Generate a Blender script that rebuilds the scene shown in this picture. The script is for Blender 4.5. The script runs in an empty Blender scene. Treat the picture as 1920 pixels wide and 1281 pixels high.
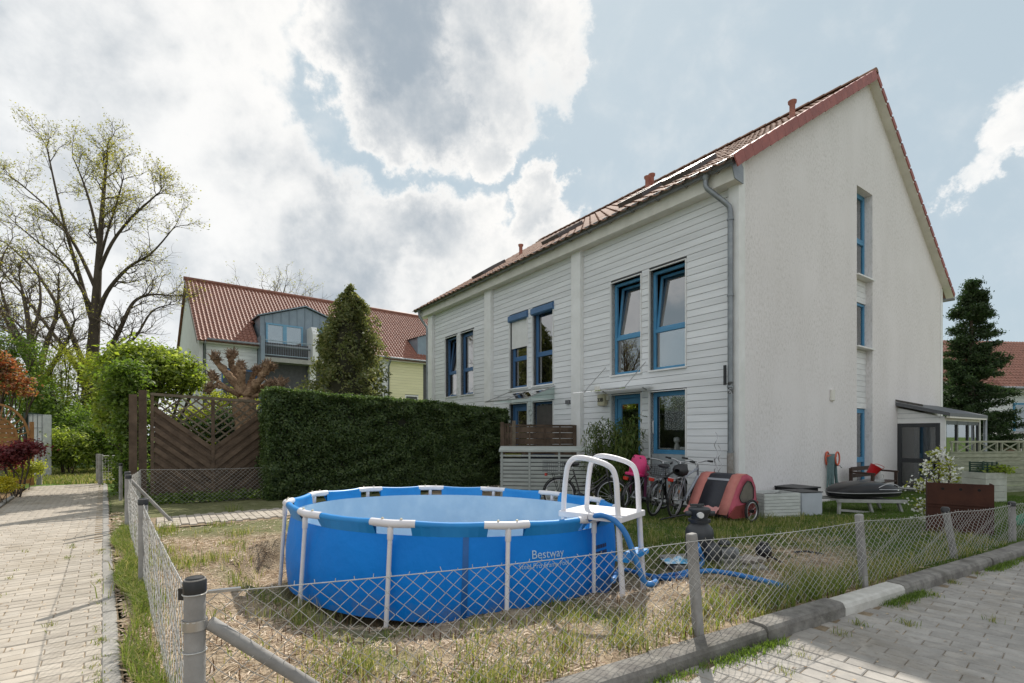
import bpy, math, random
import numpy as np
from mathutils import Vector, Matrix

SC = bpy.context.scene
COL = SC.collection
R = math.radians
random.seed(7)
RNG = np.random.default_rng(11)

# ------------------------------------------------------------------ camera
cam = bpy.data.cameras.new('camera')
cam.sensor_width = 36.0
cam.lens = 17.8
cam.shift_y = 0.0909
cam.clip_start = 0.05
cam.clip_end = 900.0
camo = bpy.data.objects.new('camera', cam)
camo.location = (0, 0, 1.35)
camo.rotation_euler = (R(90), 0, 0)
COL.objects.link(camo)
SC.camera = camo
SC.render.resolution_x, SC.render.resolution_y = 1024, 683
SC.view_settings.view_transform = 'Standard'
SC.view_settings.look = 'None'
SC.view_settings.exposure = 0.4
SC.view_settings.gamma = 1.0
SC.view_settings.use_curve_mapping = False
SC.cycles.max_bounces = 8
SC.cycles.transparent_max_bounces = 12

# ------------------------------------------------------------------ sun and sky
SUN_AZ, SUN_EL = R(11.5), R(44)      # azimuth measured from +Y towards +X
sun = bpy.data.lights.new('sun', 'SUN')
sun.energy = 4.1
sun.angle = R(0.55)
sun.color = (1.0, 0.94, 0.85)
suno = bpy.data.objects.new('sun', sun)
sd = Vector((math.sin(SUN_AZ) * math.cos(SUN_EL), math.cos(SUN_AZ) * math.cos(SUN_EL), math.sin(SUN_EL)))
suno.rotation_euler = sd.to_track_quat('Z', 'Y').to_euler()
suno.location = (5, 20, 30)
COL.objects.link(suno)


def build_world():
    w = bpy.data.worlds.new('World')
    SC.world = w
    w.use_nodes = True
    nt = w.node_tree
    N, L = nt.nodes, nt.links
    N.clear()

    def nd(t, **kw):
        n = N.new(t)
        for k, v in kw.items():
            setattr(n, k, v)
        return n

    def mth(op, a, b=None, c=None, clamp=False):
        n = nd('ShaderNodeMath', operation=op, use_clamp=clamp)
        for i, v in enumerate((a, b, c)):
            if v is None:
                continue
            if isinstance(v, (int, float)):
                n.inputs[i].default_value = v
            else:
                L.new(v, n.inputs[i])
        return n.outputs[0]

    def sstep(v, a, b, lo=0.0, hi=1.0):
        n = nd('ShaderNodeMapRange', interpolation_type='SMOOTHSTEP')
        L.new(v, n.inputs[0])
        for i, x in enumerate((a, b, lo, hi)):
            n.inputs[i + 1].default_value = x
        return n.outputs[0]

    out = nd('ShaderNodeOutputWorld')
    bg = nd('ShaderNodeBackground')
    bg.inputs[1].default_value = 0.10
    L.new(bg.outputs[0], out.inputs[0])
    sky = nd('ShaderNodeTexSky', sky_type='NISHITA')
    sky.sun_disc = False
    sky.sun_elevation = SUN_EL
    sky.sun_rotation = SUN_AZ
    sky.air_density = 1.0
    sky.dust_density = 0.7
    sky.ozone_density = 1.2
    tc = nd('ShaderNodeTexCoord')
    nrm = nd('ShaderNodeVectorMath', operation='NORMALIZE')
    L.new(tc.outputs['Generated'], nrm.inputs[0])
    D = nrm.outputs[0]

    def noise(scale, detail=6, rough=0.55, vec=None, dist=0.0):
        n = nd('ShaderNodeTexNoise')
        n.inputs['Scale'].default_value = scale
        n.inputs['Detail'].default_value = detail
        n.inputs['Roughness'].default_value = rough
        n.inputs['Distortion'].default_value = dist
        L.new(vec or D, n.inputs['Vector'])
        return n
    # billowing: push the direction about before asking how near a cloud it is
    wn = noise(4.2, 9, 0.62)
    sub = nd('ShaderNodeVectorMath', operation='SUBTRACT')
    L.new(wn.outputs['Color'], sub.inputs[0])
    sub.inputs[1].default_value = (0.5, 0.5, 0.5)
    mul = nd('ShaderNodeVectorMath', operation='SCALE')
    L.new(sub.outputs[0], mul.inputs[0])
    mul.inputs['Scale'].default_value = 0.26
    add = nd('ShaderNodeVectorMath', operation='ADD')
    L.new(D, add.inputs[0])
    L.new(mul.outputs[0], add.inputs[1])
    wn2 = noise(15.0, 8, 0.65)
    sub2 = nd('ShaderNodeVectorMath', operation='SUBTRACT')
    L.new(wn2.outputs['Color'], sub2.inputs[0])
    sub2.inputs[1].default_value = (0.5, 0.5, 0.5)
    mul2 = nd('ShaderNodeVectorMath', operation='SCALE')
    L.new(sub2.outputs[0], mul2.inputs[0])
    mul2.inputs['Scale'].default_value = 0.10
    add2 = nd('ShaderNodeVectorMath', operation='ADD')
    L.new(add.outputs[0], add2.inputs[0])
    L.new(mul2.outputs[0], add2.inputs[1])
    W = nd('ShaderNodeVectorMath', operation='NORMALIZE')
    L.new(add2.outputs[0], W.inputs[0])
    W = W.outputs[0]
    # clouds of this sky: azimuth (deg, + = right of +Y), elevation (deg), radius (deg), weight
    blobs = [(-44, 34, 15, .8), (-32, 39, 9, .75), (-40, 20, 13, .8), (-29, 24, 9, .75), (-32, 14, 10, .75),
             (-19, 18, 8.5, .95), (-12, 21, 4.5, .85), (-22, 9, 9, .9), (-38, 6, 9, .6), (-6, 19.5, 5.5, .9),
             (-1.5, 19, 4.5, .75), (2.6, 24, 3.6, .95), (5, 22, 3, .7), (-9, 13, 6, .7),
             (-12.5, 39, 8, 1.35), (-5, 39.5, 7, .85), (-9.5, 32.5, 5.5, 1.0), (-2, 34, 5, .68), (3, 39, 4.2, .62), (4.5, 34.5, 2.5, .55), (-4, 29, 2.6, .8),
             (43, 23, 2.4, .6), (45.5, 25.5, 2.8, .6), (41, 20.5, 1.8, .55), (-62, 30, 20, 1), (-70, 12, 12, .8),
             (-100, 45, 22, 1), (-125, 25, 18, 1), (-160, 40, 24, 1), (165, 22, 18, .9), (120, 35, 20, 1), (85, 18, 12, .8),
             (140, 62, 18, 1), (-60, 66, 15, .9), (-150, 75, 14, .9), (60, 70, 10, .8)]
    acc = None
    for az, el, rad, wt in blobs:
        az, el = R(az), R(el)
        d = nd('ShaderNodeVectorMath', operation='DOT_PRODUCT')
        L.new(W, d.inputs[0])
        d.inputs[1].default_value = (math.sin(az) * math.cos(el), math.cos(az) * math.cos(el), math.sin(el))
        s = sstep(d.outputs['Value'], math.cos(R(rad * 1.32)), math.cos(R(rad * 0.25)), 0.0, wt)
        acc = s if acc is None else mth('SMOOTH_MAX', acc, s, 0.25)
    fb = noise(9.0, 10, 0.6, dist=0.3).outputs['Fac']
    fb2 = noise(2.6, 4, 0.5).outputs['Fac']
    fb3 = noise(24.0, 8, 0.6).outputs['Fac']
    nz = mth('ADD', mth('MULTIPLY', mth('SUBTRACT', fb, 0.5), 0.85), mth('MULTIPLY', mth('SUBTRACT', fb3, 0.5), 0.35))
    dens = mth('ADD', acc, mth('MULTIPLY', nz, sstep(acc, 0.02, 0.35)))
    alpha = sstep(dens, 0.14, 0.58)
    thick = mth('ADD', dens, mth('MULTIPLY', mth('SUBTRACT', fb2, 0.5), 1.1))
    thick = mth('ADD', thick, mth('MULTIPLY', mth('SUBTRACT', noise(6.0, 7, 0.55).outputs['Fac'], 0.5), 0.8))
    core = sstep(thick, 0.40, 1.45)
    # clouds towards the sun glow at their rims, unseen ones opposite are front-lit and brightened for fill
    sdot = nd('ShaderNodeVectorMath', operation='DOT_PRODUCT')
    L.new(D, sdot.inputs[0])
    sdot.inputs[1].default_value = sd
    rimc = nd('ShaderNodeMix', data_type='RGBA')
    L.new(sstep(sdot.outputs['Value'], 0.55, 1.0), rimc.inputs['Factor'])
    rimc.inputs['A'].default_value = (7.3, 7.4, 7.45, 1)
    rimc.inputs['B'].default_value = (7.6, 7.5, 7.3, 1)
    corec = nd('ShaderNodeMix', data_type='RGBA')
    L.new(sstep(sdot.outputs['Value'], -0.4, 0.55), corec.inputs['Factor'])
    corec.inputs['A'].default_value = (8.3, 8.4, 8.6, 1)
    corec.inputs['B'].default_value = (3.0, 3.5, 4.0, 1)
    cc = nd('ShaderNodeMix', data_type='RGBA')
    L.new(core, cc.inputs['Factor'])
    L.new(rimc.outputs['Result'], cc.inputs['A'])
    L.new(corec.outputs['Result'], cc.inputs['B'])
    # thin milky veil over the blue
    veil = nd('ShaderNodeMix', data_type='RGBA')
    veil.inputs['Factor'].default_value = 0.93
    L.new(sky.outputs[0], veil.inputs['A'])
    veil.inputs['B'].default_value = (3.95, 4.75, 5.25, 1)
    mix = nd('ShaderNodeMix', data_type='RGBA')
    L.new(alpha, mix.inputs['Factor'])
    L.new(veil.outputs['Result'], mix.inputs['A'])
    L.new(cc.outputs['Result'], mix.inputs['B'])
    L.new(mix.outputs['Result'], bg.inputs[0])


build_world()

# ------------------------------------------------------------------ helpers
F_PX, HOR, EYE = 950.0, 815.0, 1.35


def at(px, py, Y):
    return Vector(((px - 960) / F_PX * Y, Y, EYE - (py - HOR) / F_PX * Y))


def ground(px, py, z=0.0):
    Y = F_PX * (EYE - z) / (py - HOR)
    return Vector(((px - 960) / F_PX * Y, Y, z))


_mats = {}


def mat(name, col, rough=0.6, col2=None, scale=6.0, detail=5, bump=0.0, bscale=40.0, metal=0.0, spec=0.5, rnd=0.0,
        stretch=(1, 1, 1), lo=0.35, hi=0.7, coat=0.0, world=False, bdist=0.01):
    if name in _mats:
        return _mats[name]
    m = bpy.data.materials.new(name)
    m.use_nodes = True
    nt = m.node_tree
    N, L = nt.nodes, nt.links
    b = N['Principled BSDF']
    b.inputs['Roughness'].default_value = rough
    b.inputs['Metallic'].default_value = metal
    b.inputs['Specular IOR Level'].default_value = spec
    b.inputs['Coat Weight'].default_value = coat
    tc = N.new('ShaderNodeTexCoord')
    mp = N.new('ShaderNodeMapping')
    mp.inputs['Scale'].default_value = stretch
    if world:
        g = N.new('ShaderNodeNewGeometry')
        L.new(g.outputs['Position'], mp.inputs['Vector'])
    else:
        L.new(tc.outputs['Object'], mp.inputs['Vector'])
    V = mp.outputs[0]
    oi = None
    if rnd > 0:
        oi = N.new('ShaderNodeObjectInfo')
        off = N.new('ShaderNodeVectorMath')
        off.operation = 'ADD'
        cmb = N.new('ShaderNodeMath')
        cmb.operation = 'MULTIPLY'
        cmb.inputs[1].default_value = 37.0
        L.new(oi.outputs['Random'], cmb.inputs[0])
        L.new(V, off.inputs[0])
        L.new(cmb.outputs[0], off.inputs[1])
        V = off.outputs[0]
    c2 = col2 or tuple(c * 0.72 for c in col)
    n = N.new('ShaderNodeTexNoise')
    n.inputs['Scale'].default_value = scale
    n.inputs['Detail'].default_value = detail
    n.inputs['Roughness'].default_value = 0.62
    L.new(V, n.inputs['Vector'])
    mr = N.new('ShaderNodeMapRange')
    mr.inputs[1].default_value, mr.inputs[2].default_value = lo, hi
    L.new(n.outputs['Fac'], mr.inputs[0])
    mx = N.new('ShaderNodeMix')
    mx.data_type = 'RGBA'
    L.new(mr.outputs[0], mx.inputs['Factor'])
    mx.inputs['A'].default_value = (*c2, 1)
    mx.inputs['B'].default_value = (*col, 1)
    C = mx.outputs['Result']
    if rnd > 0:
        hs = N.new('ShaderNodeHueSaturation')
        r2 = N.new('ShaderNodeMapRange')
        L.new(oi.outputs['Random'], r2.inputs[0])
        r2.inputs[3].default_value, r2.inputs[4].default_value = 1 - rnd, 1 + rnd
        L.new(r2.outputs[0], hs.inputs['Value'])
        L.new(C, hs.inputs['Color'])
        C = hs.outputs[0]
    L.new(C, b.inputs['Base Color'])
    if bump > 0:
        n2 = N.new('ShaderNodeTexNoise')
        n2.inputs['Scale'].default_value = bscale
        n2.inputs['Detail'].default_value = 4
        L.new(V, n2.inputs['Vector'])
        bp = N.new('ShaderNodeBump')
        bp.inputs['Strength'].default_value = bump
        bp.inputs['Distance'].default_value = bdist
        L.new(n2.outputs['Fac'], bp.inputs['Height'])
        L.new(bp.outputs[0], b.inputs['Normal'])
    _mats[name] = m
    return m


def add_stain(m, col, scale=1.2, amount=.5, lo=.5, hi=.68, detail=8, zband=None, world=True, rough=.65):
    """blotches of dirt over a material; zband (z0, z1) keeps them where z runs from z0 (none) to z1 (full)"""
    nt = m.node_tree
    N, L = nt.nodes, nt.links
    b = N['Principled BSDF']
    src = b.inputs['Base Color'].links[0].from_socket
    if world:
        P = N.new('ShaderNodeNewGeometry').outputs['Position']
    else:
        P = N.new('ShaderNodeTexCoord').outputs['Object']
    n = N.new('ShaderNodeTexNoise')
    n.inputs['Scale'].default_value = scale
    n.inputs['Detail'].default_value = detail
    n.inputs['Roughness'].default_value = rough
    L.new(P, n.inputs['Vector'])
    mr = N.new('ShaderNodeMapRange')
    mr.inputs[1].default_value, mr.inputs[2].default_value, mr.inputs[4].default_value = lo, hi, amount
    L.new(n.outputs['Fac'], mr.inputs[0])
    fac = mr.outputs[0]
    if zband:
        sp = N.new('ShaderNodeSeparateXYZ')
        L.new(P, sp.inputs[0])
        mz = N.new('ShaderNodeMapRange')
        mz.inputs[1].default_value, mz.inputs[2].default_value = zband
        L.new(sp.outputs[2], mz.inputs[0])
        mu = N.new('ShaderNodeMath')
        mu.operation = 'MULTIPLY'
        L.new(fac, mu.inputs[0])
        L.new(mz.outputs[0], mu.inputs[1])
        fac = mu.outputs[0]
    mx = N.new('ShaderNodeMix')
    mx.data_type = 'RGBA'
    L.new(fac, mx.inputs['Factor'])
    L.new(src, mx.inputs['A'])
    mx.inputs['B'].default_value = (*col, 1)
    L.new(mx.outputs['Result'], b.inputs['Base Color'])
    return m


def leafmat(name, cols, trans=0.45, gloss=0.03, rough=0.5):
    """leaves: colour differs from leaf to leaf, light comes through"""
    if name in _mats:
        return _mats[name]
    m = bpy.data.materials.new(name)
    m.use_nodes = True
    nt = m.node_tree
    N, L = nt.nodes, nt.links
    N.clear()
    out = N.new('ShaderNodeOutputMaterial')
    g = N.new('ShaderNodeNewGeometry')
    rp = N.new('ShaderNodeValToRGB')
    el = rp.color_ramp.elements
    while len(el) < len(cols):
        el.new(0.5)
    for i, c in enumerate(cols):
        el[i].position = i / max(1, len(cols) - 1)
        el[i].color = (*c, 1)
    L.new(g.outputs['Random Per Island'], rp.inputs[0])
    d = N.new('ShaderNodeBsdfDiffuse')
    t = N.new('ShaderNodeBsdfTranslucent')
    gl = N.new('ShaderNodeBsdfGlossy')
    gl.inputs['Roughness'].default_value = rough
    L.new(rp.outputs[0], d.inputs[0])
    hs = N.new('ShaderNodeHueSaturation')
    hs.inputs['Value'].default_value = 1.5
    hs.inputs['Saturation'].default_value = 1.1
    L.new(rp.outputs[0], hs.inputs['Color'])
    L.new(hs.outputs[0], t.inputs[0])
    m1 = N.new('ShaderNodeMixShader')
    m1.inputs[0].default_value = trans
    L.new(d.outputs[0], m1.inputs[1])
    L.new(t.outputs[0], m1.inputs[2])
    m2 = N.new('ShaderNodeMixShader')
    m2.inputs[0].default_value = gloss
    L.new(m1.outputs[0], m2.inputs[1])
    L.new(gl.outputs[0], m2.inputs[2])
    L.new(m2.outputs[0], out.inputs[0])
    _mats[name] = m
    return m


def glassmat(name, tint=(0.88, 0.91, 0.91), refl=0.12):
    """window glass: see-through with a mirror-like reflection that grows towards grazing"""
    if name in _mats:
        return _mats[name]
    m = bpy.data.materials.new(name)
    m.use_nodes = True
    nt = m.node_tree
    N, L = nt.nodes, nt.links
    N.clear()
    out = N.new('ShaderNodeOutputMaterial')
    tr = N.new('ShaderNodeBsdfTransparent')
    tr.inputs[0].default_value = (*tint, 1)
    gl = N.new('ShaderNodeBsdfGlossy')
    gl.inputs['Roughness'].default_value = 0.012
    fr = N.new('ShaderNodeFresnel')
    fr.inputs[0].default_value = 1.55
    ad = N.new('ShaderNodeMath')
    ad.operation = 'ADD'
    ad.use_clamp = True
    L.new(fr.outputs[0], ad.inputs[0])
    ad.inputs[1].default_value = refl
    mx = N.new('ShaderNodeMixShader')
    L.new(ad.outputs[0], mx.inputs[0])
    L.new(tr.outputs[0], mx.inputs[1])
    L.new(gl.outputs[0], mx.inputs[2])
    L.new(mx.outputs[0], out.inputs[0])
    _mats[name] = m
    return m


def link(o, parent=None):
    COL.objects.link(o)
    if parent is not None:
        o.parent = parent
    return o


def tag(o, label=None, cat=None, group=None, kind=None):
    if label:
        o['label'] = label
    if cat:
        o['category'] = cat
    if group:
        o['group'] = group
    if kind:
        o['kind'] = kind
    return o


def thing(name, label, cat, loc=(0, 0, 0), rz=0.0, group=None, rot=None):
    o = bpy.data.objects.new(name, None)
    o.empty_display_size = 0.2
    o.location = loc
    o.rotation_euler = rot if rot else (0, 0, rz)
    link(o)
    return tag(o, label, cat, group)


class MB:
    """collects shapes; build() links them as one mesh object"""

    def __init__(self):
        self.v, self.f = [], []

    def raw(self, v, f):
        o = len(self.v)
        self.v.extend([tuple(p) for p in v])
        self.f.extend([tuple(i + o for i in q) for q in f])
        return self

    def box(self, x0, x1, y0, y1, z0, z1):
        return self.raw([(x0, y0, z0), (x1, y0, z0), (x1, y1, z0), (x0, y1, z0), (x0, y0, z1), (x1, y0, z1), (x1, y1, z1), (x0, y1, z1)],
                        [(0, 3, 2, 1), (4, 5, 6, 7), (0, 1, 5, 4), (1, 2, 6, 5), (2, 3, 7, 6), (3, 0, 4, 7)])

    def cbox(self, x0, x1, y0, y1, z0, z1, c=0.005):
        """box with its upper edges chamfered"""
        return self.raw([(x0, y0, z0), (x1, y0, z0), (x1, y1, z0), (x0, y1, z0), (x0, y0, z1 - c), (x1, y0, z1 - c), (x1, y1, z1 - c), (x0, y1, z1 - c),
                         (x0 + c, y0 + c, z1), (x1 - c, y0 + c, z1), (x1 - c, y1 - c, z1), (x0 + c, y1 - c, z1)],
                        [(0, 3, 2, 1), (0, 1, 5, 4), (1, 2, 6, 5), (2, 3, 7, 6), (3, 0, 4, 7),
                         (4, 5, 9, 8), (5, 6, 10, 9), (6, 7, 11, 10), (7, 4, 8, 11), (8, 9, 10, 11)])

    def bar(self, p, q, w, h, up=(0, 0, 1)):
        """straight beam w wide (across), h tall (towards up)"""
        p, q = Vector(p), Vector(q)
        d = (q - p).normalized()
        up = Vector(up)
        s = d.cross(up)
        if s.length < 1e-4:
            s = d.cross(Vector((1, 0, 0)))
        s.normalize()
        u = s.cross(d).normalized()
        v = []
        for c in (p, q):
            for a, b in ((-1, -1), (1, -1), (1, 1), (-1, 1)):
                v.append(c + s * (a * w / 2) + u * (b * h / 2))
        return self.raw(v, [(0, 1, 2, 3), (7, 6, 5, 4), (0, 4, 5, 1), (1, 5, 6, 2), (2, 6, 7, 3), (3, 7, 4, 0)])

    def tube(self, pts, r, n=8, closed=False, caps=True):
        pts = [Vector(p) for p in pts]
        k = len(pts)
        rs = r if isinstance(r, (list, tuple)) else [r] * k
        v, f = [], []
        ref = None
        for i, p in enumerate(pts):
            if closed:
                d = pts[(i + 1) % k] - pts[i - 1]
            else:
                d = pts[min(i + 1, k - 1)] - pts[max(i - 1, 0)]
            if d.length < 1e-9:
                d = Vector((0, 0, 1))
            d.normalize()
            if ref is None:
                ref = d.orthogonal().normalized()
            s = ref - d * ref.dot(d)
            if s.length < 1e-6:
                s = d.orthogonal()
            s.normalize()
            ref = s
            t = d.cross(s)
            for j in range(n):
                a = 2 * math.pi * j / n
                v.append(p + (s * math.cos(a) + t * math.sin(a)) * rs[i])
        for i in range(k if closed else k - 1):
            i2 = (i + 1) % k
            for j in range(n):
                f.append((i * n + j, i * n + (j + 1) % n, i2 * n + (j + 1) % n, i2 * n + j))
        if caps and not closed:
            f.append(tuple(range(n - 1, -1, -1)))
            f.append(tuple((k - 1) * n + j for j in range(n)))
        return self.raw(v, f)

    def lathe(self, prof, n=24, c=(0, 0, 0), axis='z'):
        """prof: (radius, height) pairs"""
        v, f = [], []
        for r, h in prof:
            for j in range(n):
                a = 2 * math.pi * j / n
                x, y = r * math.cos(a), r * math.sin(a)
                p = {'z': (x, y, h), 'y': (x, h, y), 'x': (h, x, y)}[axis]
                v.append((p[0] + c[0], p[1] + c[1], p[2] + c[2]))
        for i in range(len(prof) - 1):
            for j in range(n):
                q = (i * n + j, i * n + (j + 1) % n, (i + 1) * n + (j + 1) % n, (i + 1) * n + j)
                f.append(q if axis != 'y' else q[::-1])
        return self.raw(v, f)

    def prism(self, poly, d):
        """closed flat outline poly (3-D points) pushed along d"""
        poly = [Vector(p) for p in poly]
        d = Vector(d)
        n = len(poly)
        v = poly + [p + d for p in poly]
        f = [tuple(range(n - 1, -1, -1)), tuple(range(n, 2 * n))]
        f += [(i, (i + 1) % n, n + (i + 1) % n, n + i) for i in range(n)]
        return self.raw(v, f)

    def mesh(self, name):
        me = bpy.data.meshes.new(name)
        me.from_pydata(self.v, [], self.f)
        me.update()
        return me

    def build(self, name, m, parent=None, smooth=False, bevel=0.0, fixn=False):
        me = self.mesh(name)
        if fixn:
            import bmesh
            bm = bmesh.new()
            bm.from_mesh(me)
            bmesh.ops.recalc_face_normals(bm, faces=bm.faces)
            bm.to_mesh(me)
            bm.free()
        me.materials.append(m)
        if smooth:
            me.shade_smooth()
        o = link(bpy.data.objects.new(name, me), parent)
        if smooth == 'auto':
            me.set_sharp_from_angle(angle=R(40))
        if bevel:
            b = o.modifiers.new('bevel', 'BEVEL')
            b.width = bevel
            b.segments = 2
            b.limit_method = 'ANGLE'
        return o


def npmesh(name, v, f, m, parent=None, smooth=False):
    """v (n,3) array, f (k,3|4) array"""
    me = bpy.data.meshes.new(name)
    k = f.shape[1]
    me.vertices.add(len(v))
    me.vertices.foreach_set('co', np.ascontiguousarray(v, dtype=np.float32).ravel())
    me.loops.add(f.size)
    me.loops.foreach_set('vertex_index', np.ascontiguousarray(f, dtype=np.int32).ravel())
    me.polygons.add(len(f))
    me.polygons.foreach_set('loop_start', np.arange(0, f.size, k, dtype=np.int32))
    me.polygons.foreach_set('loop_total', np.full(len(f), k, dtype=np.int32))
    if smooth:
        me.polygons.foreach_set('use_smooth', np.ones(len(f), dtype=bool))
    me.update(calc_edges=True)
    me.materials.append(m)
    return link(bpy.data.objects.new(name, me), parent)


def inst(name, me, parent, M4):
    o = bpy.data.objects.new(name, me)
    link(o, parent)
    o.matrix_local = M4
    return o


def leaves_arrays(P, size, rng, up=0.4, aspect=0.6, jitter=0.35, out=None):
    """one bent leaf (two triangles as a kite quad) at each point"""
    n = len(P)
    nrm = rng.normal(size=(n, 3))
    nrm[:, 2] = np.abs(nrm[:, 2]) + up
    if out is not None:
        nrm += out
    nrm /= np.linalg.norm(nrm, axis=1)[:, None]
    t = rng.normal(size=(n, 3))
    t -= nrm * (t * nrm).sum(1)[:, None]
    t /= np.linalg.norm(t, axis=1)[:, None]
    b = np.cross(nrm, t)
    s = size * (1 + jitter * rng.uniform(-1, 1, (n, 1)))
    v = np.empty((n, 4, 3))
    v[:, 0] = P - t * s * 0.5
    v[:, 1] = P + b * s * aspect * 0.5 + nrm * s * 0.08
    v[:, 2] = P + t * s * 0.5 - nrm * s * 0.12
    v[:, 3] = P - b * s * aspect * 0.5 + nrm * s * 0.08
    f = np.arange(n * 4).reshape(n, 4)
    return v.reshape(-1, 3), f


def blob_points(rng, n, lumps, shell=0.55):
    """points in a union of ellipsoids (cx,cy,cz,rx,ry,rz), denser to the outside"""
    L = np.array(lumps, float)
    vol = (L[:, 3] * L[:, 4] * L[:, 5]) ** 0.75
    k = rng.choice(len(L), n, p=vol / vol.sum())
    d = rng.normal(size=(n, 3))
    d /= np.linalg.norm(d, axis=1)[:, None]
    r = shell + (1 - shell) * rng.uniform(0, 1, n) ** 0.6
    r *= 1 + 0.10 * rng.normal(size=n)
    return L[k, :3] + d * L[k, 3:] * r[:, None], d
# ------------------------------------------------------------------ the ground
POOL = Vector((-0.636, 5.95, 0.568))
POOL_R, TILT = 1.86, (-0.028, -0.025)
# axes of the place: kerb line direction, path direction, house directions
KD, KN = Vector((0.866, 0.5, 0)), Vector((-0.5, 0.866, 0))
PD, PN = Vector((-0.628, 0.778, 0)), Vector((0.778, 0.628, 0))
HB, HA = Vector((0.818, 0.575, 0)), Vector((-0.575, 0.818, 0))
Z_STREET, Z_PATH = -0.10, -0.03


def sst(x, a, b):
    t = np.clip((x - a) / (b - a), 0, 1)
    return t * t * (3 - 2 * t)


_TAB = np.array([(-60, -.10, .03, .7), (-41, -.12, .04, .5), (-28, -.24, .45, .2), (-8, -.22, .42, .25), (10, -.15, .05, .2), (40, -.15, 0, .2), (100, -.1, 0, .2),
                 (135, -.2, .25, .12), (150, -.34, .6, .08), (175, -.36, .62, .08), (192, -.30, .45, .12), (205, -.22, .15, .5), (229, -.19, .06, .8), (250, -.23, .05, .8), (262, -.22, .04, .8),
                 (280, -.12, .03, .7), (289, -.09, .03, .7), (300, -.10, .03, .7), (319, -.12, .04, .5)])
_rw = np.random.default_rng(3)
_W = [(_rw.uniform(.6, 9), _rw.uniform(0, 6.28), _rw.uniform(0, 6.28)) for _ in range(26)]


def wob(x, y, k0=0, k1=26):
    s = 0
    for fr, an, ph in _W[k0:k1]:
        s = s + np.sin(fr * (x * math.cos(an) + y * math.sin(an)) + ph) / (1 + fr * .5)
    return s


def zt(x, y):
    """height of the garden soil"""
    x, y = np.asarray(x, float), np.asarray(y, float)
    n = -0.5 * x + 0.866 * y
    z = -0.015 - 0.045 * np.clip(n - 2.4, 0, 4.1) * sst(x, -3, 1.5) + 0.008 * wob(x, y)
    z = z + 0.11 * np.exp(-((x - 1.5) ** 2 + (y - 4.35) ** 2) / 0.16)
    dx, dy = x - POOL.x, y - POOL.y
    d = np.hypot(dx, dy) - POOL_R
    a = (np.degrees(np.arctan2(dy, dx)) + 60) % 360 - 60
    z0, fl, ra = (np.interp(a, _TAB[:, 0], _TAB[:, k]) for k in (1, 2, 3))
    t = np.clip((d - fl + 0.03 * wob(x * 3, y * 3)) / ra, 0, 1)
    pit = z0 + (np.minimum(z, 0.2) - z0) * t ** 0.85
    z = np.where(d < fl + ra + 0.1, np.minimum(np.where(t >= 1, z, pit), np.where(z > pit, pit, z)), z)
    return np.where(d < -0.02, -0.30, z)


def green_mask(x, y):
    """1 where turf grows, 0 where the sward is bare or dry"""
    n = -0.5 * x + 0.866 * y
    g = sst(n + 0.35 * wob(x, y, 0, 9), 3.4, 4.6) * sst(x, 0.9, 1.9)
    g = np.maximum(g, sst(x + .2 * wob(x, y, 3, 10), 3.2, 4.6))
    g = np.maximum(g, 0.55 * sst(wob(x, y, 8, 22), 0.35, 1.6))
    g = np.maximum(g, 0.75 * sst(y - 0.3 * x + .2 * wob(x, y, 0, 8), 7.6, 8.6) * (x < -2))
    return np.clip(g, 0, 1)


def soil_material():
    m = bpy.data.materials.new('garden_soil')
    m.use_nodes = True
    nt = m.node_tree
    N, L = nt.nodes, nt.links
    b = N['Principled BSDF']
    b.inputs['Roughness'].default_value = 0.95
    b.inputs['Specular IOR Level'].default_value = 0.15
    g = N.new('ShaderNodeNewGeometry')
    n1 = N.new('ShaderNodeTexNoise')
    n1.inputs['Scale'].default_value = 5
    n1.inputs['Detail'].default_value = 8
    n1.inputs['Roughness'].default_value = 0.7
    L.new(g.outputs['Position'], n1.inputs['Vector'])
    r1 = N.new('ShaderNodeValToRGB')
    e = r1.color_ramp.elements
    e[0].position, e[0].color = 0.34, (0.20, 0.145, 0.095, 1)
    e[1].position, e[1].color = 0.68, (0.52, 0.42, 0.30, 1)
    L.new(n1.outputs['Fac'], r1.inputs[0])
    n2 = N.new('ShaderNodeTexNoise')
    n2.inputs['Scale'].default_value = 60
    n2.inputs['Detail'].default_value = 5
    L.new(g.outputs['Position'], n2.inputs['Vector'])
    at_ = N.new('ShaderNodeAttribute')
    at_.attribute_name = 'turf'
    r2 = N.new('ShaderNodeValToRGB')
    e = r2.color_ramp.elements
    e[0].position, e[0].color = 0.35, (0.045, 0.085, 0.018, 1)
    e[1].position, e[1].color = 0.7, (0.12, 0.18, 0.04, 1)
    L.new(n2.outputs['Fac'], r2.inputs[0])
    mx = N.new('ShaderNodeMix')
    mx.data_type = 'RGBA'
    L.new(at_.outputs['Fac'], mx.inputs['Factor'])
    L.new(r1.outputs[0], mx.inputs['A'])
    L.new(r2.outputs[0], mx.inputs['B'])
    L.new(mx.outputs['Result'], b.inputs['Base Color'])
    bp = N.new('ShaderNodeBump')
    bp.inputs['Strength'].default_value = 1.0
    bp.inputs['Distance'].default_value = 0.035
    L.new(n2.outputs['Fac'], bp.inputs['Height'])
    L.new(bp.outputs[0], b.inputs['Normal'])
    return m


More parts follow.
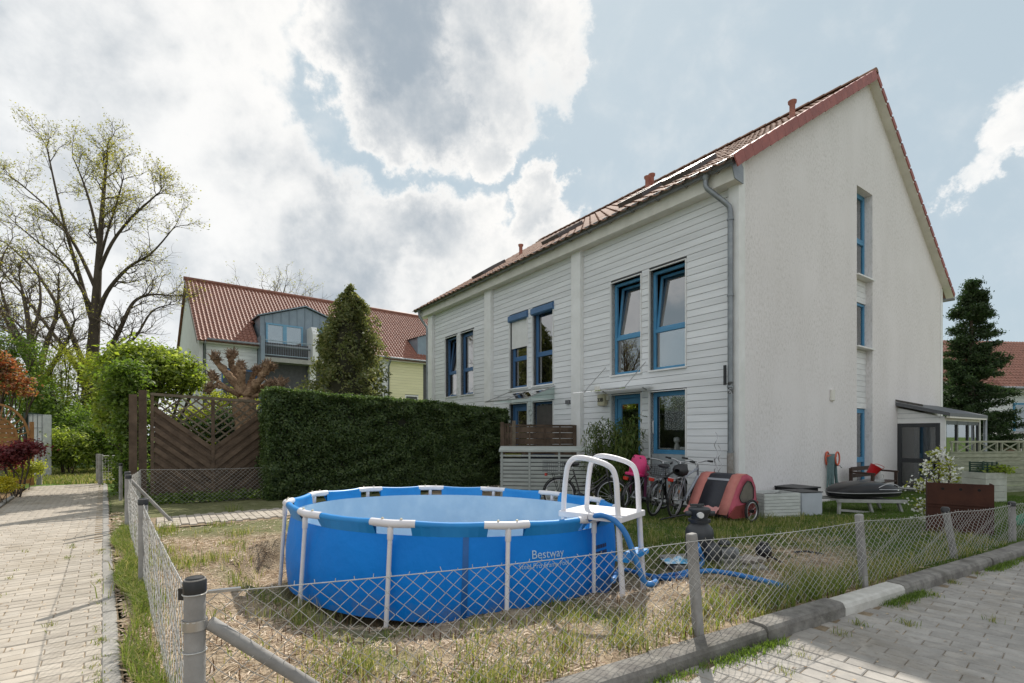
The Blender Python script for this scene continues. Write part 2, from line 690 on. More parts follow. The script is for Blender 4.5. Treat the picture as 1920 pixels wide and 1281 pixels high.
def build_terrain():
    st = 0.07
    xs, ys = np.arange(-9.0, 14.0, st), np.arange(1.4, 15.2, st)
    X, Y = np.meshgrid(xs, ys)
    Z = zt(X, Y)
    nx, ny = len(xs), len(ys)
    n = -0.5 * X + 0.866 * Y
    m = 0.778 * X + 0.628 * Y
    ok = (n > 2.24) & (m > 0.06)
    idx = np.arange(nx * ny).reshape(ny, nx)
    q = np.stack([idx[:-1, :-1], idx[:-1, 1:], idx[1:, 1:], idx[1:, :-1]], -1)
    k = ok[:-1, :-1] & ok[:-1, 1:] & ok[1:, 1:] & ok[1:, :-1]
    o = npmesh('garden_ground', np.stack([X, Y, Z], -1).reshape(-1, 3), q[k], soil_material(), smooth=True)
    a = o.data.attributes.new('turf', 'FLOAT', 'POINT')
    turf = green_mask(X, Y) * 0.85
    a.data.foreach_set('value', turf.astype(np.float32).ravel())
    tag(o, 'garden soil with patchy dry turf around the pool', None, kind='structure')


build_terrain()

# wide ground out to the horizon
grassy = mat('far_turf', (0.10, 0.16, 0.035), 0.95, (0.06, 0.10, 0.022), scale=0.8, bump=0.5, bscale=18, world=True, spec=0.1)
far = MB().raw([(-420, -60, -0.55), (420, -60, -0.55), (420, 620, -0.55), (-420, 620, -0.55)], [(0, 1, 2, 3)]).build('ground', grassy)
tag(far, kind='structure')
bl = MB().raw([(-9.5, 15.0, -0.19), (40, 15.0, -0.19), (40, 120, -0.19), (-9.5, 120, -0.19)], [(0, 1, 2, 3)]).build('lawn_behind', grassy)
tag(bl, kind='structure')
A0 = Vector((-1.25, 1.995, 0))


def pathpt(s, m, z=0.0):
    """s metres along the path from the corner post, m across it"""
    b = PD * s + PN * m
    o = A0 - PN * 0.28
    return Vector((o.x + b.x, o.y + b.y, z))


lw = MB()
lw.raw([pathpt(15.9, .1, -.05), pathpt(15.9, -14, -.05), pathpt(70, -14, -.05), pathpt(70, .1, -.05)], [(3, 2, 1, 0)])
lw.raw([pathpt(15.9, .1, -.055), pathpt(70, .1, -.055), (-9.5, 120, -.055), (-9.5, 15, -.055)], [(3, 2, 1, 0)])
tag(lw.build('meadow', grassy), kind='structure')
lw = MB()
lw.raw([pathpt(2, -1.6, -.045), pathpt(2, -14, -.045), pathpt(15.9, -14, -.045), pathpt(15.9, -1.6, -.045)], [(3, 2, 1, 0)])
tag(MB().raw([pathpt(6.9, .085, -.042), pathpt(15.95, .085, -.042), pathpt(15.95, 6, -.042), pathpt(6.9, .9, -.03)], [(0, 3, 2, 1)]).build('verge', grassy), kind='structure')
border_mat = mat('border_mulch', (0.26, 0.18, 0.10), 0.95, (0.10, 0.065, 0.035), scale=7, bump=0.9, bscale=50, world=True, spec=0.1)
tag(lw.build('flower_bed', border_mat), kind='structure')

# ------------------------------------------------------------------ paving
paver_l = mat('path_paver', (0.45, 0.405, 0.345), 0.9, (0.36, 0.32, 0.27), scale=5, bump=0.35, bscale=90, rnd=0.10, spec=0.2, bdist=0.004)
paver_s = mat('street_paver', (0.39, 0.365, 0.335), 0.9, (0.29, 0.275, 0.255), scale=9, bump=0.35, bscale=90, rnd=0.13, spec=0.2, bdist=0.004)
add_stain(paver_l, (.26, .22, .165), 1.1, .55)
add_stain(paver_l, (.55, .51, .45), 3.5, .4, .58, .70)
add_stain(paver_s, (.22, .19, .15), 1.3, .6)
add_stain(paver_s, (.46, .41, .35), 4.0, .5, .56, .68)
add_stain(paver_s, (.15, .135, .11), 14, .4, .60, .70)
joint = mat('joint_sand', (0.33, 0.26, 0.18), 0.95, (0.18, 0.14, 0.095), scale=12, bump=0.5, bscale=120, world=True, spec=0.1)


def one_brick(l, w, h, c=0.006):
    return MB().cbox(-l / 2, l / 2, -w / 2, w / 2, -h, 0, c).mesh('brick')


def lay(parent, mesh, material, spots, limit, name='brick'):
    """spots: (x, y, z, angle, nearness). the nearest ones are bricks of their own, the rest one mesh"""
    spots.sort(key=lambda t: t[4])
    mesh.materials.append(material)
    for x, y, z, a, _ in spots[:limit]:
        M4 = Matrix.Translation((x, y, z + random.uniform(-.0025, .0025))) @ Matrix.Rotation(a + random.gauss(0, .008), 4, 'Z') @ \
            Matrix.Rotation(random.gauss(0, .006), 4, 'X') @ Matrix.Rotation(random.gauss(0, .005), 4, 'Y')
        inst(name, mesh, parent, M4)
    rest = spots[limit:]
    if rest:
        v0 = np.array([v.co[:] for v in mesh.vertices])
        V = []
        for x, y, z, a, _ in rest:
            ca, sa = math.cos(a), math.sin(a)
            V.append(np.stack([v0[:, 0] * ca - v0[:, 1] * sa + x, v0[:, 0] * sa + v0[:, 1] * ca + y, v0[:, 2] + z + random.uniform(-.003, .003)], 1))
        quads = np.array([p.vertices[:] for p in mesh.polygons])
        f = np.concatenate([quads + i * len(v0) for i in range(len(rest))])
        o = npmesh('paving_beyond', np.concatenate(V), f, material, parent)
        tag(o, kind='stuff')


def in_view(p, mx=1.15):
    return p.y > 0.4 and abs(p.x / p.y) < mx


# the path on the left
path = MB().raw([pathpt(-4, -1.52, Z_PATH - .006), pathpt(16, -1.52, Z_PATH - .006), pathpt(16, .09, Z_PATH - .006), pathpt(-4, .09, Z_PATH - .006)], [(3, 2, 1, 0)]).build('path', joint)
tag(path, kind='structure')
pa = math.atan2(PN.y, PN.x)
sp = []
for i in range(-30, 160):
    for j in range(-1, 8):
        m = -1.50 + 0.1005 + j * 0.201 + (0.1 if i % 2 else 0)
        if m < -1.45 or m > -0.08:
            continue
        p = pathpt(i * 0.1015, m)
        if p.dot(KN) > 2.35 and in_view(p, 1.3):
            sp.append((p.x, p.y, Z_PATH, pa, p.y + (0 if in_view(p, 1.03) else 50)))
lay(path, one_brick(.1985, .0992, .06), paver_l, sp, 300)
hm = one_brick(.078, .0985, .06)
hm.name = 'half_brick'
hm.materials.append(paver_l)
for i in range(4, 60, 2):
    p = pathpt(i * .1015, -.052)
    if p.dot(KN) > 2.35:
        inst('half_brick', hm, path, Matrix.Translation((p.x, p.y, Z_PATH)) @ Matrix.Rotation(pa, 4, 'Z'))
em = MB().cbox(-.49, .49, -.045, .045, -.1, 0, .008).mesh('edging_stone')
em.materials.append(mat('edging_concrete', (0.38, 0.36, 0.33), 0.9, (0.26, 0.25, 0.23), scale=7, bump=0.4, bscale=80, rnd=.1, spec=.2))
for m_, n_, z_ in ((0.035, 17, Z_PATH + .004), (-1.57, 14, Z_PATH + .02)):
    for i in range(n_):
        p = pathpt(0.2 + i * 1.0, m_)
        inst('edging_stone', em, path, Matrix.Translation((p.x, p.y, z_)) @ Matrix.Rotation(math.atan2(PD.y, PD.x) + random.gauss(0, .006), 4, 'Z'))

# the street
def streetpt(k, n, z=0.0):
    b = KD * k + KN * n
    return Vector((b.x, b.y, z))


street = MB().raw([streetpt(-14, -12, Z_STREET - .007), streetpt(40, -12, Z_STREET - .007), streetpt(40, 2.22, Z_STREET - .007), streetpt(-14, 2.22, Z_STREET - .007)], [(0, 1, 2, 3)]).build('street', joint)
tag(street, kind='structure')
ba = R(-49)
bd, bn = Vector((math.cos(ba), math.sin(ba), 0)), Vector((-math.sin(ba), math.cos(ba), 0))
sp = []
for i in range(-70, 90):
    for j in range(-50, 50):
        q = bd * (j * 0.262 + (0.131 if i % 2 else 0)) + bn * (i * 0.1215)
        if q.dot(KN) > 2.2 or q.y < 0.9 or q.x < -2.5 or q.x > 11:
            continue
        if in_view(q, 1.3):
            inside = abs(q.x / q.y) < 1.03 and q.y > 2.75
            sp.append((q.x, q.y, Z_STREET, ba, q.y + (0 if inside else 50)))
lay(street, one_brick(.2585, .1185, .07), paver_s, sp, 300)

# kerb stones
kerb_m = mat('kerb_concrete', (0.29, 0.275, 0.25), 0.92, (0.15, 0.14, 0.13), scale=8, bump=0.6, bscale=70, rnd=.10, spec=.15)
add_stain(kerb_m, (.09, .085, .07), 2.2, .7)
add_stain(kerb_m, (.40, .38, .34), 9, .5, .60, .70)
kerb = thing('kerb', 'weathered concrete kerb between street and garden', None)
kerb['kind'] = 'structure'
del kerb['label']
prof = [(2.165, -.16), (2.165, -.035), (2.178, -.008), (2.20, 0.0), (2.315, 0.0), (2.315, -.16)]
lens = [1.0] * 22
k = -5.68
for i, ln in enumerate(lens):
    dn, dz = random.gauss(0, .006), random.gauss(0, .004)
    white = 4.3 < k + .5 < 5.3
    mb = MB()
    mb.prism([streetpt(k + .004, n_ + dn, z_ + dz) for n_, z_ in prof], KD * (ln - .008))
    o = mb.build('kerb_stone', kerb_m, kerb, fixn=True)
    if white:
        o.data.materials.clear()
        o.data.materials.append(mat('pale_kerb_concrete', (0.62, 0.60, 0.56), 0.85, (0.48, 0.46, 0.42), scale=9, bump=.3, bscale=60, spec=.2))
        o['label'] = 'pale newer kerb stone among the dark ones'
    k += ln

# paved walk in front of the hedge
wc = Vector((-4.81, 8.17, 0))
wk = MB()
wk.raw([wc + HB * -.75 - HA * .62 + Vector((0, 0, .004)), wc + HB * 4.6 - HA * .62 + Vector((0, 0, -.02)), wc + HB * 4.6 + HA * .62 + Vector((0, 0, -.02)), wc + HB * -1.2 + HA * .62 + Vector((0, 0, .004)),
        wc + HB * 9 - HA * .62 + Vector((0, 0, -.15)), wc + HB * 9 + HA * .62 + Vector((0, 0, -.15))], [(0, 1, 2, 3), (1, 4, 5, 2)])
walk_bed = wk.build('walkway', joint)
tag(walk_bed, kind='structure')
sp = []
wa = math.atan2(HB.y, HB.x)
for i in range(-7, 44):
    for j in range(6):
        q = wc + HB * (i * .1015) + HA * (-.5 + j * .201 + (.1 if i % 2 else 0) - .05)
        if abs((q - wc).dot(HA)) < .54:
            sp.append((q.x, q.y, .022 - .024 * max(0, i) / 44, wa + math.pi / 2, q.y))
lay(walk_bed, one_brick(.195, .0955, .06), paver_l, sp, 300)
# ------------------------------------------------------------------ the white terraced house
white_board = mat('white_siding', (0.78, 0.79, 0.80), 0.6, (0.63, 0.64, 0.645), scale=2.2, bump=0.25, bscale=30, rnd=0.05, stretch=(1, .25, 3), spec=.35, bdist=.004, detail=8)
cream = mat('cream_paint', (0.74, 0.72, 0.66), 0.6, (0.62, 0.60, 0.54), scale=3, bump=.1, bscale=40)
white_paint = mat('white_paint', (0.78, 0.78, 0.77), 0.5, (0.68, 0.68, 0.66), scale=3, bump=.1, bscale=40)
gap_dark = mat('wall_behind_boards', (0.10, 0.10, 0.105), 0.9)
blue = mat('blue_window_paint', (0.075, 0.27, 0.46), 0.38, (0.06, 0.22, 0.39), scale=4, spec=.5)
blue_d = mat('deep_blue_paint', (0.055, 0.145, 0.30), 0.4, (0.045, 0.12, 0.25), scale=4)
zinc = mat('zinc', (0.30, 0.32, 0.335), 0.45, (0.20, 0.215, 0.23), scale=6, metal=0.6, bump=.08, bscale=20)
steel = mat('brushed_steel', (0.5, 0.5, 0.5), 0.35, (0.38, 0.38, 0.38), scale=9, metal=0.9)
tile_m = mat('roof_tile', (0.29, 0.165, 0.115), 0.85, (0.19, 0.105, 0.075), scale=5, bump=.25, bscale=50, rnd=.22, spec=.2)
verge_m = mat('verge_tile', (0.36, 0.115, 0.095), 0.6, (0.27, 0.085, 0.075), scale=5, bump=.12, bscale=50, rnd=.10, spec=.4)
terra = mat('terracotta', (0.42, 0.17, 0.12), 0.7, (0.32, 0.13, 0.10), scale=6)
glass = glassmat('window_glass', refl=.34)
glass_mid = glassmat('garden_room_glass', (.7, .73, .73), .10)
glass_clear = glassmat('clear_glass', (.95, .96, .96), .02)
black_p = mat('black_plastic', (0.022, 0.022, 0.024), 0.45, (0.015, 0.015, 0.016), scale=5)
dark_room = mat('room_shade', (0.09, 0.085, 0.08), 0.9)  # dark tone stands for the unlit rooms behind the glass


def stucco_material():
    m = mat('stucco', (0.785, 0.755, 0.755), 0.92, (0.725, 0.695, 0.69), scale=1.1, detail=10, bump=0.55, bscale=110, spec=.15, stretch=(1, 1, .32), lo=.3, hi=.62, bdist=.006)
    nt = m.node_tree
    N, L = nt.nodes, nt.links
    b = N['Principled BSDF']
    src = b.inputs['Base Color'].links[0].from_socket
    tc = N.new('ShaderNodeTexCoord')
    n = N.new('ShaderNodeTexNoise')
    n.inputs['Scale'].default_value = 24
    n.inputs['Detail'].default_value = 7
    n.inputs['Roughness'].default_value = .75
    mp = N.new('ShaderNodeMapping')
    mp.inputs['Scale'].default_value = (1, 1, .5)
    L.new(tc.outputs['Object'], mp.inputs[0])
    L.new(mp.outputs[0], n.inputs['Vector'])
    n3 = N.new('ShaderNodeTexNoise')
    n3.inputs['Scale'].default_value = .7
    n3.inputs['Detail'].default_value = 6
    L.new(tc.outputs['Object'], n3.inputs['Vector'])
    mr = N.new('ShaderNodeMapRange')
    mr.inputs[1].default_value, mr.inputs[2].default_value, mr.inputs[3].default_value, mr.inputs[4].default_value = .47, .68, 0, .6
    L.new(n.outputs['Fac'], mr.inputs[0])
    mr2 = N.new('ShaderNodeMapRange')
    mr2.inputs[1].default_value, mr2.inputs[2].default_value = .30, .55
    L.new(n3.outputs['Fac'], mr2.inputs[0])
    mu = N.new('ShaderNodeMath')
    mu.operation = 'MULTIPLY'
    L.new(mr.outputs[0], mu.inputs[0])
    L.new(mr2.outputs[0], mu.inputs[1])
    mx = N.new('ShaderNodeMix')
    mx.data_type = 'RGBA'
    L.new(mu.outputs[0], mx.inputs['Factor'])
    L.new(src, mx.inputs['A'])
    mx.inputs['B'].default_value = (0.42, 0.395, 0.36, 1)
    L.new(mx.outputs['Result'], b.inputs['Base Color'])
    return m


stucco = stucco_material()
HOUSE_Z = -0.19
house = thing('terraced_house', 'white terraced house with stucco gable, board siding and red verge tiles', 'house', (4.325, 9.645, 0), R(35.1))
HD, HW = 11.73, 13.3
RIDGE_X, Z_E, Z_R, Z_F = 5.87, 6.62, 10.46, 6.10
EAVE_Z = 6.12


def wall_with_holes(cu, top, z0, holes, depth, axis, inner=None):
    """flat wall in (u,z) with rectangular holes and their reveals; axis maps (u, z, d) to a point"""
    mb = MB()
    us = sorted(set(cu + [h[0] for h in holes] + [h[1] for h in holes]))
    zc = sorted(set([z0] + [h[2] for h in holes] + [h[3] for h in holes]))
    for a, b in zip(us[:-1], us[1:]):
        if not any(h[0] < b - 1e-6 and h[1] > a + 1e-6 for h in holes):
            mb.raw([axis(a, z0, 0), axis(b, z0, 0), axis(b, top(b), 0), axis(a, top(a), 0)], [(0, 1, 2, 3)])
            continue
        for i, z in enumerate(zc):
            last = i == len(zc) - 1
            zb = None if last else zc[i + 1]
            if not last and any(h[0] <= a + 1e-6 and h[1] >= b - 1e-6 and h[2] <= z + 1e-6 and h[3] >= zb - 1e-6 for h in holes):
                continue
            t0, t1 = (top(a), top(b)) if last else (zb, zb)
            mb.raw([axis(a, z, 0), axis(b, z, 0), axis(b, t1, 0), axis(a, t0, 0)], [(0, 1, 2, 3)])
    for a, b, z, zt_ in holes:
        for p, q in (((a, z), (b, z)), ((b, z), (b, zt_)), ((b, zt_), (a, zt_)), ((a, zt_), (a, z))):
            mb.raw([axis(*p, 0), axis(*q, 0), axis(*q, depth), axis(*p, depth)], [(0, 1, 2, 3)])
    return mb


# window openings per unit: (u0, u1, z0, z1)
OPEN = []
for i in range(3):
    o = 4.34 * i
    for a, b in ((1.2, 2.15), (2.4, 3.33)):
        OPEN.append((a + o, b + o, 2.78, 5.03))
    OPEN.append((1.2 + o, 2.15 + o, 0.0, 2.30))
    OPEN.append((2.4 + o, 3.33 + o, 0.0, 2.30))

fac = lambda u, z, d: (0.045 + d, u, z)
wall_with_holes([0, HW], lambda u: EAVE_Z + .3, HOUSE_Z - .3, OPEN, .12, fac).build('facade_wall', gap_dark, house)
for a, b, z, t in OPEN:      # pale reveals and casings round the openings
    trims = MB()
    trims.box(-.006, .16, a - .018, a, z, t)
    trims.box(-.006, .16, b, b + .018, z, t)
    trims.box(-.006, .16, a - .018, b + .018, t, t + .018)
    trims.build('window_casing', white_paint, house)

gab = lambda u, z, d: (u, d, z)


def gtop(v):
    return Z_E + (Z_R - Z_E) * v / RIDGE_X if v <= RIDGE_X else Z_R + (Z_F - Z_R) * (v - RIDGE_X) / (HD - RIDGE_X)


STRIP = (5.26, 6.22, 0.02, 7.6)
wall_with_holes([0, RIDGE_X, HD], gtop, HOUSE_Z - .3, [STRIP], .3, gab).build('gable_wall', stucco, house)
mb = MB()      # far walls close the house
mb.raw([(HD, 0, -.5), (HD, HW, -.5), (HD, HW, Z_F), (HD, 0, Z_F)], [(0, 1, 2, 3)])
mb.raw([(0.05, HW, -.5), (HD, HW, -.5), (HD, HW, Z_F), (RIDGE_X, HW, Z_R), (0.05, HW, Z_E)], [(0, 1, 2, 3, 4)])
mb.build('rear_wall', stucco, house)
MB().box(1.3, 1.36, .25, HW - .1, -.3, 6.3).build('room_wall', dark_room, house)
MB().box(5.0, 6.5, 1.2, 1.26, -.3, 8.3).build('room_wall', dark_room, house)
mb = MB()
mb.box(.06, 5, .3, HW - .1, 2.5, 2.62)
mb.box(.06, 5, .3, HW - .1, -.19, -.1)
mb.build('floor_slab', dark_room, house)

# corner strips and pilasters
MB().box(-.03, .045, -.012, .20, HOUSE_Z - .2, 6.45).build('corner_board', white_paint, house)
MB().box(-.028, .19, -.014, .0, HOUSE_Z - .2, 6.60).build('corner_board', white_paint, house)
MB().box(HD - .18, HD + .02, -.014, .0, HOUSE_Z - .2, 6.05).build('corner_board', white_paint, house)
for a, b in ((4.31, 4.66), (8.61, 9.0), (12.92, 13.3)):
    MB().box(-.10, .04, a, b, HOUSE_Z - .2, EAVE_Z).build('pilaster', white_paint, house)

# siding boards
PITCH = 0.1455
for lo_, hi_ in ((.203, 4.308), (4.663, 8.607), (9.003, 12.917)):
    z = HOUSE_Z + .06
    while z < EAVE_Z - .02:
        t = min(z + PITCH - .007, EAVE_Z)
        segs = [(lo_, hi_)]
        for a, b, h0, h1 in OPEN:
            if h0 < t - .02 and h1 > z + .02:
                segs = [s for c, d in segs for s in ((c, min(d, a - .02)), (max(c, b + .02), d)) if s[1] - s[0] > .03]
        for c, d in segs:
            MB().raw([(.018, c, z), (.018, d, z), (.026, d, t), (.026, c, t), (.044, c, z), (.044, d, z), (.044, d, t), (.044, c, t)],
                     [(0, 3, 2, 1), (0, 1, 5, 4), (3, 7, 6, 2), (0, 4, 7, 3), (1, 2, 6, 5)]).build('siding_board', white_board, house)
        z += PITCH


def window(parent, M4, w, h, transom=None, tilt=0.0, frame_m=None, rec=.10, sill=True, shutter=None, name='window', pane_m=None):
    """x to the right as seen from outside, z up, y into the wall; origin lower left"""
    fm = frame_m or blue
    fw, dp = .062, .07
    mb = MB()
    mb.box(0, fw, rec, rec + dp, 0, h)
    mb.box(w - fw, w, rec, rec + dp, 0, h)
    mb.box(fw, w - fw, rec, rec + dp, 0, fw)
    mb.box(fw, w - fw, rec, rec + dp, h - fw, h)
    if transom:
        mb.box(fw, w - fw, rec, rec + dp, transom - .04, transom + .04)
    win = mb.build(name, fm, parent, bevel=.006)
    win.matrix_local = M4
    gz = transom - .04 if transom else h - fw
    MB().box(fw, w - fw, rec + .035, rec + .041, fw, gz).build('pane', pane_m or glass, win)
    if transom:
        z0, z1 = transom + .04, h - fw
        sw = .05
        s = MB()
        s.box(fw, fw + sw, -.02, .045, 0, z1 - z0)
        s.box(w - fw - sw, w - fw, -.02, .045, 0, z1 - z0)
        s.box(fw + sw, w - fw - sw, -.02, .045, 0, sw)
        s.box(fw + sw, w - fw - sw, -.02, .045, z1 - z0 - sw, z1 - z0)
        M = Matrix.Translation((0, rec + (.055 if tilt else .02), z0)) @ Matrix.Rotation(-tilt, 4, 'X')
        so = s.build('sash', fm, win, bevel=.005)
        so.matrix_local = M
        p = MB().box(fw + sw, w - fw - sw, .01, .016, sw, z1 - z0 - sw).build('pane', glass, win)
        p.matrix_local = M
    if sill:
        MB().raw([(-.03, -.07, -.045), (w + .03, -.07, -.045), (w + .03, rec + .02, -.045), (-.03, rec + .02, -.045),
                  (-.03, -.07, -.012), (w + .03, -.07, -.012), (w + .03, rec + .02, .002), (-.03, rec + .02, .002)],
                 [(0, 3, 2, 1), (4, 5, 6, 7), (0, 1, 5, 4), (1, 2, 6, 5), (2, 3, 7, 6), (3, 0, 4, 7)]).build('sill', white_paint, win)
    if shutter is not None:
        b = MB()
        b.prism([(-.03, -.09, h - .13), (-.03, -.09, h + .02), (-.03, -.03, h + .06), (-.03, rec, h + .06), (-.03, rec, h - .15), (-.03, -.05, h - .16)], (w + .06, 0, 0))
        b.build('shutter_box', blue_d, win, fixn=True)
        if shutter > 0:
            b = MB()
            z = h - .15
            while z > h - shutter:
                b.box(.03, w - .03, .03, .045, z - .040, z - .002)
                z -= .042
            b.build('roller_shutter', white_paint, win)
    return win


def fac_m(u_hi, z):
    return Matrix(((0, 1, 0, 0.045), (-1, 0, 0, u_hi), (0, 0, 1, z), (0, 0, 0, 1)))


for i in range(3):
    o = 4.34 * i
    fm = (blue, blue_d, blue_d)[i]
    for j, (a, b) in enumerate(((1.2, 2.15), (2.4, 3.33))):
        tl = {0: R(7), 1: 0, 2: (0, R(7))[j]}[i]
        sh = {1: (0.0, .95)[j]}.get(i)
        window(house, fac_m(b + o, 2.80), b - a, 2.22, .88, tl, fm, shutter=sh)

# ground floor of the first unit: door and window
def door(parent, M4, w, h, fm, name='door'):
    mb = MB()
    rec = .10
    mb.box(0, .07, rec, rec + .08, 0, h)
    mb.box(w - .07, w, rec, rec + .08, 0, h)
    mb.box(.07, w - .07, rec, rec + .08, h - .08, h)
    d = mb.build(name, fm, parent, bevel=.006)
    d.matrix_local = M4
    lf = MB()
    lf.box(.08, .20, rec + .015, rec + .07, .02, h - .085)
    lf.box(w - .20, w - .08, rec + .015, rec + .07, .02, h - .085)
    lf.box(.20, w - .20, rec + .015, rec + .07, h - .22, h - .085)
    lf.box(.20, w - .20, rec + .015, rec + .07, .02, .32)
    lf.build('door_leaf', fm, d, bevel=.006)
    MB().box(.20, w - .20, rec + .04, rec + .046, .32, h - .22).build('pane', glass, d)
    hn = MB()
    hn.tube([(.14, rec - .03, 1.0), (.14, rec - .045, 1.02), (.14, rec - .045, 1.3), (.14, rec - .03, 1.32)], .012, 8)
    hn.build('handle', steel, d, smooth=True)
    return d


door(house, fac_m(3.33, .0), .93, 2.30, blue)
gw = window(house, fac_m(2.15, .92), .95, 1.38, None, 0, blue, sill=False, pane_m=glass_clear)
MB().box(.1, .13, 1.2, 2.15, -.1, .92).build('window_panel', mat('grey_panel', (.40, .43, .45), .6), house)
MB().tube([(.03, .075, .45), (.03, .05, .47), (.03, .05, .72), (.03, .075, .74)], .011, 8).build('handle', white_paint, gw, smooth=True)
inner = MB()
inner.box(.062, .095, .095, .12, .062, 1.318)
inner.box(.855, .888, .095, .12, .062, 1.318)
inner.box(.095, .855, .095, .12, .062, .095)
inner.box(.095, .855, .095, .12, 1.285, 1.318)
inner.build('sash', blue, gw)


def lace_material():
    m = bpy.data.materials.new('lace')
    m.use_nodes = True
    nt = m.node_tree
    N, L = nt.nodes, nt.links
    N.clear()
    out = N.new('ShaderNodeOutputMaterial')
    tc = N.new('ShaderNodeTexCoord')
    v1 = N.new('ShaderNodeTexVoronoi')
    v1.feature = 'DISTANCE_TO_EDGE'
    v1.inputs['Scale'].default_value = 9
    v1.inputs['Randomness'].default_value = .12
    L.new(tc.outputs['Object'], v1.inputs['Vector'])
    v2 = N.new('ShaderNodeTexVoronoi')
    v2.inputs['Scale'].default_value = 44
    L.new(tc.outputs['Object'], v2.inputs['Vector'])
    a = N.new('ShaderNodeMapRange')
    a.inputs[1].default_value, a.inputs[2].default_value = .14, .24
    L.new(v1.outputs['Distance'], a.inputs[0])
    b = N.new('ShaderNodeMapRange')
    b.inputs[1].default_value, b.inputs[2].default_value = .28, .40
    b.inputs[3].default_value, b.inputs[4].default_value = .92, .25
    L.new(v2.outputs['Distance'], b.inputs[0])
    s = N.new('ShaderNodeMath')
    s.operation = 'MULTIPLY'
    L.new(b.outputs[0], s.inputs[0])
    inv = N.new('ShaderNodeMath')
    inv.operation = 'SUBTRACT'
    inv.inputs[0].default_value = 1
    L.new(a.outputs[0], inv.inputs[1])
    L.new(inv.outputs[0], s.inputs[1])
    d = N.new('ShaderNodeBsdfDiffuse')
    d.inputs[0].default_value = (.86, .88, .86, 1)
    t = N.new('ShaderNodeBsdfTransparent')
    mx = N.new('ShaderNodeMixShader')
    L.new(s.outputs[0], mx.inputs[0])
    L.new(t.outputs[0], mx.inputs[1])
    L.new(d.outputs[0], mx.inputs[2])
    L.new(mx.outputs[0], out.inputs[0])
    return m


cu = MB()
nn = 28
for i in range(nn):
    x0, x1 = .26 + i * .63 / nn, .26 + (i + 1) * .63 / nn
    y0, y1 = .165 + .008 * math.sin(i * 1.3), .165 + .008 * math.sin((i + 1) * 1.3)
    zb0, zb1 = .52 + .02 * abs(math.sin(i * .9)), .52 + .02 * abs(math.sin((i + 1) * .9))
    cu.raw([(x0, y0, zb0), (x1, y1, zb1), (x1, y1, 1.30), (x0, y0, 1.30)], [(0, 1, 2, 3)])
cu.build('lace_curtain', lace_material(), gw)
it = MB()
it.box(.10, .42, .2, .36, .10, .13)
it.lathe([(.0, .1), (.07, .1), (.05, .2), (.03, .24), (.07, .28), (.07, .36), (.0, .38)], 12, (.5, .28, 0))
it.box(.62, .74, .22, .3, .10, .16)
it.build('window_ornaments', white_paint, gw)
# the second and third units at ground level
door(house, fac_m(7.67, .0), .93, 2.30, blue_d)
window(house, fac_m(6.49, .0), .95, 2.30, None, 0, blue_d, sill=False)
MB().box(.11, .135, 5.61, 6.42, .06, 2.2).build('brown_shutter', mat('brown_shutter', (.10, .085, .08), .6), house)
door(house, fac_m(12.01, .0), .93, 2.30, blue_d)
window(house, fac_m(10.83, .9), .95, 1.4, None, 0, blue_d, sill=False)

# recessed window strip in the gable
sx, sw_ = STRIP[0], STRIP[1] - STRIP[0]
for z0, h, tr in ((5.40, 2.20, .95), (3.60, 1.16, None), (.05, 1.97, .62)):
    g = Matrix.Translation((sx, .08, z0))
    window(house, g, sw_, h, tr, 0, blue, rec=.10, sill=z0 > 1)
    if z0 > 1:
        MB().box(sx - .02, sx + sw_ + .04, -.05, .2, z0 - .05, z0 - .015).build('sill', white_paint, house)
for z0, z1 in ((4.77, 5.34), (2.03, 3.54)):
    z = z0
    while z < z1 - .03:
        MB().box(sx, sx + sw_, .15, .19, z, min(z + .139, z1)).build('siding_board', white_board, house)
        z += PITCH
    MB().box(sx, sx + sw_, .192, .2, z0, z1).build('board_backing', gap_dark, house)
MB().cbox(3.78, 3.95, -.05, 0, 2.14, 2.40, .0).build('wall_vent', cream, house, bevel=.012)

# eaves, gutter, downpipes
ev = MB()
ev.prism([(-.25, -.06, EAVE_Z), (-.25, -.06, 6.42), (.05, -.06, 6.6), (.05, -.06, EAVE_Z)], (0, HW + .6, 0))
ev.build('eave_box', cream, house, fixn=True)
MB().prism([(-.27, -.08, 6.13), (-.36, -.08, 6.36), (-.1, -.08, 6.52), (.02, -.08, 6.40), (.02, -.08, 6.10)], (0, .018, 0)).build('eave_end_cap', zinc, house, fixn=True)


def half_gutter(y0, y1):
    mb = MB()
    n = 10
    for rr, flip in ((.085, False), (.080, True)):
        v, f = [], []
        for i in range(n + 1):
            a = math.pi + math.pi * i / n
            for y in (y0, y1):
                v.append((-.36 + rr * math.cos(a), y, 6.44 + rr * math.sin(a)))
        for i in range(n):
            q = (2 * i, 2 * i + 1, 2 * i + 3, 2 * i + 2)
            f.append(q[::-1] if flip else q)
        mb.raw(v, f)
    mb.tube([(-.447, y0, 6.445), (-.447, y1, 6.445)], .011, 6)
    for y in (y0, y1):
        mb.raw([(-.36, y, 6.44)] + [(-.36 + .085 * math.cos(math.pi + math.pi * i / n), y, 6.44 + .085 * math.sin(math.pi + math.pi * i / n)) for i in range(n + 1)],
               [tuple(range(n + 2))])
    return mb


half_gutter(-.12, HW + .62).build('gutter', zinc, house, smooth='auto')
for i in range(20):
    y = .25 + i * .7
    MB().tube([(-.24, y, 6.40), (-.30, y, 6.34), (-.36, y, 6.345), (-.43, y, 6.37), (-.455, y, 6.45)], .008, 5).build('gutter_bracket', zinc, house)


